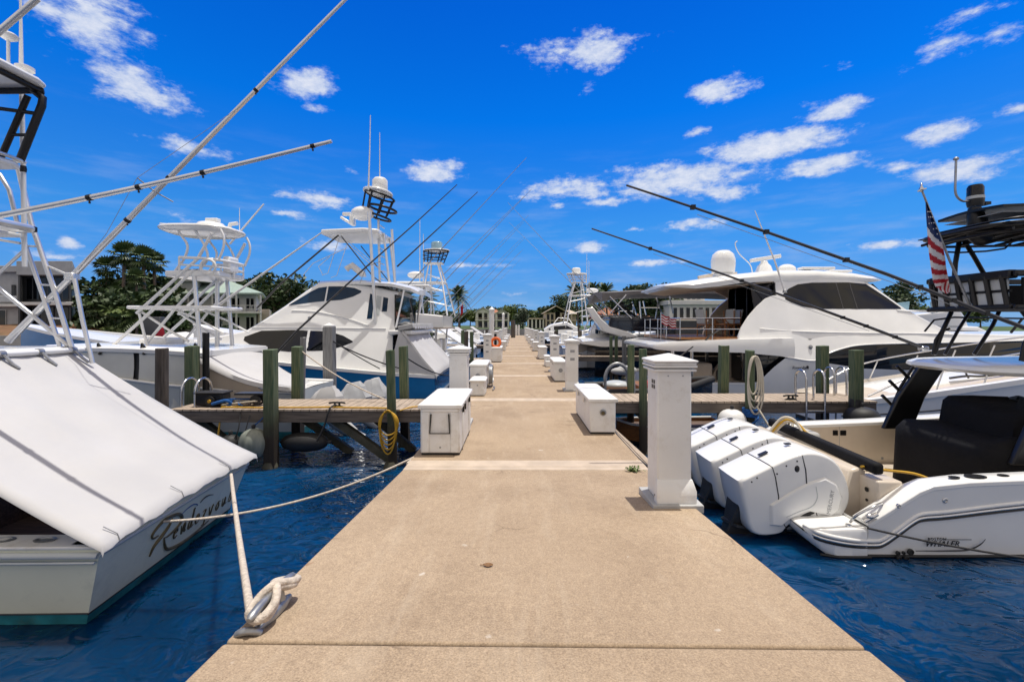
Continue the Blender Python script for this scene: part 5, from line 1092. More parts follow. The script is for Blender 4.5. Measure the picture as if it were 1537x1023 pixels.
# ================================================================ the boats farther along, each built round its own stern at the origin (bow towards +x)
def far_sportfisher(name, label, loc, rz, hullm=W, tower=True, cover=None, L=14., hb=2.1, dark=None, flag=False, riggers=True, top='hard', text=None, group=None, rig_m=GALV, buggy=BLACK, low=False, tsc=1., tdx=0.):
    t = thing(name, label, 'boat', (0, 0, 0), 0, group)
    st = [(0, hb * .96, .95, hb * .88, 0, -.5), (2, hb, 1.0, hb * .9, 0, -.55), (L * .35, hb, 1.2, hb * .85, 0, -.6), (L * .6, hb * .92, 1.6, hb * .62, .04, -.6), (L * .8, hb * .6, 2.0, hb * .3, .1, -.5), (L * .93, hb * .25, 2.3, hb * .08, .25, -.2), (L, .05, 2.5, .03, .7, .3)]
    b = B(); add_hull(b, st, 0, 0, 1, 1); b.build('hull', [hullm, NAVY], t, smooth=40)
    b = B(); deck(b, st, 0, 0, crown=.1); b.build('deck', W, t, smooth=60)
    b = B()
    for s in (-1, 1): b.tube(sheer(st, 0, s, .0), .05, 6)
    b.build('rub_rail', W, t, smooth=60)
    if low:
        hs = [(4.2, 1.1, 1.75, hb * .7, hb * .62, .1, .03), (5.2, 1.2, 2.0, hb * .7, hb * .55, .12, .05), (6.6, 1.3, 1.8, hb * .62, hb * .45, .12, .05), (8.2, 1.5, 1.7, hb * .4, hb * .3, .1, .04)]
        b = B(); add_body(b, hs, 0); b.build('cuddy', W, t, smooth=35)
        for s in (-1, 1): b = B(); skin(b, hs, 0, s, [(4.5, 1.45, 1.7), (5.3, 1.5, 1.85), (6.4, 1.6, 1.68)]); b.build('cabin_window', GLASS, t, smooth=30)
        b = B(); b.loft([[(5.0, -hb * .5, 1.9), (5.0, hb * .5, 1.9), (4.6, hb * .5, 2.45), (4.6, -hb * .5, 2.45)], [(5.02, -hb * .5, 1.9), (5.02, hb * .5, 1.9), (4.62, hb * .5, 2.45), (4.62, -hb * .5, 2.45)]]); b.build('wind_screen', CLEARV, t)
        b = B(); b.bb((2.6, -.6, .95), (3.4, .6, 1.8)); b.build('helm_seat', W2, t, bevel=.08)
    hs = [(2.0, .95, 2.35, hb * .85, hb * .78, .1, .03), (3.2, 1.0, 2.45, hb * .86, hb * .75, .12, .05), (5.6, 1.1, 2.4, hb * .84, hb * .66, .14, .06), (7.2, 1.3, 1.75, hb * .7, hb * .5, .12, .06), (8.2, 1.4, 1.6, hb * .5, hb * .35, .1, .04)]
    if not low: b = B(); add_body(b, hs, 0); b.build('saloon', W, t, smooth=35)
    for s in (() if low else (-1, 1)):
        b = B(); skin(b, hs, 0, s, [(2.7, 1.75, 2.05), (3.6, 1.62, 2.2), (5.5, 1.65, 2.15), (6.6, 1.6, 1.72)]); b.build('saloon_window', GLASS, t, smooth=30)
        b = B(); b.tube([(.9, s * hb * .8, 1.0), (.8, s * hb * .8, 2.3)], .04, 6); b.build('overhang_post', STUCCOG, t)
    fb = [(.5, 2.36, 2.95, hb * .82, hb * .86, .08, .0), (2.2, 2.42, 3.12, hb * .82, hb * .88, .08, .0), (4.4, 2.42, 3.35, hb * .76, hb * .74, .1, .0), (5.4, 2.40, 3.0, hb * .5, hb * .4, .1, .0)]
    if not low: b = B(); add_body(b, fb, 0); b.build('flybridge', W, t, smooth=35)
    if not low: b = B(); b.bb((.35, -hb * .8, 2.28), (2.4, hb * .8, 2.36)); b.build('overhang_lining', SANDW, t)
    if not low: b = B(); b.bb((1.98, -hb * .7, 1.0), (1.94, hb * .7, 2.2)); b.build('aft_glazing', GLASS, t)
    for s in (() if low else (-1, 1)): b = B(); b.loft([[(x, s * (hb * w + .02), z0), (x, s * hb * (w - .03), z1), (x, s * (hb * (w - .03) - .02), z1), (x, s * (hb * w), z0)] for x, z0, z1, w in ((2.6, 3.1, 3.75, .84), (4.4, 3.3, 3.95, .70))]); b.build('wind_screen', CLEARV, t)
    if top and low:
        b = B(); b.slab([(2.2, -hb * .55), (2.2, hb * .55), (5, hb * .5), (5, -hb * .5)], 3.0, 3.07); b.build('hard_top', W, t, bevel=.03)
        for x in (2.6, 4.6):
            for s in (-1, 1): b = B(); b.tube([(x, s * hb * .5, 1.0), (x, s * hb * .48, 3.0)], .035, 6); b.build('top_post', ALU, t)
    elif top:
        b = B(); b.slab([(1.2, -hb * .8), (1.2, hb * .8), (4.2, hb * .75), (4.6, hb * .4), (4.6, -hb * .4), (4.2, -hb * .75)], 4.38, 4.48); b.build('hard_top', W, t, bevel=.04)
        for x in (1.5, 3.9):
            for s in (-1, 1): b = B(); b.tube([(x, s * hb * .72, 3.05), (x + .15, s * hb * .70, 4.38)], .035, 6); b.build('top_post', ALU, t)
    class TB(B):
        def build(q, *a, **k):
            for v in q.v:
                if v.z > 2.95: v.z = 2.95 + (v.z - 2.95) * tsc; v.y *= lerp(1, .75 if tsc < 1 else 1, min(1, (v.z - 2.95) / 2))
                v.x = v.x * 1.0 + tdx
                if low: v.z -= .45 * max(0, min(1, (4 - v.z)))
            return B.build(q, *a, **k)
    if tower:
        for s in (-1, 1):
            for x0, x1 in ((1.3, 2.0), (2.7, 2.45)): b = TB(); b.tube([(x0, s * hb * .75, 2.95), (lerp(x0, x1, .55), s * hb * .42, 5.6), (x1, s * .42, 7.2)], .045, 7); b.build('tower_leg', ALU, t, smooth=60)
            for z in (3.8, 4.9, 5.9): b = TB(); f = (z - 2.95) / 4.25; b.tube([(lerp(1.3, 2.0, f), s * lerp(hb * .75, .42, f), z), (lerp(2.7, 2.45, f), s * lerp(hb * .75, .42, f), z + .35)], .025, 6); b.build('tower_brace', ALU, t)
        b = TB(); b.bb((1.6, -.75, 5.55), (4.1, .75, 5.68)); b.build('tower_platform', W, t, bevel=.04)
        b = TB(); b.bb((1.75, -.55, 7.15), (2.75, .55, 7.22)); b.build('buggy_floor', W, t, bevel=.02)
        for z, e in ((7.55, 0), (7.85, .06), (8.15, .12)): b = TB(); b.tube([(2.25 - e + (.55 + e) * math.cos(a), (.6 + e) * math.sin(a), z) for a in [2 * PI * i / 16 for i in range(17)]], .04, 6); b.build('tower_hoop', buggy, t, smooth=60)
        for a in [2 * PI * i / 6 for i in range(6)]: b = TB(); b.tube([(2.25 + .52 * math.cos(a), .58 * math.sin(a), 7.2), (2.12 + .66 * math.cos(a), .7 * math.sin(a), 8.2)], .03, 6); b.build('hoop_post', buggy, t)
        b = TB(); b.slab([(2.1 + .7 * math.cos(a), .75 * math.sin(a)) for a in [2 * PI * i / 16 for i in range(16)]], 8.2, 8.28); b.build('buggy_top', W, t, bevel=.02)
        b = TB(); b.lathe([(.30, 8.28), (.30, 8.85), (.22, 8.95), (.01, 8.96)], (2.1, 0, 0), 0, 14); b.build('helm_pod', W2 if buggy is WALU else CLEARV, t, smooth=50)
        b = TB(); b.ball((3.2, .1, 6.25), (.45, .35, .3)); b.build('radar_dome', W, t, smooth=70)
        for s in (-1, 1): b = TB(); b.tube([(2.9, s * .6, 5.7), (2.9, s * .6, 10.2 + s * .5)], [.03, .012], 6); b.build('whip_antenna', W, t)
    if riggers:
        for s in (-1, 1):
            b = B(); p0 = Vector((3.6, s * hb * .9, 2.9)); p1 = Vector((-3.6, s * (hb + 1.1), 10.2)); b.tube([p0.lerp(p1, i / 6) for i in range(7)], [lerp(.030, .009, i / 6) for i in range(7)], 6); b.build('outrigger', rig_m, t, smooth=60)
    if cover:
        g = cover_sheet((1.9, -hb * .9, 2.3), (1.9, hb * .9, 2.3), (-.05, -hb * .95, 1.02), (-.05, hb * .95, 1.02), 10, 10, sag_=.06, rip=.03)
        for r in g:
            for p in r[1:2]: pass
        b = B(); b.sheet(g, 0, .008); b.build('cockpit_cover', cover, t, smooth=70)
    else:
        for y in (-.8, .8): b = B(); b.bb((.7, y - .25, .9), (1.1, y + .25, 1.75)); b.build('fighting_chair', W2, t, bevel=.06)
    if flag:
        b = B(); b.tube([(.4, 0, 2.9), (-.35, 0, 3.7)], .02, 6); fl = b.build('flagstaff', ALU, t); b = B(); g = [[Vector((-.3 + .13 * i / 4, .03 * math.sin(i * 2 + j), 3.6 - .5 * j / 5 - .04 * i)) for i in range(5)] for j in range(6)]; b.sheet(g, 0, .01); b.build('flag', RED, fl)
    if text:
        b = B(); write(b, text, .42, (4.0, -hb * .86 - .03, 1.98) if loc[0] > 0 else (4.0 if 0 else 1.2 + 2.6, hb * .86 + .03, 1.92), (1, 0, 0) if loc[0] > 0 else (-1, 0, 0), (0, 0, 1), depth=.004, shear=.25); b.build('lettering', INK, t)
    t.location = (*loc, WZ); t.rotation_euler = (0, 0, rz)
    return t
far_sportfisher('flybridge_boat', 'white flybridge sportfisher behind the blue hulled boat, red flag at its stern', (-3.1, 24.2), PI, flag=True, text='26000', tsc=.66, tdx=-1.0)
far_sportfisher('flybridge_boat', 'white boat with long slanted cover, between the lone green piling and the flag boat', (-2.7, 29.0), PI, tower=False, cover=W2, hb=2.0, L=13, top='hard', low=True)
for i, (x, y, tw_, cv, hm) in enumerate(((-3.0, 37.2, True, FABRIC, W), (-2.8, 43.5, False, None, NAVY), (-3.0, 50.5, False, FABRIC, W), (-2.8, 57.5, False, None, W))):
    far_sportfisher('distant_boat', ('distant white tower boat, first beyond the slanted cover boat', 'distant dark hulled boat, second beyond the slanted cover boat', 'distant white covered boat, third beyond the slanted cover boat', 'distant white boat, last one before the pier end under the palm')[i], (x, y), PI, hullm=hm, tower=False, cover=cv, L=12, hb=1.9, group='boats moored along the pier', top=None, riggers=i < 3, low=True)
# ================================================================ the near white boat with three outboards
def engine_boat():
    yc = 6.3; t = thing('outboard_powerboat', 'white powerboat with three big white outboards, black covered seats and black tower', 'boat', (3.75, yc, WZ))
    st = [(3.78, 1.43, -.66, 1.40, -.985, -1.35), (3.95, 1.445, -.54, 1.40, -.985, -1.4), (4.28, 1.48, -.30, 1.41, -.985, -1.45), (4.42, 1.49, -.235, 1.41, -.985, -1.45), (4.8, 1.50, -.19, 1.41, -.985, -1.5), (6, 1.50, -.14, 1.40, -.985, -1.5), (8, 1.45, .0, 1.28, -1.0, -1.5), (10, 1.12, .2, .8, -.95, -1.4), (11.5, .6, .4, .35, -.85, -1.2), (12.5, .05, .55, .03, -.4, -.6)]
    b = B(); add_hull(b, st, yc, 0, 0, 1); b.build('hull', [W, NAVY], t, smooth=40)
    for s in (-1, 1):
        # stern platform either side of the motors
        b = B(); o = yc + s * 1.43; i_ = yc + s * .98
        b.loft([[(x, lerp(o, i_, f), z) for f, z in ((0 + e, zt - .03), (.03 + e, zt), (1, zt), (1, zb), (.10 + e, zb), (0 + e, zb + .06))] for x, e, zt, zb in ((3.16, .30, -.73, -.80), (3.20, .16, -.715, -.85), (3.29, .06, -.705, -.93), (3.42, .012, -.70, -1.02), (3.6, 0, -.69, -1.12), (3.77, 0, -.685, -1.12))]); b.build('swim_platform', W, t, smooth=40, bevel=.008)
        # coaming and inner wall
        b = B(); b.loft([[(x, yc + s * (hs + .005), zs - .02), (x, yc + s * (hs + .005), zs + .025), (x, yc + s * (hs - .03), zs + .045), (x, yc + s * (hs - .20), zs + .045), (x, yc + s * (hs - .24), zs + .02), (x, yc + s * (hs - .24), zs - .03)] for x, hs, zs, *_ in st[:8]]); b.build('coaming', W, t, smooth=40, bevel=.006)
        b = B(); b.loft([[(x, yc + s * (hs - .225), zs), (x, yc + s * (hs - .20), zs), (x, yc + s * (hs - .20), -.82), (x, yc + s * (hs - .225), -.82)] for x, hs, zs, *_ in st[2:8]]); b.build('cockpit_side', CREAM if s > 0 else W2, t)
        # bright rubbing strake that dips to the platform
        pr = [(3.18, -.755, .16), (3.28, -.79, .03), (3.55, -.84, .0), (3.84, -.865, 0), (3.95, -.84, 0), (4.10, -.72, 0), (4.24, -.60, 0), (4.34, -.555, 0), (4.6, -.53, 0), (5.4, -.43, 0), (7, -.3, 0), (9, -.1, .22)]
        def wy(x, z, e):
            if x < 3.78: return yc + s * (1.43 - e)
            h = hull_rings(st, yc)
            for a, c in zip(st[:-1], st[1:]):
                if a[0] <= x <= c[0]:
                    f = (x - a[0]) / (c[0] - a[0]); q = [lerp(a[k], c[k], f) for k in range(6)]; return yc + s * lerp(q[1], q[3], (q[2] - z) / (q[2] - q[4]))
        q = smooth_path([(x, wy(x, z, e), z) for x, z, e in pr], 4)
        b = B(); b.tube(q, .020, 8); b.build('rub_rail', STEEL, t, smooth=60); b = B(); b.tube([p + Vector((0, s * .004, -.027)) for p in q], .013, 6); b.build('rub_rail_insert', BLACK, t, smooth=60); b = B(); b.tube([p + Vector((0, s * .0, .045)) for p in q], .022, 8); b.build('moulding', W, t, smooth=60)
    b = B(); b.bb((4.0, yc - 1.27, -.84), (9.5, yc + 1.27, -.80)); b.build('cockpit_sole', CREAM, t)
    b = B(); b.prism([(3.80, -1.05), (3.78, -.68), (3.92, -.20), (4.04, -.17), (4.10, -.20), (4.10, -.82), (3.9, -1.05)], yc - .98, yc + 1.25); b.build('motor_well', CREAM, t, bevel=.03)
    b = B(); b.loft([[(4.02, yc - 1.2, -.19), (4.14, yc - 1.2, -.19), (4.14, yc - 1.2, -.06), (4.02, yc - 1.2, -.06)], [(4.16, yc + 1.22, -.17), (4.28, yc + 1.22, -.17), (4.28, yc + 1.22, -.04), (4.16, yc + 1.22, -.04)]]); b.build('transom_bolster', VINYL, t, bevel=.035, seg=3)
    b = B(); b.bb((4.02, yc - 1.25, -.82), (4.3, yc - .95, -.24)); b.build('transom_door', CREAM, t, bevel=.02)
    for z, w in ((-.38, .05), (-.5, .03), (-.62, .03)): b = B(); b.lathe([(w * .5, 0), (w * .55, .008), (.001, .01)], (4.015, yc - 1.1, z), 0, 12, Matrix.Rotation(-PI / 2, 3, 'Y')); b.build('deck_switch', BLACK, t)
    for k, (x, z, dx, dz, m) in enumerate(((5.32, -.30, .085, .085, BLACK), (5.45, -.30, .10, .085, BLACK), (5.42, -.62, .17, .09, LGREY), (6.1, -.72, .04, .04, GALV))):
        b = B(); b.bb((x - dx / 2, 7.565, z - dz / 2), (x + dx / 2, 7.582, z + dz / 2)); b.build(('door_latch', 'door_latch', 'hinge_cover', 'drain')[k], m, t, bevel=.006)
    b = B(); b.bb((5.385, 7.572, -.8), (5.391, 7.58, -.16)); b.build('door_seam', INKGR, t)
    b = B(); b.bb((4.3, 7.05, -.46), (4.75, 7.5, -.18)); b.build('corner_seat', STUCCOG, t, bevel=.06, seg=3)
    for k, (x, w) in enumerate(((4.72, .07), (4.95, .13), (5.25, .07))):
        b = B(); b.lathe([(w * .55, 0), (w * .55, .006), (w * .4, .007), (w * .38, .001), (.001, .001)], (x, 4.90, -.142 + .01 * k), 0, 14)
        for v in b.v: v.x = x + (v.x - x) * 1.5
        b.build('gunwale_fitting', BLACK, t)
    for s in (-1, 1): b = B(); b.tube([(3.30, yc + s * 1.37, -.985), (3.45, yc + s * 1.425, -.985), (3.8, yc + s * 1.43, -.985)] + [(x, yc + s * (hc + .006), zc + .002) for x, hs, zs, hc, zc, zk in st[:7]], .016, 6); b.build('waterline_stripe', RUBBER, t)
    # cleat and grab rail on the stern quarter
    b = B(); b.tube(smooth_path([(3.66, 4.98, -.66), (3.70, 4.93, -.56), (3.85, 4.90, -.46), (3.98, 4.95, -.44), (4.02, 5.02, -.48)], 5), .013, 8); b.build('grab_rail', STEEL, t, smooth=60)
    b = B(); b.tube([(3.72, 4.86, -.60), (3.86, 4.86, -.52)], .022, 8); b.ball((3.79, 4.86, -.545), (.05, .03, .03)); b.build('stern_cleat', STEEL, t, smooth=60)
    b = B(); b.lathe([(.03, 0), (.03, .02), (.012, .025)], (3.62, 4.95, -.69), 0, 12); b.build('deck_filler', STEEL, t)
    for x, z, r in ((4.08, -.935, .022), (4.14, -.933, .018), (4.215, -.925, .034), (4.09, -1.0 + .01, .026), (4.17, -.99, .028), (4.55, -.36, .028), (4.06, -.42, .022)):
        b = B(); b.lathe([(r, -.01), (r, .006), (r * .7, .010), (r * .65, .002), (.001, .002)], (x, yc - 1.445 - (.03 if z > -.5 else 0) - (0.003 if x > 4.5 else 0), z), 0, 12, Matrix.Rotation(PI / 2, 3, 'X')); b.build('drain_outlet', RUBBER if z < -.5 else STEEL, t, smooth=40)
    # maker's lettering
    yl = yc - 1.446
    b = B(); write(b, 'WHALER', .088, (4.36, yl - .002, -.862), (1, -.006, 0), (0, -.05, 1), depth=.003, shear=.3, spacing=1.05); b.build('lettering', INK, t)
    b = B(); write(b, 'BOSTON', .042, (4.39, yl - .006, -.795), (1, -.006, 0), (0, -.05, 1), depth=.003, spacing=1.25); b.build('lettering', INK, t)
    b = B(); b.tube([(4.56, yl - .012, -.785), (4.85, yl - .012, -.785)], .0035, 5); b.build('lettering_rule', INK, t)
    b = B(); q = smooth_path([(4.27, yl + .002, -.913), (4.55, yl + .0, -.912), (4.78, yl - .002, -.905), (4.88, yl - .004, -.88), (4.96, yl - .008, -.83), (5.0, yl - .012, -.78)], 5); n = len(q); b.tube(q, [.003 + .005 * math.sin(PI * min(1, i / n * 1.1)) for i in range(n)], 6); b.build('harpoon_swoosh', INK, t)
    # covers
    def soft(name, x0, x1, y0, y1, z0, z1, seed, top=.0, lean=0.):
        sd = random.Random(seed); R = []; NU = 14
        for i, z in enumerate([lerp(z0, z1, k / 7) for k in range(8)]):
            f = i / 7; s = (1 - .03 * f) if i < 7 else .90; row = []
            for k in range(40):
                a = 2 * PI * k / 40; cx = math.copysign(abs(math.cos(a)) ** .28, math.cos(a)); sy = math.copysign(abs(math.sin(a)) ** .28, math.sin(a))
                w = .018 * math.sin(k * 2.3 + seed) * (1 - f) + sd.uniform(-.004, .004)
                row.append(((x0 + x1) / 2 + (x1 - x0) / 2 * cx * s + w + lean * f, (y0 + y1) / 2 + (y1 - y0) / 2 * sy * s + w, z + .03 * math.sin(k * .5) * f + top * f * (cx * .5 + .5)))
            R.append(row)
        R.append([(lerp(p[0], (x0 + x1) / 2 + lean, .35), lerp(p[1], (y0 + y1) / 2, .35), p[2] + .03) for p in R[-1]]); R.append([(lerp(p[0], (x0 + x1) / 2 + lean, .8), lerp(p[1], (y0 + y1) / 2, .8), p[2] + .02) for p in R[-1]])
        b = B(); b.loft(R); return b.build(name, VINYL, t, smooth=60)
    cvr = soft('seat_cover', 5.62, 8.0, 5.35, 6.98, -.80, .06, 1)
    c2 = soft('helm_seat_cover', 6.15, 7.3, 5.55, 6.75, -.02, .44, 2, lean=.06)
    b = B(); write(b, 'WHALER', .085, (6.52, 5.53, .27), (1, .04, -.16), (0, -.0, 1), depth=.004, shear=.3); b.tube([(6.50, 5.525, .245), (6.75, 5.53, .205), (6.95, 5.53, .185), (7.0, 5.53, .23)], .008, 5); b.tube([(6.46, 5.53, .40), (6.75, 5.54, .345), (7.0, 5.545, .31)], .008, 5); b.build('lettering', FWHITE, c2)
    soft('console_cover', 7.9, 9.4, 5.6, 7.0, -.8, .75, 3)
    # hard top
    o = []
    for i in range(40):
        a = 2 * PI * i / 40; o.append((7.95 + 2.1 * math.copysign(abs(math.cos(a)) ** .55, math.cos(a)), yc - .0 + 1.0 * math.copysign(abs(math.sin(a)) ** .5, math.sin(a))))
    b = B(); b.loft([[(7.95 + (x - 7.95) * s, yc + (y - yc) * s, z + .01 * (x - 6)) for x, y in o] for s, z in ((.80, .84), (.95, .86), (1.0, .91), (.995, .955), (.95, .985), (.5, 1.01), (.1, 1.015))], 0); b.build('hard_top', W, t, smooth=50)
    for s in (-1, 1):
        y = yc + s * .93
        b = B(); b.loft([[(x0, y - .04, z), (x1, y - .04, z), (x1, y + .04, z), (x0, y + .04, z)] for x0, x1, z in ((5.82, 6.28, -.15), (6.05, 6.48, .35), (6.42, 6.82, .86))]); b.build('top_leg', BLACK, t, bevel=.02)
        b = B(); b.tube([(8.6, y, .0), (8.4, y, .9)], .05, 8); b.build('top_leg', BLACK, t)
    # rod rack beside the far leg
    b = B(); b.tube([P(1335, 637, 7.35), P(1338, 612, 7.35), P(1352, 580, 7.35), P(1372, 548, 7.35)], .022, 8)
    rk = b.build('rod_rack', BLACK, t, smooth=60)
    for x, y in ((1336, 604), (1347, 582), (1358, 560)): b = B(); b.tube([P(x + 7, y + 8, 7.35), P(x - 12, y - 11, 7.33)], .026, 8); b.build('rod_tube', BLACK, rk, smooth=60)
    # upper station
    def tw(name, px, r, m=BLACK, Y=6.9, both=True, n=8, parent=None):
        pts = [P(q[0], q[1], q[2] if len(q) > 2 else Y) for q in px]; o_ = None
        for s in ((0, 1) if both else (0,)): b = B(); b.tube([Vector((p.x, 2 * yc - p.y, p.z)) for p in pts] if s else pts, r, n); o_ = b.build(name, m, parent or t, smooth=60)
        return o_
    tw('tower_leg', [(1402, 532), (1414, 498), (1428, 468)], .030); tw('tower_leg', [(1418, 532), (1440, 492), (1462, 458)], .022); tw('tower_leg', [(1462, 532), (1490, 488), (1502, 462)], .026); tw('tower_leg', [(1600, 545), (1560, 500), (1530, 462)], .028); tw('tower_brace', [(1388, 497), (1402, 480), (1432, 476), (1540, 478)], .014); tw('tower_brace', [(1400, 532), (1404, 510), (1412, 498), (1425, 493)], .018)
    z0, z1 = P(0, 466, 6.9).z, P(0, 424, 6.9).z; xa = P(1392, 0, 6.9).x; xb = xa + 1.9
    b = B()
    for y in (5.70, 6.90): b.bb((xa, y - .03, z0 - .02), (xb, y + .03, z0 + .04)); b.bb((xa, y - .03, z1 - .03), (xb, y + .03, z1 + .05))
    b.bb((xa - .01, 5.735, z0 - .02), (xa + .06, 6.865, z0 + .05)); b.bb((xa - .02, 5.735, z1 - .05), (xa + .10, 6.865, z1 + .06)); b.build('station_frame', BLACK, t, bevel=.02)
    for k in range(2): b = B(); b.bb((xa + .03, 5.80 + k * .50, z0 + .05), (xa + .05, 6.26 + k * .50, z1 - .04)); b.build('station_panel', LGREY, t, bevel=.004)
    b = B(); b.bb((xa + .02, 5.76, lerp(z0, z1, .48)), (xa + .055, 6.84, lerp(z0, z1, .56))); b.build('station_crossbar', BLACK, t)
    for k in range(6): b = B(); y = 5.82 + k * .2; b.tube([(xa + .0, y + .03, z1), (xa + .02, y - .03, z0)], .030, 6); b.build('panel_rib', BLACK, t, smooth=60)
    b = B(); b.ball((xa + .02, 6.62, lerp(z0, z1, .66)), (.03, .06, .07)); b.build('panel_badge', RUBBER, t, smooth=60)
    for y in (5.70, 6.90): b = B(); b.bb((xa + .1, y - .012, z0 + .05), (xb, y + .012, z1 - .04)); b.build('side_cloth', VINYL, t)
    b = B(); b.bb((xa + .1, 5.76, z0 - .01), (xb, 6.84, z0 + .02)); b.build('station_floor', VINYL, t)
    tw('top_post', [(1432, 424), (1434, 395), (1440, 360)], .032); tw('top_post', [(1482, 420), (1462, 385), (1446, 360)], .030); tw('top_post', [(1620, 420), (1580, 385), (1560, 350)], .03)
    tw('hand_hoop', [(1422, 378), (1440, 379), (1480, 377), (1508, 373), (1518, 364), (1518, 355)], .014)
    # layered sun top
    def ring(z, x0, x1, r, rise, m=BLACK, name='sun_top_rim'):
        b = B(); q = []
        for i in range(33):
            a = 2 * PI * i / 32; cx = math.copysign(abs(math.cos(a)) ** .35, math.cos(a)); sy = math.copysign(abs(math.sin(a)) ** .45, math.sin(a)); X = (x0 + x1) / 2 + (x1 - x0) / 2 * cx; q.append((X, yc + .70 * sy, z + rise * (X - x0)))
        b.tube(q, r, 7); b.build(name, m, t, smooth=60); return q
    X0 = P(1371, 0, 6.95).x; zt = P(0, 362, 6.95).z
    q = ring(zt, X0, X0 + 2.3, .030, .02); ring(zt - .09, X0 + .06, X0 + 2.2, .02, .02); ring(zt + .07, X0 + .12, X0 + 2.1, .016, .02)
    b = B()
    for k in range(7): x = X0 + .12 + k * .28; b.tube([(x, yc - .64, zt - .07), (x + .03, yc, zt + .0), (x, yc + .64, zt - .07)], .022, 6)
    b.build('sun_top_batten', BLACK, t, smooth=60)
    b = B(); g = [[(X0 + .06 + 2.1 * i / 10, yc + (-.64 + 1.28 * j / 6), zt + .005 + .02 * (2.05 * i / 10) + .02 * math.sin(PI * j / 6)) for j in range(7)] for i in range(11)]; b.sheet(g, 0, .012); b.build('sun_top_cloth', VINYL, t, smooth=60)
    Xh = P(1408, 0, 6.75).x; zh = P(0, 334, 6.75).z
    b = B(); g = [[(Xh + 1.9 * i / 8, yc + .9 * (-.5 + j / 6), zh + .01 * i + .03 * math.sin(PI * j / 6)) for j in range(7)] for i in range(9)]; b.sheet(g, 0, .035); b.build('upper_visor', [BLACK], t, smooth=50)
    b = B(); g = [[(Xh + .05 + .5 * i / 4, yc + .9 * (-.45 + .9 * j / 4), zh - .05) for j in range(5)] for i in range(5)]; b.sheet(g, 0, .006); b.build('visor_lining', LGREY, t)
    # light mast and aerial
    bx = P(1470, 352, yc); tp = P(1463, 322, yc); b = B(); b.tube([bx + Vector((.06, 0, -.02)), bx, tp, P(1463, 312, yc)], [.15, .13, .085, .07], 14); b.tube([P(1490, 356, yc), P(1472, 316, yc)], .03, 8); b.build('light_mast', BLACK, t, smooth=60)
    c = P(1464, 310, yc); b = B(); b.lathe([(.085, 0), (.095, .05), (.095, .10)], c, 0, 16); b.lathe([(.097, .10), (.097, .14)], c, 1, 16); b.lathe([(.092, .14), (.092, .26), (.075, .295), (.01, .30)], c, 2, 16); b.bb(c + Vector((.09, -.05, .02)), c + Vector((.17, .05, .06)), 0); b.build('signal_light', [BLACK, LGREY, GLASS], t, smooth=40)
    b = B(); b.tube(smooth_path([P(1458, 301, yc), P(1446, 302, yc), P(1438, 297, yc), P(1434, 288, yc), P(1434, 270, yc), P(1435, 240, yc)], 5), .014, 8); b.lathe([(.03, 0), (.034, .02), (.02, .035)], P(1435, 240, yc), 0, 10); b.build('aerial', GALV, t, smooth=60)
    # outriggers
    for px, Y, r in (([(1560, 500), (1480, 470), (1330, 411), (1150, 348), (1040, 311), (940, 278)], 5.2, .026), ([(1387, 522), (1300, 489), (1160, 438), (1020, 388), (888, 343)], 7.35, .026)):
        pts = rough_pts([P(x, y, Y) for x, y in px], .4); n = len(pts); b = B(); b.tube(pts, [lerp(r, .011, i / n) for i in range(n)], 8); o_ = b.build('outrigger', CARBON, t, smooth=60)
        for f in (.12, .22, .33, .5, .66, .88): p = pts[int(f * (n - 1))]; b = B(); b.box(p, (.05, .05, .05)); b.build('line_guide', BLACK, o_)
        b = B(); q = [p + Vector((.05, 0, -.10 + .06 * abs(i / n - .5))) for i, p in enumerate(pts)]; b.tube(q[2:-2], .0035, 4); b.build('halyard', GALV, o_)
    b = B(); b.box(P(1386, 523, 7.35), (.12, .1, .08)); b.build('outrigger_base', STEEL, t, bevel=.02)
    return t
EB = engine_boat()

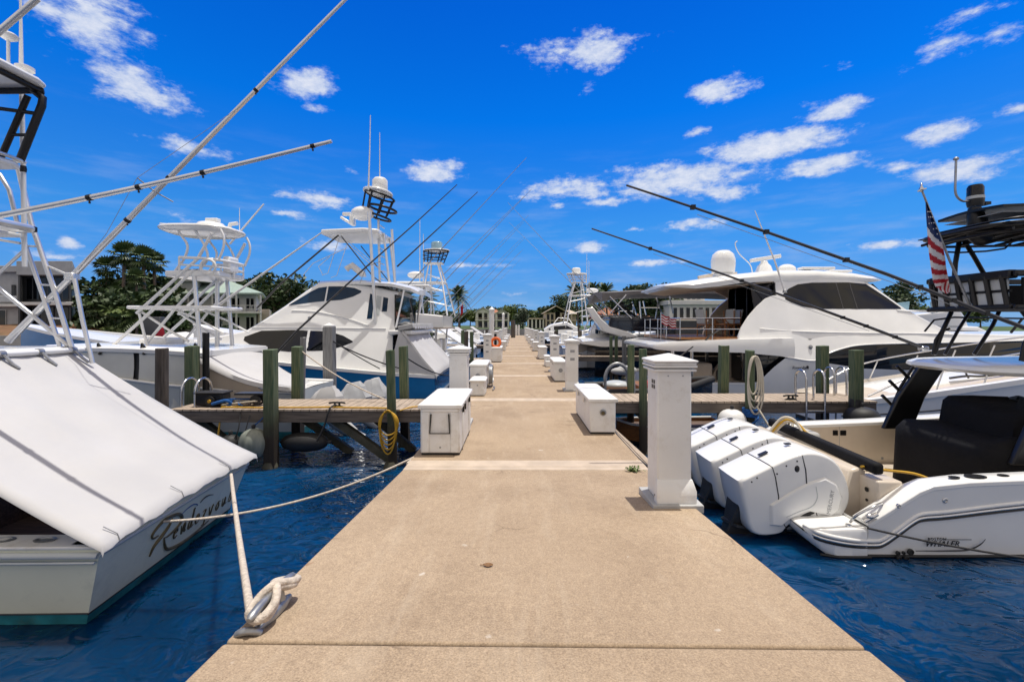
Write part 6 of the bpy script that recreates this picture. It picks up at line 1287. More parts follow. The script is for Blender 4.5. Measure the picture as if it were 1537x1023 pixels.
# ---------------------------------------------------------------- the three outboards
def outboards():
    prof = [(1108, 722), (1150, 702), (1190, 684), (1218, 678), (1243, 684), (1260, 697), (1273, 722), (1277, 748), (1269, 770), (1254, 783), (1215, 774), (1182, 789), (1168, 802), (1130, 801), (1117, 765)]
    Y0 = 5.25; base = [(P(x, y, Y0).x, P(x, y, Y0).z) for x, y in prof]
    cxm = sum(p[0] for p in base) / len(base); czm = sum(p[1] for p in base) / len(base)
    # refine outline
    ol = smooth_path([(x, 0, z) for x, z in base + base[:1]], 4)[:-1]; ol = [(p.x, p.z) for p in ol]
    def build(yc, label):
        t = thing('outboard_motor', label, 'outboard motor', (3.1, yc, WZ), 0, 'white outboard motors')
        R = []
        for y, s in ((-.285, .925), (-.281, .955), (-.268, .978), (-.235, .995), (-.12, 1.004), (0, 1.008), (.12, 1.004), (.235, .995), (.268, .978), (.281, .955), (.285, .925)): R.append([(cxm + (x - cxm) * s, yc + y, czm + (z - czm) * s) for x, z in ol])
        b = B(); b.loft(R); b.build('cowling', W, t, smooth=60)
        # raised side panel
        for s in (-1, 1):
            q = [(1150, 757), (1180, 738), (1212, 721), (1240, 712), (1258, 722), (1268, 745), (1262, 765), (1250, 775), (1210, 766), (1180, 780), (1166, 792), (1150, 790)]
            pts = [(P(x, y, Y0).x, P(x, y, Y0).z) for x, y in q]; mx = sum(p[0] for p in pts) / len(pts); mz = sum(p[1] for p in pts) / len(pts); pts = [(lerp(mx, x, .94), lerp(mz, z, .94)) for x, z in pts]
            b = B(); b.loft([[(x, yc + s * .278, z) for x, z in pts], [(lerp(x, mx, .07), yc + s * .312, lerp(z, mz, .07)) for x, z in pts]]); b.build('side_panel', LGREY if 0 else W, t, bevel=.01, smooth=40)
            n0 = (P(1243, 770, Y0), P(1252, 722, Y0)); b = B(); ux = (n0[1] - n0[0]); write(b, 'MERCURY', .062, (n0[0].x + (0 if s < 0 else .04), yc + s * .3125, n0[0].z) if s < 0 else (n0[1].x, yc + s * .3125, n0[1].z), ux if s < 0 else -ux, (-ux.z, 0, ux.x) if s < 0 else (-ux.z, 0, ux.x), depth=.002); b.build('lettering', INKGR, t)
        # seams across the cowl
        def seam(x0, pts_px, r=.006):
            pass
        for px in (((1157, 699), (1163, 715), (1168, 745), (1166, 770), (1178, 793)), ((1204, 681), (1209, 705), (1211, 735), (1220, 752), (1228, 778))):
            l = [P(x, y, Y0) for x, y in px]; side = []
            S = lambda p, k: Vector((cxm + (p.x - cxm) * k, 0, czm + (p.z - czm) * k))
            q = []
            for i, p in enumerate(l[::-1]):
                last = i in (0, len(l) - 1); w = S(p, .955 if last else .99); w.y = -.286 if not last else -.282; q.append(w)
            tp = l[0]
            for yy, k in ((-.268, .982), (-.235, 1.0), (-.12, 1.01), (0, 1.014)): w = S(tp, k); w.y = yy; q.append(w)
            q = q + [Vector((w.x, -w.y, w.z)) for w in q[::-1][1:]]
            b = B(); b.tube([Vector((w.x, yc + w.y, w.z)) for w in q], .0065, 5); b.build('cowl_seam', INK, t, smooth=60)
        q = smooth_path([(P(x, y, Y0).x, yc - .313, P(x, y, Y0).z) for x, y in ((1222, 728), (1224, 745), (1216, 758), (1196, 766), (1178, 774))], 5); b = B(); b.tube(q, .005, 5); b.build('panel_crease', LGREY, t, smooth=60)
        for x, y in ((1136, 712), (1180, 694), (1166, 706), (1196, 687), (1128, 718)): p = P(x, y, Y0); b = B(); b.ball((p.x, yc - .283, p.z - .035), .011, 0, 8, 5); b.build('cowl_plug', INK, t)
        b = B(); p = P(1196, 703, Y0); b.ball((p.x, yc - .286, p.z), (.03, .010, .04), 0, 10, 6); b.build('badge', INK, t, smooth=60)
        for x0, x1 in ((1160, 1172), (1202, 1208)): p = P(x0, 697 if x0 < 1200 else 679, Y0); q = P(x1, 691 if x0 < 1200 else 678, Y0); b = B(); b.box(((p.x + q.x) / 2, yc + .02, (p.z + q.z) / 2 + .022), (q.x - p.x + .02, .05, .014), rot=Matrix.Rotation(-.42 if x0 < 1200 else -.1, 3, 'Y')); b.build('flush_port', INK, t)
        # leg, bracket and hoses
        b = B(); b.loft([[(x - a, yc - w, z), (x + a, yc - w, z), (x + a, yc + w, z), (x - a, yc + w, z)] for x, z, a, w in ((2.80, -.42, .14, .18), (2.77, -.66, .14, .16), (2.72, -.92, .17, .09), (2.66, -1.2, .20, .05))]); b.build('midsection', CARBON, t, bevel=.02)
        b = B(); b.loft([[(x, yc + sy * w, z) for sy, z in ((-1, zz), (1, zz), (1, zz - .03), (-1, zz - .03))] for x, w, zz in ((2.50, .02, -.84), (2.62, .14, -.87), (2.98, .13, -.93))]); b.build('cavitation_plate', CARBON, t)
        b = B(); b.loft([[(x, yc - .13, z0), (x, yc + .13, z0), (x, yc + .13, z1), (x, yc - .13, z1)] for x, z0, z1 in ((3.1, -.95, -.8), (3.4, -.92, -.62), (3.8, -1.0, -.42))]); b.build('mount_bracket', W2, t, bevel=.02)
        b = B(); b.tube(smooth_path([(3.12, yc - .2, -.86), (3.22, yc - .24, -.76), (3.40, yc - .25, -.67), (3.55, yc - .22, -.66), (3.66, yc - .15, -.73), (3.78, yc - .05, -.85)], 5), .042, 9); b.build('steering_hose', RUBBER, t, smooth=60)
        b = B(); b.tube([(3.0, yc - .1, -.86), (3.18, yc - .16, -.84)], .075, 10); b.build('trim_cylinder', RUBBER, t, smooth=60)
        return t
    build(5.53, 'nearest white outboard motor, lettered on its flank, by the low stern platform'); build(6.27, 'middle white outboard motor of the three'); build(7.01, 'farthest white outboard motor, partly behind the large white pedestal')
outboards()
# rolled hoses looped over the motor well
t = thing('washdown_hose', 'cream and yellow hoses looped over the motor well between the far outboards', 'hose', (4.0, 6.9, -.3))
for k, m in enumerate((HOSEC, HOSEY, HOSEC)):
    b = B(); o = .05 * k; b.tube(smooth_path([(3.75 + o, 6.95, -.32), (3.88 + o, 6.9, -.08), (4.02 + o, 6.85, .10 - o * .6), (4.14 + o, 6.75, .08 - o), (4.2 + o, 6.6, -.12), (4.3 + o, 6.45, -.25)], 5), .018, 7); b.build('strand', m, t, smooth=60)
b = B(); b.tube(smooth_path([(3.95, 5.2, -.12), (4.1, 5.3, -.16), (4.3, 5.25, -.18), (4.55, 5.2, -.20), (4.7, 5.1, -.25)], 5), .014, 8); b.build('mooring_rope', HOSEY, smooth=60, label='yellow rope lying over the corner of the black transom bolster', cat='rope', loc=(3.95, 5.2, -.12))

# ---------------------------------------------------------------- the flag on the tower
def big_flag():
    t = thing('ensign', 'striped flag with starred blue canton hanging from a raked staff on the black tower', 'flag', P(1455, 455, 6.3))
    b = B(); b.tube([P(1457, 460, 6.3), P(1425, 390, 6.3), P(1383, 284, 6.3)], [.018, .015, .012], 8); b.build('staff', GALV, t, smooth=60)
    b = B(); b.lathe([(.012, -.02), (.03, .0), (.03, .03), (.01, .06), (.015, .09), (.002, .11)], P(1383, 286, 6.3), 0, 10); b.tube([P(1378, 287, 6.3), P(1390, 283, 6.3)], .012, 6); b.build('finial', STEEL, t, smooth=60)
    Lf = [(1389, 303), (1390, 325), (1392, 352), (1394, 378), (1397, 400), (1400, 420), (1404, 430), (1412, 436), (1421, 441)]; Rt = [(1391, 303), (1400, 325), (1409, 348), (1415, 368), (1419, 388), (1420, 400), (1423, 415), (1425, 428), (1426, 438)]
    NU, NV = 96, 12; g = []
    def at(Q, u): i = min(len(Q) - 2, int(u * (len(Q) - 1))); f = u * (len(Q) - 1) - i; return Vector((lerp(Q[i][0], Q[i + 1][0], f), lerp(Q[i][1], Q[i + 1][1], f)))
    for i in range(NU + 1):
        u = i / NU; a, c = at(Lf, u), at(Rt, u); row = []
        for j in range(NV + 1):
            v = j / NV; q = a.lerp(c, v); row.append(P(q.x, q.y, 6.26 - .09 * math.sin(v * 2.6 + u * 5) * u - .03 * math.sin(v * 7)))
        g.append(row)
    b = B(); v = [p for r in g for p in r]; n = NV + 1
    for i in range(NU):
        for j in range(NV):
            u, w = (i + .5) / NU, (j + .5) / NV; s = u * 1.0 - .16 * (w - .5) * (1 if u < .8 else -1.6)
            mi = 2 if s < .27 else (0 if int((s - .27) / .063) % 2 else 1)
            b.f.append([i * n + j, i * n + j + 1, (i + 1) * n + j + 1, (i + 1) * n + j]); b.m.append(mi)
    b.v = v; b.build('cloth', [RED, FWHITE, FBLUE], t, smooth=80)
    b = B()
    for k in range(5):
        for j in range(3):
            u = .085 + .045 * k; w = .22 + .28 * j + .06 * (k % 2)
            if u - .16 * (w - .5) > .25: continue
            a, c = at(Lf, u), at(Rt, u); q = a.lerp(c, min(.95, w)); p = P(q.x, q.y, 6.21); r = .012
            o = [p + Vector((rr * math.cos(PI / 2 + PI * i / 5), -.01 - .0 * i, rr * math.sin(PI / 2 + PI * i / 5))) for i in range(10) for rr in ((r if i % 2 == 0 else r * .45),)]; b.add(o, [tuple(range(10))])
    b.build('star_print', FWHITE, t)
big_flag()
# ================================================================ the big white yacht
def teak_chair(x, y, z, rz, label):
    t = thing('teak_armchair', label, 'chair', (x, y, z), 0, 'teak armchairs on the yacht deck'); M = Matrix.Rotation(rz, 3, 'Z'); T = lambda p: Vector((x, y, z)) + M @ Vector(p)
    for sx in (-.24, .24):
        for sy in (-.22, .22): b = B(); b.tube([T((sx, sy, 0)), T((sx, sy, .62 if sy < 0 else .95))], .025, 4); b.build('leg', TEAK, t)
        b = B(); b.tube([T((sx, -.26, .63)), T((sx, .24, .63))], .028, 4); b.build('armrest', TEAK, t)
        b = B(); b.tube([T((sx, -.2, .2)), T((sx, 0, .45)), T((sx, .2, .2))], .018, 4); b.tube([T((sx, -.2, .6)), T((sx, .2, .25))], .018, 4); b.build('side_frame', TEAK, t)
    b = B(); b.tube([T((-.2, 0, .42)), T((.2, 0, .42))], .03, 4); b.add([T(p) for p in ((-.24, -.24, .41), (.24, -.24, .41), (.24, .22, .39), (-.24, .22, .39), (-.24, -.24, .46), (.24, -.24, .46), (.24, .22, .44), (-.24, .22, .44))], [(0, 1, 2, 3), (4, 5, 6, 7), (0, 1, 5, 4), (1, 2, 6, 5), (2, 3, 7, 6), (3, 0, 4, 7)]); b.build('seat', TEAK, t)
    b = B(); b.add([T(p) for p in ((-.22, .19, .45), (.22, .19, .45), (.22, .30, 1.0), (-.22, .30, 1.0), (-.22, .26, .45), (.22, .26, .45), (.22, .37, 1.0), (-.22, .37, 1.0))], [(0, 1, 2, 3), (4, 5, 6, 7), (0, 1, 5, 4), (1, 2, 6, 5), (2, 3, 7, 6), (3, 0, 4, 7)]); b.build('back_cushion', LGREY, t, bevel=.03)
    return t
def yacht():
    yc = 17.6; t = thing('motor_yacht', 'large white motor yacht with dark arched windows, satellite dome and open teak aft deck', 'yacht', (5.0, yc, WZ))
    st = [(5.0, 2.40, -.42, 2.3, -1.02, -1.8), (7.6, 2.55, -.42, 2.4, -1.02, -1.9), (8.04, 2.56, -.40, 2.4, -1.02, -1.9), (8.3, 2.57, -.12, 2.4, -1.02, -1.9), (8.55, 2.58, .12, 2.4, -1.02, -1.9), (8.9, 2.59, .40, 2.4, -1.02, -1.9), (9.84, 2.60, .30, 2.4, -1.02, -2), (11.4, 2.62, .06, 2.35, -1.02, -2), (13, 2.62, .0, 2.25, -1.0, -2), (16, 2.5, .25, 1.9, -1, -2), (19, 2.0, .7, 1.2, -.95, -1.9), (22, 1.1, 1.1, .5, -.9, -1.7), (24.5, .06, 1.4, .03, -.5, -.9)]
    b = B(); add_hull(b, st, yc, 0, 0, 1, k=5); b.build('hull', [W, NAVY], t, smooth=40)
    b = B(); deck(b, st, yc, 0, x0=12.9, dz=-.02, crown=.1); b.build('foredeck', W, t, smooth=60)
    b = B(); deck(b, st, yc, 0, x1=8.1, dz=-.06); b.build('cockpit_sole', CREAM, t)
    # dark saloon inside the arches
    ss = [(7.75, -.4, .95, 2.35, 2.35, .02, 0), (12, -.2, 1.1, 2.5, 2.45, .02, 0), (16, .0, 1.15, 2.35, 2.2, .02, 0), (19, .4, 1.15, 1.8, 1.6, .02, 0)]
    b = B(); add_body(b, ss, yc); b.build('saloon_glazing', GLASS, t)
    for k in range(3): b = B(); b.bb((7.70, yc - 2.2 + k * 1.5, -.4), (7.75, yc - 2.1 + k * 1.5, .7)); b.build('saloon_door_frame', STEEL, t)
    b = B(); b.bb((6.1, 15.9, -.40), (6.9, 17.6, .15)); b.build('cockpit_settee', SANDW, t, bevel=.08)
    b = B(); pts = [P(x, y, 16.4) for x, y in ((1055, 600), (1064, 574), (1074, 552), (1088, 534), (1100, 526), (1104, 526), (1104, 600))]; b.prism([(p.x, p.z) for p in pts], 16.36, 16.5); b.build('cockpit_bulwark', SANDW, t, bevel=.02)
    b = B(); pts = [P(x, y, 16.3) for x, y in ((1076, 600), (1076, 556), (1084, 550), (1084, 600))]; b.prism([(p.x, p.z) for p in pts], 16.30, 16.34); b.build('cockpit_locker', CHAR, t)
    for x in (5.35, 6.0): b = B(); b.tube([(x, 15.5, -.45), (x, 15.5, .66)], .05, 8); b.build('overhang_post', STEEL, t)
    # aft deck overhang
    od = [(4.63, .72, .80, 1.9), (4.78, .66, .84, 2.2), (5.2, .62, .90, 2.45), (6.2, .60, .96, 2.58), (7.42, .58, 1.02, 2.62), (9.2, .42, 1.05, 2.60)]
    b = B(); b.loft([[(x, yc - w, zb), (x, yc - w - .02, (zb + zt) / 2), (x, yc - w + .05, zt), (x, yc - w + .5, zt + .03), (x, yc, zt + .04), (x, yc + w - .5, zt + .03), (x, yc + w - .05, zt), (x, yc + w + .02, (zb + zt) / 2), (x, yc + w, zb), (x, yc, zb - .02)] for x, zb, zt, w in od]); b.build('aft_deck', W, t, smooth=40)
    b = B(); b.slab([(5.55, yc - 2.1), (7.5, yc - 2.4), (9.1, yc - 2.3), (9.1, yc + 2.3), (7.5, yc + 2.4), (5.55, yc + 2.1)], 1.0, 1.075); b.build('teak_decking', TEAK, t)
    # main upper body
    ub = [(9.0, .40, 3.28, 2.62, 1.66, .35, .12), (9.84, .31, 3.36, 2.62, 1.63, .35, .14), (10.3, .55, 3.36, 2.62, 1.62, .35, .14), (10.8, .72, 3.34, 2.62, 1.62, .35, .14), (11.33, .82, 3.30, 2.62, 1.62, .35, .14), (12.0, .86, 3.14, 2.62, 1.64, .3, .12), (12.40, .87, 2.96, 2.62, 1.68, .22, .1), (13.3, .88, 2.06, 2.60, 2.05, .12, .12), (14.6, .90, 1.22, 2.5, 2.35, .10, .10), (17, .95, 1.16, 2.2, 2.0, .08, .08), (20, 1.0, 1.2, 1.3, 1.2, .06, .05)]
    b = B(); add_body(b, ub, yc); b.build('upper_body', W, t, smooth=40)
    qb = [(7.2, .5, 1.0, 2.62, 2.60, .05, 0), (9.2, .40, 2.6, 2.60, 2.14, .05, 0)]
    qs = [(7.2, .4, 3.2, 2.62, 1.76, .1, 0), (9.3, .40, 3.2, 2.62, 1.72, .1, 0)]
    for s in (-1, 1):
        o = 0 if s < 0 else .85; qq = [(x + o, *r) for x, *r in qs]
        b = B(); skin(b, qq, yc, s, [(x + o, z0, z1) for x, z0, z1 in ((7.40, .62, 1.02), (7.60, .60, 1.40), (7.9, .58, 1.78), (8.25, .54, 2.12), (8.6, .48, 2.40), (8.85, .44, 2.50), (9.25, .36, 2.52))], off=.0, th=.09); b.build('quarter_wing', W, t, smooth=40)
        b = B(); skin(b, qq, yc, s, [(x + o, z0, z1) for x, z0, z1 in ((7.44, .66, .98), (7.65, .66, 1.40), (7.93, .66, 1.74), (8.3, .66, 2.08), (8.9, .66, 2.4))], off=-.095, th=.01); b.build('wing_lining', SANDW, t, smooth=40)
        b = B(); skin(b, qq, yc, s, [(8.2 + o, 2.0, 3.02), (8.6 + o, 2.2, 3.04), (9.1 + o, 2.3, 3.06)], off=-.14, th=.04); b.build('side_window', GLASS, t)
        b = B(); skin(b, ub, yc, s, [(9.14, 2.44, 2.48), (9.45, 2.26, 2.74), (9.8, 2.12, 2.90), (10.3, 2.04, 2.96), (11.55, 2.03, 2.97), (12.2, 2.03, 2.92), (12.75, 2.03, 2.46), (13.15, 2.03, 2.08)], k=6); uw = b.build('upper_window', GLASS, t, smooth=30)
        for x in (11.12, 11.6): b = B(); skin(b, ub, yc, s, [(x, 2.04, 2.95), (x + .035, 2.04, 2.95)], off=.012, th=.012, k=6); b.build('mullion', CARBON, uw)
        q = [(8.2, 1.36), (9.5, 1.27), (11.5, 1.22), (13.5, 1.20), (14.6, 1.16)]
        b = B(); b.tube(smooth_path([(x, yc + s * (half_at(ub if x > 9 else qs, x, z) + .0), z) for x, z in q], 4), .03, 7); b.build('style_line', W, t, smooth=60)
        b = B(); b.tube(smooth_path([(x, yc + s * (half_at(ub, x, z) + .004), z) for x, z in ((8.95, .42), (9.84, .315), (10.3, .555), (10.8, .725), (11.33, .825), (12.4, .875), (14.5, .905))], 4), .022, 6); b.build('arch_trim', W, t, smooth=60)
        b = B(); skin(b, ub, yc, s, [(12.98, 1.98, 2.02), (14.2, 1.90, 1.98)], off=.03, th=.08); b.build('visor_lip', W, t)
    b = B()
    for dy in (-1.3, -.45, .45, 1.3): b.loft([[(x, yc + dy + w, z) for w in (-.38, .38)] + [(x - .03, yc + dy + w, z - .02) for w in (.38, -.38)] for x, z in ((12.50, 2.93), (13.24, 2.18))])
    b.build('windscreen', GLASS, t)
    # side window and aft doors of the upper saloon
    gb = [(9.0, 1.05, 3.02, 1.85, 1.62, .03, 0), (9.3, 1.05, 3.1, 1.9, 1.64, .03, 0)]
    b = B(); add_body(b, gb, yc); b.build('upper_glazing', GLASS, t)
    for y in (-1.84, -.9, 0, .9): b = B(); b.bb((8.95, yc + y, 1.07), (8.995, yc + y + .07, 2.95)); b.build('door_frame', BLACK, t)
    # roof
    rf = [(5.27, 2.84, 2.90, 1.55), (5.6, 2.80, 2.98, 1.8), (6.2, 2.74, 3.06, 2.0), (7.0, 2.82, 3.18, 1.92), (7.8, 2.94, 3.30, 1.88), (9.0, 3.0, 3.42, 1.82), (10.6, 3.0, 3.46, 1.76), (11.8, 2.98, 3.36, 1.76), (12.6, 3.0, 3.22, 1.7), (12.95, 3.06, 3.13, 1.5)]
    b = B(); b.loft([[(x, yc - w + .04, zb), (x, yc - w, lerp(zb, zt, .45)), (x, yc - w + .12, lerp(zb, zt, .85)), (x, yc - w * .7, zt), (x, yc, zt + .07), (x, yc + w * .7, zt), (x, yc + w - .12, lerp(zb, zt, .85)), (x, yc + w, lerp(zb, zt, .45)), (x, yc + w - .04, zb), (x, yc, zb)] for x, zb, zt, w in rf]); b.build('roof', W, t, smooth=50)
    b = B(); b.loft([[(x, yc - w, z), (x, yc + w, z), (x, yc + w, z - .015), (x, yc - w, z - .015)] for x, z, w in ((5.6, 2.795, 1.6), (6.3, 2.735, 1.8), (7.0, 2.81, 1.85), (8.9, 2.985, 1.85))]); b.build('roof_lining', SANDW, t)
    pts = [P(x, y, 19.3) for x, y in ((1048, 414), (1049, 421), (1055, 427), (1064, 433), (1078, 440), (1093, 448), (1106, 448), (1106, 408), (1070, 410))]
    b = B(); b.prism([(p.x, p.z) for p in pts], 19.26, 19.40); b.build('roof_bracket', CREAM, t, bevel=.01)
    pts = [P(x, y, 19.3) for x, y in ((1054, 509), (1056, 498), (1061, 484), (1068, 472), (1079, 459), (1093, 448.5), (1106, 448.5), (1106, 509))]
    b = B(); b.prism([(p.x, p.z) for p in pts], 19.26, 19.40); b.build('deck_side_wing', CREAM, t, bevel=.01)
    b = B(); b.tube([(5.32, yc - 1.5, 2.86), (5.32, yc + 1.5, 2.86)], .03, 8); b.build('roof_gutter', BLACK, t)
    # rails
    for z in (1.35, 1.72):
        b = B(); b.tube([(7.5, yc - 2.4, z), (6.0, yc - 2.3, z), (5.6, yc - 2.1, z), (5.5, yc, z), (5.6, yc + 2.1, z), (8.2, yc + 2.4, z)], .017, 6); b.build('deck_rail', STEEL, t, smooth=50)
    for x, y in ((5.6, -2.1), (6.6, -2.34), (5.5, -1.0), (5.5, 0), (5.5, 1.0), (5.6, 2.1), (6.5, 2.3)): b = B(); b.tube([(x, yc + y, 1.0), (x, yc + y, 1.74)], .02, 6); b.build('stanchion', STEEL, t)
    b = B(); b.tube([P(1046, 525, 15.2), P(1066, 503, 15.2), P(1080, 495, 15.4)], .03, 7); b.build('boat_hook', CARBON, t)
    b = B(); b.tube([(5.3, 16.6, .8), (5.3, 16.6, 1.95)], .016, 6); fs = b.build('flagstaff', STEEL, t)
    # roof gear
    b = B(); c = (7.75, 17.0, 3.28); b.lathe([(.36, 0), (.36, .10), (.30, .12), (.40, .16), (.43, .45), (.43, .62), (.37, .84), (.22, .97), (.01, 1.0)], c, 0, 24); b.build('satellite_dome', W, t, smooth=40)
    b = B(); c = Vector((9.5, 17.4, 3.48)); b.lathe([(.32, 0), (.24, .25), (.14, .36), (.12, .45)], c, 0, 16); b.box(c + Vector((.05, 0, .55)), (1.15, .16, .14), rot=Matrix.Rotation(-.16, 3, 'Y')); b.build('radar_array', W, t, smooth=40, bevel=.02)
    b = B(); b.ball((10.3, 17.3, 3.58), (.34, .3, .22)); b.build('small_dome', W, t, smooth=70)
    b = B(); b.tube(smooth_path([(8.85, 17.0, 3.42), (8.75, 17.0, 3.75), (8.35, 17.0, 4.15), (8.2, 17.0, 4.5), (8.28, 17.0, 4.62)], 5), [.02] * 21, 6); b.build('whip_antenna', W, t, smooth=60)
    b = B(); b.tube([P(1178, 437, 15.2), P(1163, 392, 15.2), P(1133, 316, 15.2)], [.035, .028, .014], 8); b.lathe([(.07, -.03), (.06, .06), (.03, .09)], P(1178, 438, 15.2), 1, 10); b.build('side_aerial', [W, GALV], t, smooth=50)
    b = B(); b.bb((10.2, 16.2, 3.47), (11.4, 16.5, 3.56)); b.bb((11.5, 16.6, 3.42), (12.3, 18.2, 3.50)); b.build('roof_hatch', W, t, bevel=.03)
    b = B(); c = Vector((9.78, yc - half_at(ub, 9.78, .75) - .01, .76)); b.lathe([(.06, 0), (.07, .03), (.02, .05)], c, 0, 10, Matrix.Rotation(PI / 2, 3, 'X')); b.build('deck_camera', GALV, t)
    b = B(); q = P(1188, 553.5, 15.0); write(b, 'Riverdale', .145, (q.x, 14.96, q.z), (1, 0, 0), (0, -.02, 1), depth=.004, shear=.12); q = P(1211, 551, 15); b.ball((q.x, 14.965, q.z + .01), (.045, .006, .05)); b.build('lettering', INK, t)
    return t
YA = yacht()
teak_chair(7.75, 16.9, 1.08, -1.2, 'teak armchair with pale grey cushion nearest the yacht deck edge'); teak_chair(7.25, 17.3, 1.08, 1.9, 'teak armchair with empty side frame facing out over the yacht stern'); teak_chair(8.35, 17.6, 1.08, -1.5, 'teak armchair set back against the yacht glass doors')
def striped_flag(name, label, p0, sx, n=7, w=.5, h=.32, canton=True, droop=.2):
    t = thing(name, label, 'flag', p0); b = B(); NU, NV = 14, n; v = []
    for i in range(NU + 1):
        for j in range(NV + 1): v.append(Vector(p0) + Vector((sx * w * i / NU, .06 * math.sin(i * .9), -h * j / NV - droop * (i / NU) ** 1.3 + .03 * math.sin(i * 1.1))))
    for i in range(NU):
        for j in range(NV): b.f.append([i * (NV + 1) + j, i * (NV + 1) + j + 1, (i + 1) * (NV + 1) + j + 1, (i + 1) * (NV + 1) + j]); b.m.append(2 if canton and i < NU * .38 and j < NV * .55 else j % 2)
    b.v = v; b.build('cloth', [RED, FWHITE, FBLUE], t, smooth=60); return t
striped_flag('stern_flag', 'small striped flag blowing at the stern of the big white yacht', (5.31, 16.6, 1.86), 1, w=.55, h=.34, canton=False)
# ================================================================ the white boat between the finger pier and the yacht
def express_boat():
    yc = 12.1; t = thing('express_cruiser', 'low white cruiser with steel bow rail moored between the ladder finger pier and the yacht', 'boat', (7.6, yc, WZ)); yc = 11.5
    st = [(7.6, .90, -.34, .85, -1.02, -1.4), (8.2, 1.02, -.27, .95, -1.02, -1.5), (9.5, 1.1, -.10, .95, -1.02, -1.5), (11.7, 1.1, .22, .75, -1, -1.5), (14, 1.0, .52, .45, -.95, -1.4), (16, .06, .8, .03, -.6, -.8)]
    b = B(); add_hull(b, st, yc, 0, 1, 1); b.build('hull', [W, TAR], t, smooth=40)
    b = B(); deck(b, st, yc, 0, dz=.0, crown=.08); b.build('deck', CREAM, t, smooth=60)
    for s in (-1, 1):
        b = B(); b.loft([[(x, y - s * .05, z - .07), (x, y + s * .045, z - .06), (x, y + s * .045, z + .06), (x, y - s * .05, z + .08)] for x, y, z in sheer(st, yc, s)]); b.build('sheer_moulding', W, t, smooth=40)
        b = B(); b.tube([(x, yc + s * (lerp(hs, hc, .42) + .004), lerp(zs, zc, .42)) for x, hs, zs, hc, zc, zk in st], .014, 6); b.build('rubbing_stripe', BLACK, t)
        q = [(x, y - s * .12, z + d) for (x, y, z), d in zip(sheer(st, yc, s), (.05, .10, .52, .62, .66, .68))]
        b = B(); b.tube(smooth_path(q[1:], 5), .022, 7); b.build('bow_rail', STEEL, t, smooth=60)
        for f in (.28, .42, .55, .68, .8): x = lerp(7.6, 15.5, f); i = max(k for k in range(len(st)) if st[k][0] <= x); u = (x - st[i][0]) / (st[i + 1][0] - st[i][0]); b = B(); hs_ = lerp(st[i][1], st[i + 1][1], u); zz = lerp(st[i][2], st[i + 1][2], u); b.tube([(x - .12, yc + s * (hs_ - .1), zz), (x + .1, yc + s * (hs_ - .13), zz + .55)], .018, 6); b.build('stanchion', STEEL, t)
    cs = [(8.5, -.35, -.22, .7, .65, .05, .02), (9.3, -.25, -.04, .75, .65, .08, .03), (10.2, -.15, .12, .75, .6, .1, .04), (11.4, 0, .28, .7, .5, .1, .04), (13, .2, .46, .6, .4, .1, .04)]
    b = B(); add_body(b, cs, yc); b.build('coachroof', W, t, smooth=40)
    b = B(); skin(b, cs, yc, -1, [(10.3, .0, .03), (10.7, .0, .10), (11.3, .08, .16), (11.8, .14, .17)]); b.build('cabin_window', GLASS, t)
    for x in (9.4, 9.55): b = B(); b.lathe([(.04, 0), (.04, .01), (.001, .012)], (x, yc - half_at(cs, x, -.12) - .005, -.12), 0, 10, Matrix.Rotation(PI / 2, 3, 'X')); b.build('vent', BLACK, t)
    b = B(); b.tube(smooth_path([(10.4, 10.9, .22), (10.8, 10.9, .27), (11.2, 10.9, .27), (12.0, 10.9, .36)], 4), .03, 6); b.tube([(10.75, 10.9, .40), (10.85, 10.9, .22)], .02, 6); b.build('anchor', CARBON, t)
    return t
express_boat()
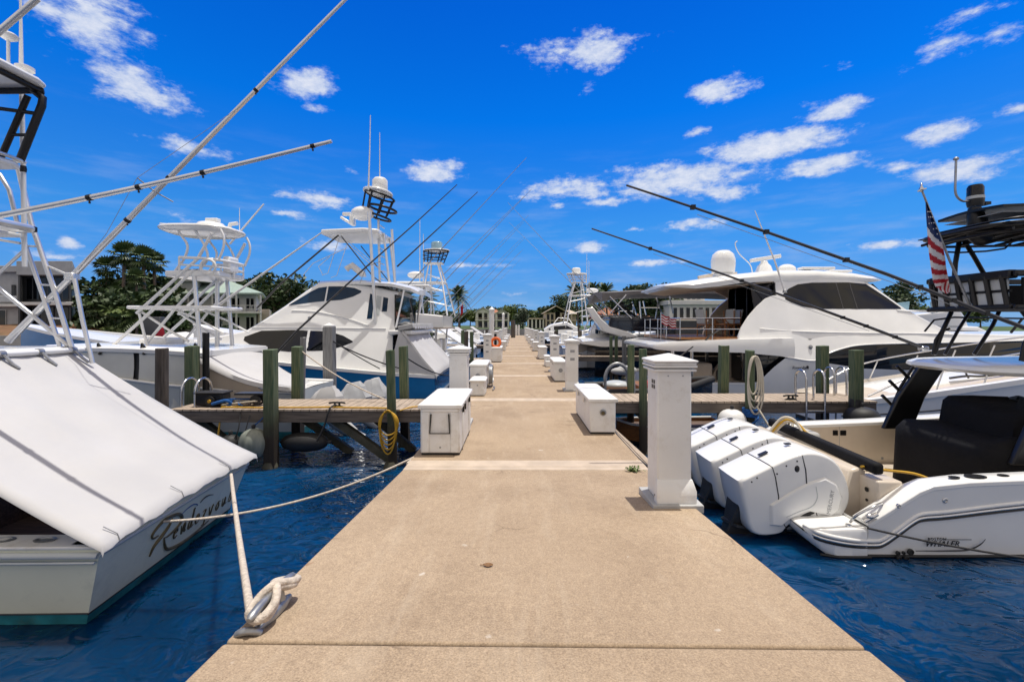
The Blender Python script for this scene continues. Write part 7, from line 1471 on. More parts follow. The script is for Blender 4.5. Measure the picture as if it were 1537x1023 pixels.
# ================================================================ dark motor yacht with the long canopy
def canopy_boat():
    yc = 24.5; t = thing('dark_motor_boat', 'dark hulled motor boat with long grey canopy on steel frames', 'boat', (3.9, yc, WZ)); Y = 22.2
    g = lambda x, y, d=Y: P(x, y, d)
    st = [(3.9, 2.2, .30, 2.0, -1, -1.8), (6, 2.3, .45, 2.1, -1, -1.8), (10, 2.3, .8, 2, -1, -1.8), (14, 1.8, 1.3, 1.2, -1, -1.8), (18, .1, 1.8, .05, -.4, -1)]
    b = B(); add_hull(b, st, yc, 0, 0, 0); b.build('hull', [NAVY], t, smooth=40)
    b = B(); b.loft([[(x, yc - w, z0), (x, yc - w, z1), (x, yc - w * .6, z1 + .10), (x, yc + w * .6, z1 + .10), (x, yc + w, z1), (x, yc + w, z0)] for x, w, z0, z1 in ((3.3, 2.1, .55, .66), (4.2, 2.3, .42, .70), (6, 2.4, .42, .78), (8.5, 2.35, .6, .92))]); b.build('aft_deck', W, t, smooth=40)
    b = B(); pts = [g(912, 497), (g(916, 476)), (g(1002, 474)), (g(1010, 497))]; b.prism([(p.x, p.z) for p in pts], 22.3, 26.7); b.build('bulwark_cloth', NAVY, t, bevel=.05)
    b = B(); pts = [g(880, 462), g(892, 480), g(906, 497), g(935, 506), g(960, 505), g(940, 497), g(915, 490), g(902, 478), g(890, 461)]; b.prism([(p.x, p.z) for p in pts], 22.1, 22.6); b.build('stern_wing', W, t, bevel=.04)
    zt = g(0, 437).z
    cp = [(4.25, .45, 0), (4.6, .32, .0), (6, .16, .08), (8, .16, .12), (10.5, .16, .10), (13, .2, .05)]
    b = B(); b.loft([[(x, yc - 2.1, zt - th + dz - .05), (x, yc - 2.15, zt + dz - .05), (x, yc - 1.2, zt + dz + .05), (x, yc, zt + dz + .1), (x, yc + 1.2, zt + dz + .05), (x, yc + 2.15, zt + dz - .05), (x, yc + 2.1, zt - th + dz - .05), (x, yc, zt + dz - .02)] for x, th, dz in cp]); b.build('canopy', mat('grey_canopy_cloth', (.16, .15, .145), .85, var=.15, bump=.2), t, smooth=40)
    for s in (0, 1):
        for a, c in (((915, 445), (948, 478)), ((940, 442), (916, 470)), ((985, 446), (1000, 492)), ((1005, 444), (1010, 470)), ((960, 452), (962, 478)), ((988, 452), (984, 478)), ((962, 462), (990, 462))):
            p, q = g(*a), g(*c)
            if s: p.y = q.y = 2 * yc - p.y
            b = B(); b.tube([p, q], .035, 6); b.build('canopy_frame', STEEL, t, smooth=50)
    b = B(); b.tube([g(932, 458, 24), g(964, 482, 24)], .06, 6, 0); b.ball(g(932, 458, 24), (.2, .2, .2)); b.tube([g(920, 470, 24), g(950, 455, 24)], .05, 6); b.build('davit_crane', CARBON, t, smooth=50)
    b = B(); b.slab([(8.0, yc - 1.6), (8.0, yc + 1.6), (14, yc + 1.2), (14, yc - 1.2)], .8, 1.7); b.build('deckhouse', CHAR, t, bevel=.1)
    return t
canopy_boat()
# ================================================================ chevron cruiser, tower boats and others along the canopy side
far_sportfisher('tower_boat', 'white tower boat with tall pale tower between the chevron cruiser and the stone house', (3.1, 31.5), 0, tower=True, cover=None, L=13, hb=1.7, buggy=WALU, low=True, tsc=.58, tdx=-1.0)
def chevron_cruiser():
    yc = 26.4; t = thing('sport_cruiser', 'white sport cruiser with tan chevron on its side and arched screen frames', 'boat', (3.2, yc, WZ)); Y = 25.0; g = lambda x, y, d=Y: P(x, y, d)
    st = [(3.2, 1.5, -.2, 1.4, -1, -1.5), (5, 1.6, .1, 1.4, -1, -1.5), (8, 1.6, .3, 1.2, -1, -1.5), (11, .9, .7, .5, -1, -1.4), (13, .05, 1, .03, -.5, -.8)]
    b = B(); add_hull(b, st, yc, 0, 1, 1); b.build('hull', [W, NAVY], t, smooth=40)
    sid = [(3.3, -.1, .75, 1.5, 1.4, .1, .03), (4.2, -.1, .95, 1.5, 1.3, .15, .05), (5.4, 0, 1.0, 1.5, 1.2, .15, .05), (6.6, .1, .7, 1.45, 1.1, .12, .05), (8.5, .2, .55, 1.2, .8, .1, .05)]
    b = B(); add_body(b, sid, yc); b.build('superstructure', W, t, smooth=40)
    b = B(); skin(b, sid, yc, -1, [(3.35, -.05, .72), (3.7, .0, .60), (4.3, .28, .36), (4.45, .32, .33)], k=2); b.build('chevron_panel', SANDW, t)
    b = B(); skin(b, sid, yc, -1, [(4.9, .3, .75), (5.5, .22, .62), (6.0, .2, .3)], k=2); b.build('side_vent', BLACK, t)
    b = B(); write(b, 'VIKING' if 0 else 'SPORT', .16, (4.75, yc - 1.53, -.06), (1, 0, 0), (0, 0, 1)) if 0 else b.bb((4.75, yc - 1.56, -.06), (5.5, yc - 1.51, .02)); b.build('side_stripe', INKGR, t)
    for k in range(5):
        x = 4.5 + k * .42; b = B(); b.tube([(x + .8 * math.cos(a) * .9, yc + 1.15 * math.cos(a * 1.0) * -1 if 0 else yc - 1.1 + k * .02, .95 + .95 * math.sin(a)) for a in [PI * i / 12 for i in range(13)]], .028, 6); b.build('arch_frame', WALU, t, smooth=60)
    b = B(); b.ball((4.9, yc - .3, 1.05), (.75, .8, .55)); b.build('cockpit_hood', W, t, smooth=70)
    b = B(); b.box((4.95, yc - .3, 1.12), (1.0, 1.5, .25)); b.build('hood_window', BGLASS, t, bevel=.05)
    b = B(); b.slab([(4.0, yc - 1.3), (4.0, yc + 1.3), (7.0, yc + 1.2), (7.0, yc - 1.2)], 1.95, 2.03); b.build('hard_top', W, t, bevel=.04)
    return t
chevron_cruiser()
far_sportfisher('flybridge_boat', 'white motor boat beyond the yacht bow, glimpsed under the black tower', (20.3, 27), 0, tower=False, L=15, hb=2.3, top=None, riggers=False)
striped_flag('small_flag', 'small faded striped flag above the chevron cruiser', (4.2, 26, 2.35), 1, w=.8, h=.5, droop=.3)
for i, (x, y, hm) in enumerate(((3.2, 38.5, W), (3.0, 45, NAVY), (3.1, 51.5, W))):
    far_sportfisher('distant_boat', ('distant white boat beyond the pale tower boat, first of three', 'distant dark hulled boat beyond the pale tower boat, second of three', 'distant white boat beyond the pale tower boat, last of three')[i], (x, y), 0, hullm=hm, tower=False, L=11, hb=1.8, group='boats moored along the pier', top=None, riggers=False, low=True)
def far_cruiser():
    t = thing('far_cruiser', 'small white cruiser with dark wraparound window crossing beyond the pedestals', 'boat', (3.6, 60, WZ)); yc = 60
    st = [(1.6, .05, .75, .03, -.3, -.9), (3.2, 1.1, .55, .7, -1, -1.4), (6, 1.6, .3, 1.3, -1, -1.5), (9, 1.5, .2, 1.3, -1, -1.5)]
    b = B(); add_hull(b, st, yc, 0, 1, 1); b.build('hull', [W, NAVY], t, smooth=40); hs = [(3.2, .3, .6, .6, .4, .1, .03), (4.6, .3, 1.5, 1.2, .9, .2, .05), (6.5, .3, 1.9, 1.3, 1, .2, .05), (8, .3, 1.2, 1.3, 1.1, .2, .05)]
    b = B(); add_body(b, hs, yc); b.build('cabin', W, t, smooth=40); b = B(); skin(b, hs, yc, -1, [(4.0, .75, .85), (5, .8, 1.3), (6.6, .9, 1.4), (7.4, .9, 1.0)]); b.build('cabin_window', GLASS, t)
    b = B(); b.tube([(5, yc, 1.6), (5.6, yc, 2.4), (7, yc, 2.3), (7.6, yc, 1.4)], .06, 6); b.build('radar_arch', W, t, smooth=60)
far_cruiser()
# tender under the canopy boat's stern with its grey outboard
def tender():
    t = thing('small_tender', 'small dark tender with a pale grey outboard motor lying beyond the ladder finger pier', 'tender', (2.4, 13.6, WZ)); yc = 13.7
    st = [(2.2, .85, -.45, .75, -1.0, -1.2), (3.2, .9, -.42, .75, -1.0, -1.25), (4.6, .85, -.35, .6, -1, -1.25), (5.9, .06, -.15, .04, -.7, -.9)]
    b = B(); add_hull(b, st, yc, 0, 1, 1); b.build('hull', [NAVY, TEAL], t, smooth=40)
    for s in (-1, 1): b = B(); b.tube(smooth_path(sheer(st, yc, s, .02), 4), .10, 10); b.build('side_tube', RUBBER, t, smooth=60)
    b = B(); deck(b, st, yc, 0, dz=-.12); b.build('sole', TEAK, t)
    b = B(); b.bb((3.6, yc - .7, -.5), (3.9, yc + .7, -.28)); b.build('thwart', TEAK, t, bevel=.02)
    c = Vector((2.95, 12.75, 0)); b = B(); b.ball(c + Vector((.15, 0, .22)), (.30, .2, .14)); b.ball(c + Vector((0.05, 0, .20)), (.34, .19, .11)); o = b.build('outboard', STUCCOG, t, smooth=70)
    b = B(); b.tube([c + Vector((.25, 0, .15)), c + Vector((.3, 0, -.35)), c + Vector((.28, 0, -.75))], [.14, .11, .07], 10); b.build('outboard_leg', STUCCOG, o, smooth=50); b = B(); b.tube([c + Vector((-.12, 0, -.62)), c + Vector((.1, 0, -.68)), c + Vector((.42, 0, -.66))], [.03, .09, .07], 10); b.build('gearcase', STUCCOG, o, smooth=50)
    b = B(); b.ball((3.0, 13.6, -.3), (.4, .4, .14)); b.build('stowed_cover', LGREY, t, smooth=50)
    b = B(); b.bb((2.25, yc - .75, -.72), (2.3, yc + .5, -.62)); b.build('name_board', LGREY, t)
tender()
b = B(); b.loft([[Vector((2.75 + (.33 + .05 * math.cos(c)) * math.cos(a), 12.3 + .03 * math.sin(c), .02 + (.42 + .05 * math.cos(c)) * math.sin(a))) for c in [2 * PI * k / 8 for k in range(8)]] for a in [PI * 1.0 * i / 16 for i in range(17)]], 0, caps=False); b.tube([(2.42, 12.3, .02), (2.42, 12.3, -.9)], .04, 7); b.tube([(3.08, 12.3, .02), (3.08, 12.3, -.9)], .04, 7)
b.build('dock_hoop', GALV, smooth=60, label='grey rounded steel hoop standing between the tender outboard and a green piling', cat='hoop', loc=(2.75, 12.3, -.9))
fender((2.95, 10.3, .15), .09, .12, RED, 'small red ball float hanging on the green piling by the tender')
_B = B
# ================================================================ land beyond the water
b = B(); out = [(-320, 45), (-46, 45), (-34, 54), (-27, 74), (-22, 112), (-6, 116), (14, 116), (18, 88), (21, 66), (60, 62), (320, 60), (320, 620), (-320, 620)]
b.slab(out, WZ - .5, .30, 0)
b.build('terrain', LAWN, kind='structure')
b = B()
for (x0, y0), (x1, y1) in zip(out[:10], out[1:11]):
    d = Vector((x1 - x0, y1 - y0, 0)).normalized(); n_ = Vector((-d.y, d.x, 0)) * .25
    b.loft([[Vector((x, y, WZ - .6)) - n_, Vector((x, y, .42)) - n_, Vector((x, y, .42)) + n_, Vector((x, y, WZ - .6)) + n_] for x, y in ((x0, y0), (x1, y1))])
b.build('seawall', SEAWALL, kind='structure')
b = B(); sd = random.Random(9); g = []
for i in range(25):
    x = -75 + 32 * i / 24; g.append([(x, 45.4 + 7 * j / 6, .30 + 1.3 * math.sin(PI * .5 * j / 6) * min(1, (24 - i) / 5 + .05) + sd.uniform(-.08, .08)) for j in range(7)])
b.sheet(g); b.build('bank_terrain', DIRT, smooth=60, kind='structure')

# ---------------------------------------------------------------- trees
def leaf_cloud(b, rr, c, r, n, size, flat=.8, mi=0):
    """leaf-sized faces scattered through an uneven clump"""
    for _ in range(n):
        d = Vector((rr.gauss(0, 1), rr.gauss(0, 1), rr.gauss(0, 1))).normalized() * (rr.random() ** .45)
        p = Vector(c) + Vector((d.x * r[0], d.y * r[1], d.z * r[2])); s = size * rr.uniform(.5, 1.2)
        u = Vector((rr.gauss(0, 1), rr.gauss(0, 1), rr.gauss(0, .6))).normalized(); v = u.cross(Vector((rr.gauss(0, 1), rr.gauss(0, 1), rr.gauss(0, 1)))).normalized()
        b.add([p - u * s, p + v * s * .55, p + u * s, p - v * s * .55], [(0, 1, 2, 3)], mi)
def broadleaf(name, label, cat, h, w, seed, m, n=1500, group=None, size=.34, lobes=11, base=.28):
    rr = random.Random(seed); t = thing(name, label, cat, (0, 0, 0), 0, group); b = B()
    b.tube([(0, 0, -.5), (.05, 0, h * .2), (.1, .05, h * .45)], [.035 * h, .026 * h, .018 * h], 7)
    tips = []
    for k in range(6):
        a = 2 * PI * k / 6 + rr.uniform(-.4, .4); q = Vector((math.cos(a) * w * .30, math.sin(a) * w * .30, h * rr.uniform(.5, .78))); b.tube([(.08, .03, h * rr.uniform(.22, .4)), q * .5 + Vector((0, 0, h * .22)), q], [.014 * h, .009 * h, .004 * h], 5)
    b.build('trunk', BARK, t, smooth=60); b = B()
    for k in range(lobes):
        a = rr.uniform(0, 2 * PI); rad = rr.uniform(.0, .36) * w; z = h * rr.uniform(base + .1, .86); q = (math.cos(a) * rad, math.sin(a) * rad, z); s = rr.uniform(.16, .30)
        leaf_cloud(b, rr, q, (w * s, w * s, h * s * .62), n // lobes, size)
    b.build('crown', m, t); return t
def palm(name, label, h, seed, fronds=34, fl=2.2, fan=False, group=None, m=PALMG):
    rr = random.Random(seed); t = thing(name, label, 'palm tree', (0, 0, 0), 0, group); b = B(); lx, ly = rr.uniform(-.5, .5), rr.uniform(-.5, .5)
    b.tube([(lx * (i / 6) ** 2, ly * (i / 6) ** 2, -.5 + (h + .5) * i / 6) for i in range(7)], [.26, .19, .17, .16, .16, .17, .22], 9); b.build('trunk', BARK, t, smooth=60); b = B(); top = Vector((lx, ly, h))
    for k in range(fronds):
        a = 2 * PI * k * .381966 + rr.uniform(-.2, .2); e = lerp(1.5, -1.05 if fan else -.75, (k / fronds) ** (1.1 if fan else .9)) + rr.uniform(-.12, .12); L_ = fl * rr.uniform(.8, 1.1); d = Vector((math.cos(a) * math.cos(e), math.sin(a) * math.cos(e), math.sin(e))); side = Vector((-math.sin(a), math.cos(a), 0))
        if fan:
            st_ = top + d * L_ * .42 + Vector((0, 0, .25)); b.tube([top, st_], .025, 4); upv = side.cross(d)
            for j in range(11): q = (j - 5) / 5 * 1.5; f = (d * math.cos(q) + side * math.sin(q)).normalized(); e_ = st_ + f * L_ * .55 + Vector((0, 0, -.16 * L_ * (1 if e < .6 else .4))); w = side.cross(f).normalized() if 0 else (side * math.cos(q) - d * math.sin(q)); b.add([st_, st_ + f * L_ * .3 + w * .055 * L_, e_, st_ + f * L_ * .3 - w * .055 * L_], [(0, 1, 2, 3)])
        else:
            pts = [top + d * L_ * s + Vector((0, 0, -.42 * L_ * s * s * (1.1 - .4 * math.sin(max(0, e))))) for s in [i / 9 for i in range(10)]]; b.tube(pts, [.03 - .0027 * i for i in range(10)], 4)
            for i in range(1, 10):
                for s in (-1, 1):
                    p = pts[i]; tg = (pts[i] - pts[i - 1]).normalized(); l = L_ * .30 * math.sin(PI * (.12 + .8 * i / 10)); e_ = p + side * s * l * .85 + tg * l * .55 + Vector((0, 0, -l * .45)); b.add([p - tg * .06 * L_, p + tg * .045 * L_, e_], [(0, 1, 2)])
    b.build('crown', m, t); return t
def at(o, px, Y, z=.3, rz=0, s=None):
    o.location = ((px - CX) / F * Y, Y, z); o.rotation_euler = (0, 0, rz)
    if s: o.scale = (s,) * 3 if not hasattr(s, '__len__') else s
    return o
# fan palms and undergrowth between the two left houses
fp = palm('fan_palm', 'tallest fan palm of the clump between the dark modern house and the green roofed house', 8.6, 3, 30, 1.9, True, 'fan palms of the clump')
at(fp, 218, 53)
for px, Y, s, l in ((163, 55, .9, 'fan palm at the modern house end of the palm clump'), (184, 54, 1.06, 'fan palm with leaning crown second from the modern house'), (200, 57, .86, 'fan palm standing deep in the middle of the palm clump'), (233, 57, 1.0, 'fan palm nearest the green roofed house in the clump'), (207, 51, .72, 'shorter fan palm at the front of the palm clump')):
    c = dup(fp, ((px - CX) / F * Y, Y, .3), px * .7, l, s)
bt = broadleaf('broadleaf_tree', 'low bushy tree filling the foot of the palm clump', 'tree', 5.2, 7.5, 11, LEAFD, 1500, 'shore trees by the left houses', .36, base=.05); at(bt, 212, 50)
sh1 = broadleaf('shrub', 'bright green shrub with arching leaves beside the brown bank', 'shrub', 3.4, 5, 12, LEAFL, 900, None, .30, base=.0); at(sh1, 185, 48.5)
for px, Y, s, l in ((176, 56, 1.45, 'tall dark bushy tree wrapped round the palm trunks, modern house side'), (206, 59, 1.6, 'tallest dark bushy tree, behind the middle of the palm clump'), (240, 58, 1.35, 'tall dark bushy tree wrapped round the palm trunks, green roof side'), (196, 52, 1.15, 'rounded dark bushy tree in front of the palm trunks'),
    (158, 50, .9, 'dark bushy tree beside the modern house corner'), (235, 52, .95, 'bushy tree touching the green roofed house'), (260, 56, .7, 'small bushy tree below the green roofed house balcony'), (140, 56, 1.0, 'bushy tree behind the modern house'), (320, 52, .55, 'small bushy tree in front of the green roofed house')):
    dup(bt, ((px - CX) / F * Y, Y, .3), px, l, s)
ct = palm('feather_palm', 'low feather palm spilling over the brown bank', 2.4, 5, 26, 2.6, False, 'feather palms', PALMG); at(ct, 172, 49)
dup(ct, ((205 - CX) / F * 48, 48, .3), 1, 'low feather palm in front of the bright shrub', .8)
t1 = broadleaf('broadleaf_tree', 'broad tree with rounded crown behind the green roof, near the blue boat bridge', 'tree', 10.5, 11, 21, LEAFD, 2200, 'shore trees by the left houses', .42); at(t1, 412, 76)
for px, Y, s, l in ((440, 80, .93, 'tree just above the blue boat windscreen'), (385, 84, 1.02, 'tall dark tree rising behind the green roof ridge'), (352, 82, .95, 'tree behind the green roof chimney end'), (300, 90, 1.05, 'dark tree behind the pale half tower'), (255, 88, .9, 'tree between the fan palms and the pale half tower'), (470, 92, .75, 'small tree peeping over the blue boat roof')):
    dup(t1, ((px - CX) / F * Y, Y, .3), px * .3, l, s)
pl = palm('feather_palm', 'tall feather palm standing alone above the far boats', 7.4, 8, 40, 3.0, False, 'feather palms'); at(pl, 689, 95)
for px, Y, s, l in ((556, 88, .98, 'feather palm behind the tower of the blue hulled boat'), (590, 90, 1.0, 'feather palm between the two tall towers'), (612, 86, .86, 'shorter feather palm behind the flybridge boat'), (640, 92, .88, 'feather palm seen through the flybridge wind screen'), (868, 84, .95, 'feather palm behind the pale tower boat'), (893, 80, .93, 'feather palm beside the long canopy'), (912, 88, 1.0, 'feather palm rising behind the end of the long canopy')):
    dup(pl, ((px - CX) / F * Y, Y, .3), px, l, s)
# the far tree line
protos = [broadleaf('broadleaf_tree', 'dark broadleaf tree standing behind the white two storey house', 'tree', 9, 12, 31, LEAFD, 1300, 'trees of the far tree line', .55), broadleaf('broadleaf_tree', 'light green broadleaf tree beside the white two storey house', 'tree', 8.5, 11, 32, LEAF, 1300, 'trees of the far tree line', .55), broadleaf('broadleaf_tree', 'yellow green broadleaf tree of the far tree line, between the two far houses', 'tree', 8, 11, 33, LEAFL, 1300, 'trees of the far tree line', .55)]
at(protos[0], 742, 196, s=1.1); at(protos[1], 774, 172, s=.62); at(protos[2], 781, 190, s=.8)
rr = random.Random(77); px = 646
GL = ('dark green tree merging into the far tree line', 'mid green tree merging into the far tree line', 'yellow green tree merging into the far tree line')
while px < 1480:
    k = rr.choice((0, 0, 1, 2)); Y = rr.uniform(184, 206) if px < 800 else rr.uniform(166, 190) if px < 905 else rr.uniform(125, 160); s = rr.uniform(.8, 1.1) * (1.0 if px < 815 else 1.0 if px > 860 else .9)
    dup(protos[k], ((px - CX) / F * Y, Y, .2), rr.uniform(0, 6), GL[k], (s * rr.uniform(.9, 1.2), s, s * rr.uniform(.85, 1.2))); px += rr.uniform(10, 19) if px < 1010 else rr.uniform(26, 44)
px = -420
while px < 640:
    k = rr.choice((0, 1, 0)); Y = rr.uniform(100, 130); s = rr.uniform(.8, 1.0); dup(protos[k], ((px - CX) / F * Y, Y, .2), rr.uniform(0, 6), ('dark green tree merging into the tree line behind the left shore', 'mid green tree merging into the tree line behind the left shore')[k], s); px += rr.uniform(24, 44)
ol = broadleaf('round_tree', 'round grey green tree at the water just beyond the pier end', 'tree', 5.6, 6, 41, mat('grey_green_leaf', (.05, .075, .045), .6, rgb2=(.12, .15, .09), scale=.9), 1600, None, .32, base=.05); at(ol, 785, 121)
for px, Y, s, l in ((935, 84, .75, 'green tree behind the canopy frames beside the terracotta roof'), (968, 78, .8, 'leafy tree seen under the long canopy'), (990, 76, .82, 'leafy tree between the canopy and the balustraded house'), (950, 95, .95, 'taller tree behind the terracotta roof'), (846, 172, 1.25, 'tree behind the stone house'), (1352, 64, .72, 'tree top showing past the yacht bow')):
    dup(t1, ((px - CX) / F * Y, Y, .3), px, l, s)
hd = broadleaf('hedge', 'clipped light hedge below the stone house at the water', 'hedge', 1.6, 7, 43, LEAFL, 900, None, .28, base=.0, lobes=14); at(hd, 835, 118)

# ---------------------------------------------------------------- houses
def house_tools(t, shear=0., y0=0.):
    def B():
        class S(_B):
            def build(s, *a, **k):
                for v in s.v: v.x += (v.y - y0) * shear
                return _B.build(s, *a, **k)
        return S()
    def bx(name, a, c, m, parent=None, bevel=.03): b = B(); b.bb(a, c); return b.build(name, m, parent or t, bevel=bevel)
    def win(x0, x1, y, z0, z1, m=GLASS, fm=STUCCO, n=1):
        b = B(); b.bb((x0, y - .06, z0), (x1, y + .02, z1)); f = b.build('window', fm, t)
        for k in range(n): b = B(); w = (x1 - x0) / n; b.bb((x0 + w * k + .07, y - .075, z0 + .07), (x0 + w * (k + 1) - .07, y - .058, z1 - .07)); b.build('pane', m, f)
        return f
    def gable(name, x0, x1, y0, y1, z, h, m, over=.4):
        b = B(); xm = (x0 + x1) / 2; b.loft([[(x0 - over, y, z), (xm, y, z + h), (x1 + over, y, z), (x1 + over, y, z - .22), (xm, y, z + h - .25), (x0 - over, y, z - .22)] for y in (y0 - over, y1 + over)]); return b.build(name, m, t)
    def hip(name, x0, x1, y0, y1, z, h, m, over=.5):
        b = B(); i_ = min(y1 - y0, x1 - x0) / 2; r = [(x0 - over, y0 - over), (x1 + over, y0 - over), (x1 + over, y1 + over), (x0 - over, y1 + over)]; ym = (y0 + y1) / 2
        b.add([(x, y, z) for x, y in r] + [(x0 + i_, ym, z + h), (x1 - i_, ym, z + h)] + [(x, y, z - .2) for x, y in r], [(0, 1, 5, 4), (1, 2, 5), (2, 3, 4, 5), (3, 0, 4), (0, 1, 7, 6), (1, 2, 8, 7), (2, 3, 9, 8), (3, 0, 6, 9), (6, 7, 8, 9)]); return b.build(name, m, t)
    return bx, win, gable, hip
# dark modern house
t = thing('modern_house', 'modern flat roofed house with dark glazed storeys above the brown bank', 'house', (-52, 54, .3)); bx, win, gable, hip = house_tools(t, -.92, 51)
X = lambda px, Y=51: (px - CX) / F * Y
bx('wall', (X(-60), 51.5, .3), (X(32), 62, 7.4), STUCCOG); bx('wall', (X(30), 51.6, .3), (X(106), 62, 7.1), CHAR); bx('roof', (X(26), 50.4, 7.0), (X(109), 62.5, 8.55), STUCCOG); bx('roof', (X(-64), 51.0, 7.4), (X(26) - .02, 62.5, 8.1), STUCCOG); bx('floor_slab', (X(30), 50.2, 3.65), (X(110), 51.6, 4.0), STUCCO); bx('corner_post', (X(28), 50.6, .3), (X(31.5), 51.4, 7.0), CHAR); bx('corner_post', (X(104), 50.8, .3), (X(106.5), 51.4, 7.0), CHAR)
for a, c in ((38, 58), (60, 80), (82, 103)): win(X(a), X(c), 51.55, 4.3, 6.8, GLASS, CHAR, 2); win(X(a), X(c), 51.55, .9, 3.5, GLASS, CHAR, 2)
win(X(16), X(22), 51.45, 4.2, 6.0, GLASS, CHAR); win(X(-8), X(8), 51.45, 1.2, 3.2); bx('balcony_rail', (X(-30), 50.6, 4.0), (X(26), 50.7, 4.7), LGREY); bx('balcony', (X(-30), 50.6, 3.5), (X(27), 51.5, 3.8), STUCCO)
t = thing('garden_wall', 'low rust coloured garden wall on the brown bank by the modern house', 'wall', (X(135), 50, .3)); b = B(); b.bb((X(108, 49), 49, .2), (X(162, 49), 49.4, 1.15)); b.build('brickwork', ROOFO, t); b = B(); b.bb((X(108, 49) - .1, 48.9, 1.15), (X(162, 49) + .1, 49.5, 1.3)); b.build('coping', ROOFO, t)
# green roofed house
t = thing('green_roof_house', 'two storey house with pale green hipped roof, balconies and a grey dormer tower', 'house', (-40, 66, .3)); bx, win, gable, hip = house_tools(t, -.5, 62); X = lambda px, Y=62: (px - CX) / F * Y
bx('wall', (X(252), 63, .3), (X(384), 72, 5.7), STUCCO); hip('roof', X(250), X(386), 62.2, 73, 5.8, 2.5, ROOFG, .8); bx('wall', (X(238), 62.4, 5.0), (X(296), 66, 7.5), STUCCOG)
b = B(); b.loft([[(X(240), 62, 7.4), (X(262), 62, 9.0), (X(300), 62, 9.1), (X(306), 62, 7.4)], [(X(240), 66.5, 7.4), (X(262), 66.5, 9.0), (X(300), 66.5, 9.1), (X(306), 66.5, 7.4)]]); b.build('dormer_roof', STUCCOG, t)
bx('balcony', (X(244), 61.4, 3.0), (X(392), 63, 3.25), STUCCO)
for k in range(2): bx('balcony_rail', (X(244), 61.4, 3.6 + k * .45), (X(392), 61.46, 3.68 + k * .45), STUCCO)
for k in range(14): bx('baluster', (X(246 + k * 11), 61.4, 3.25), (X(246 + k * 11) + .1, 61.48, 4.1), STUCCO)
for a in (262, 290, 318, 346, 368): win(X(a), X(a + 13), 62.95, 3.5, 5.2, GLASS, STUCCO, 2); win(X(a), X(a + 13), 62.95, .7, 2.6, GLASS, STUCCO, 2)
for a in (246, 282, 318, 354, 390): bx('post', (X(a), 61.5, .3), (X(a) + .25, 61.75, 5.6), STUCCO)
bx('chimney', (X(338), 67, 7.4), (X(346), 68, 9.3), STUCCOG); bx('deck_wing', (X(386), 63, .3), (X(404), 70, 3.6), SANDW)
# white two storey house
t = thing('white_house', 'white two storey house with pedimented gables and columns across the water', 'house', (-9, 170, .3)); bx, win, gable, hip = house_tools(t); X = lambda px, Y=165: (px - CX) / F * Y
bx('wall', (X(713), 166.5, .3), (X(763), 178, 5.8), STUCCO); gable('roof', X(712), X(738), 164.5, 178, 5.9, 2.0, ROOFGR, .3); gable('roof', X(745), X(761), 164.5, 178, 5.7, 1.5, ROOFGR, .3); hip('roof', X(736), X(750), 167, 177, 6.0, 1.3, ROOFO, .2)
b = B(); b.prism([(X(712), 5.75), (X(738), 5.75), (X(725), 7.6)], 164.9, 165.1); b.build('pediment', STUCCO, t); b = B(); b.prism([(X(745), 5.55), (X(761), 5.55), (X(753), 6.9)], 164.9, 165.1); b.build('pediment', STUCCO, t)
for a in (716, 725, 733, 745, 756, 763): bx('column', (X(a) - .28, 164.7, .3), (X(a) + .28, 165.2, 5.7), STUCCO)
bx('balcony', (X(713), 164.5, 2.95), (X(763), 166.4, 3.3), STUCCO); bx('balcony_rail', (X(714), 164.6, 3.75), (X(762), 164.7, 3.9), SANDW)
for a, c in ((717.5, 723.5), (726.5, 731.5), (734.5, 743), (746.5, 754.5), (757, 762)): win(X(a), X(c), 166.45, .6, 2.7, GLASS); win(X(a), X(c), 166.45, 3.4, 5.5, GLASS)
# stone house
t = thing('stone_house', 'sand coloured house with gabled roof and arched openings across the water', 'house', (14, 150, .3)); bx, win, gable, hip = house_tools(t); X = lambda px, Y=146: (px - CX) / F * Y
bx('wall', (X(819), 147.5, .3), (X(852), 160, 5.4), SANDW); gable('roof', X(820), X(850), 146, 160, 5.3, 2.3, SANDW, .9); bx('wall', (X(850), 148, .3), (X(866), 160, 5.0), SANDW); hip('roof', X(850), X(866), 147, 160, 5.0, 1.6, SANDW, .6)
for k, (a, c) in enumerate(((821, 825), (827, 831), (833.5, 841), (843.5, 848))):
    for z0, z1 in ((.6, 2.5), (3.0, 4.8 + (1.0 if k == 2 else 0))):
        b = B(); xa, xc = X(a), X(c); r = (xc - xa) / 2; b.prism([(xa, z0), (xc, z0)] + [((xa + xc) / 2 + r * math.cos(q), z1 - r * .6 + r * .6 * math.sin(q)) for q in [PI * i / 8 for i in range(9)]], 147.40, 147.48); b.build('arched_window', GLASS, t)
bx('balcony', (X(820), 146.2, 2.65), (X(866), 147.4, 2.95), SANDW)
for a in (820, 826, 832.5, 842.5, 849.5, 858): bx('column', (X(a) - .22, 146.3, .3), (X(a) + .22, 146.7, 5.2), SANDW)
bx('wing_roof', (X(790), 147, 3.2), (X(819), 155, 3.6), SANDW); bx('wing_wall', (X(792), 150, .3), (X(818), 155, 3.2), CHAR)
for a in (793, 799, 805, 811, 816): bx('wing_post', (X(a) - .25, 147.2, .3), (X(a) + .25, 147.6, 3.2), STUCCO)
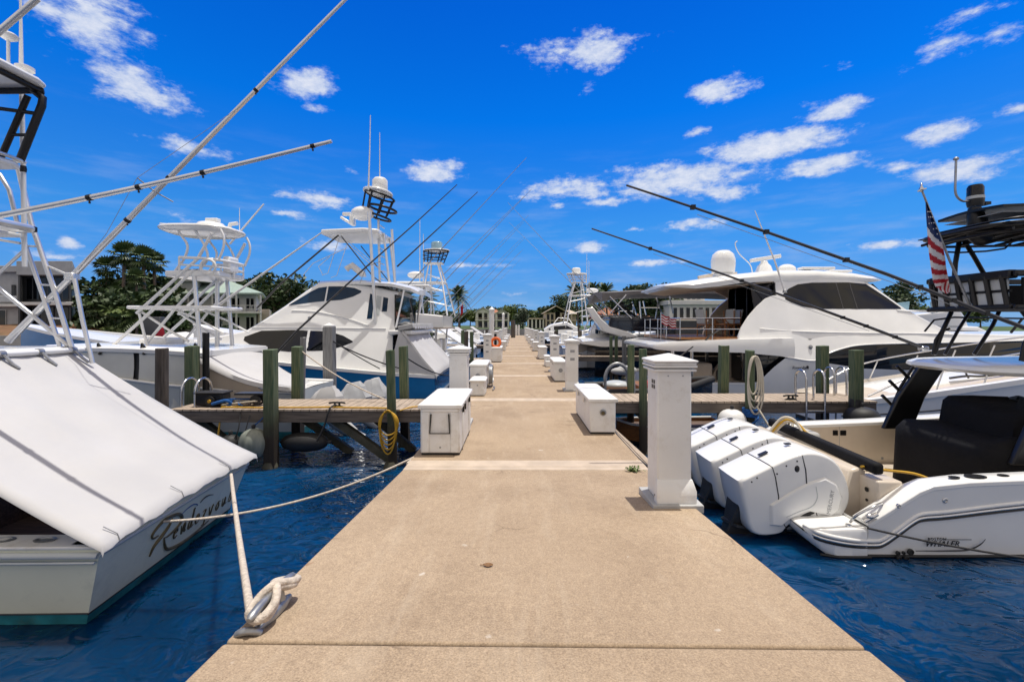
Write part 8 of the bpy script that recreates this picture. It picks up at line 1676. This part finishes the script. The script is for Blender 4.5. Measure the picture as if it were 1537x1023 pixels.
# terracotta roofed house and the balustraded house behind the canopy boat
t = thing('terracotta_house', 'house with broad terracotta tiled roof behind the dark canopy boat', 'house', (21, 94, .3)); bx, win, gable, hip = house_tools(t); X = lambda px, Y=90: (px - CX) / F * Y
bx('wall', (X(906), 91, .3), (X(958), 100, 3.2), SANDW); hip('roof', X(904), X(960), 90.5, 101, 3.2, 3.0, ROOFO, .7); bx('wall', (X(950), 92, .3), (X(985), 99, 2.8), SANDW); hip('roof', X(948), X(987), 91.5, 100, 2.8, 2.2, ROOFO, .6)
for a in (912, 924, 936, 966): win(X(a), X(a + 7), 90.95, 1.0, 2.6, GLASS, SANDW, 2)
t = thing('balustraded_house', 'white house with tall narrow windows and a lookout tower behind the yacht stern', 'house', (29, 72, .3)); bx, win, gable, hip = house_tools(t); X = lambda px, Y=70: (px - CX) / F * Y
bx('wall', (X(1008), 71, .3), (X(1112), 80, 4.6), STUCCO); bx('parapet', (X(1004), 70.3, 4.6), (X(1115), 80.5, 5.25), STUCCO); bx('tower', (X(1036), 73, 5.25), (X(1070), 79, 7.3), STUCCO, bevel=.05); bx('tower_roof', (X(1033), 72.6, 7.3), (X(1073), 79.4, 7.6), STUCCO)
for a in (1041, 1049, 1057): win(X(a), X(a + 6.5), 72.95, 5.5, 6.9, BGLASS)
for k in range(10): win(X(1013 + k * 9.8), X(1020 + k * 9.8), 70.95, 2.4, 4.2, GLASS)
bx('balcony', (X(1006), 70.0, 1.9), (X(1114), 71, 2.2), STUCCO)
for k in range(9): win(X(1014 + k * 11), X(1022 + k * 11), 70.95, .6, 1.8, GLASS)
# low covered boats lying between the second boat and the left shore
def covered_boat(name, label, x, y, L_, w, cov, rz):
    t = thing(name, label, 'boat', (0, 0, 0)); st = [(0, w, -.25, w * .9, -1, -1.4), (L_ * .5, w, -.05, w * .8, -1, -1.4), (L_ * .85, w * .5, .25, w * .2, -.95, -1.3), (L_, .05, .4, .03, -.5, -.7)]
    b = B(); add_hull(b, st, 0, 0, 0, 1); b.build('hull', [W, NAVY], t, smooth=40)
    g = []
    for i in range(13):
        u = i / 12; x_ = L_ * .94 * u; hw = lerp(w, w * .25, max(0, (u - .5) * 2) ** 1.3) + .06; zr = lerp(-.2, .35, u); pk = .75 * math.sin(PI * (.12 + .80 * u)) + .12 * math.sin(u * 13); g.append([(x_, hw * q, zr + pk * (1 - abs(q) ** 1.5) + .02 * math.sin(i * 2 + q * 7)) for q in (-1, -.7, -.4, -.12, 0, .12, .4, .7, 1)])
    b = B(); b.sheet(g, 0, .01); b.build('boat_cover', cov, t, smooth=60)
    b = B(); b.tube(sheer(st, 0, -1), .04, 6); b.tube(sheer(st, 0, 1), .04, 6); b.build('rub_rail', LGREY, t); t.location = (x, y, 0); t.rotation_euler = (0, 0, rz)
covered_boat('covered_boat', 'low boat under a peaked white cover, seen through the pale half tower legs', -11.8, 21.8, 8, 1.4, FABRIC, PI); covered_boat('covered_boat', 'low boat with white cover beyond the first covered one, nearer the brown bank', -17, 27.5, 8, 1.5, FABRIC, PI); covered_boat('covered_boat', 'long white covered boat lying below the fan palms', -19, 33, 9, 1.6, W2, PI)
t = thing('boat_lift_frame', 'dark board with folded red cloth on the white boats behind the half tower', 'frame', (-13.2, 19, 0)); b = B(); p = P(232, 497, 19); b.bb((p.x - .38, 18.8, p.z - .55), (p.x + .38, 19.1, p.z + .6)); b.build('board', CHAR, t, bevel=.03); b = B(); b.add([P(224, 512, 18.7), P(244, 486, 18.7), P(250, 512, 18.7)], [(0, 1, 2)]); b.add([P(208, 516, 18.7), P(218, 505, 18.7), P(222, 514, 18.7)], [(0, 1, 2)]); b.build('red_cloth', RED, t)
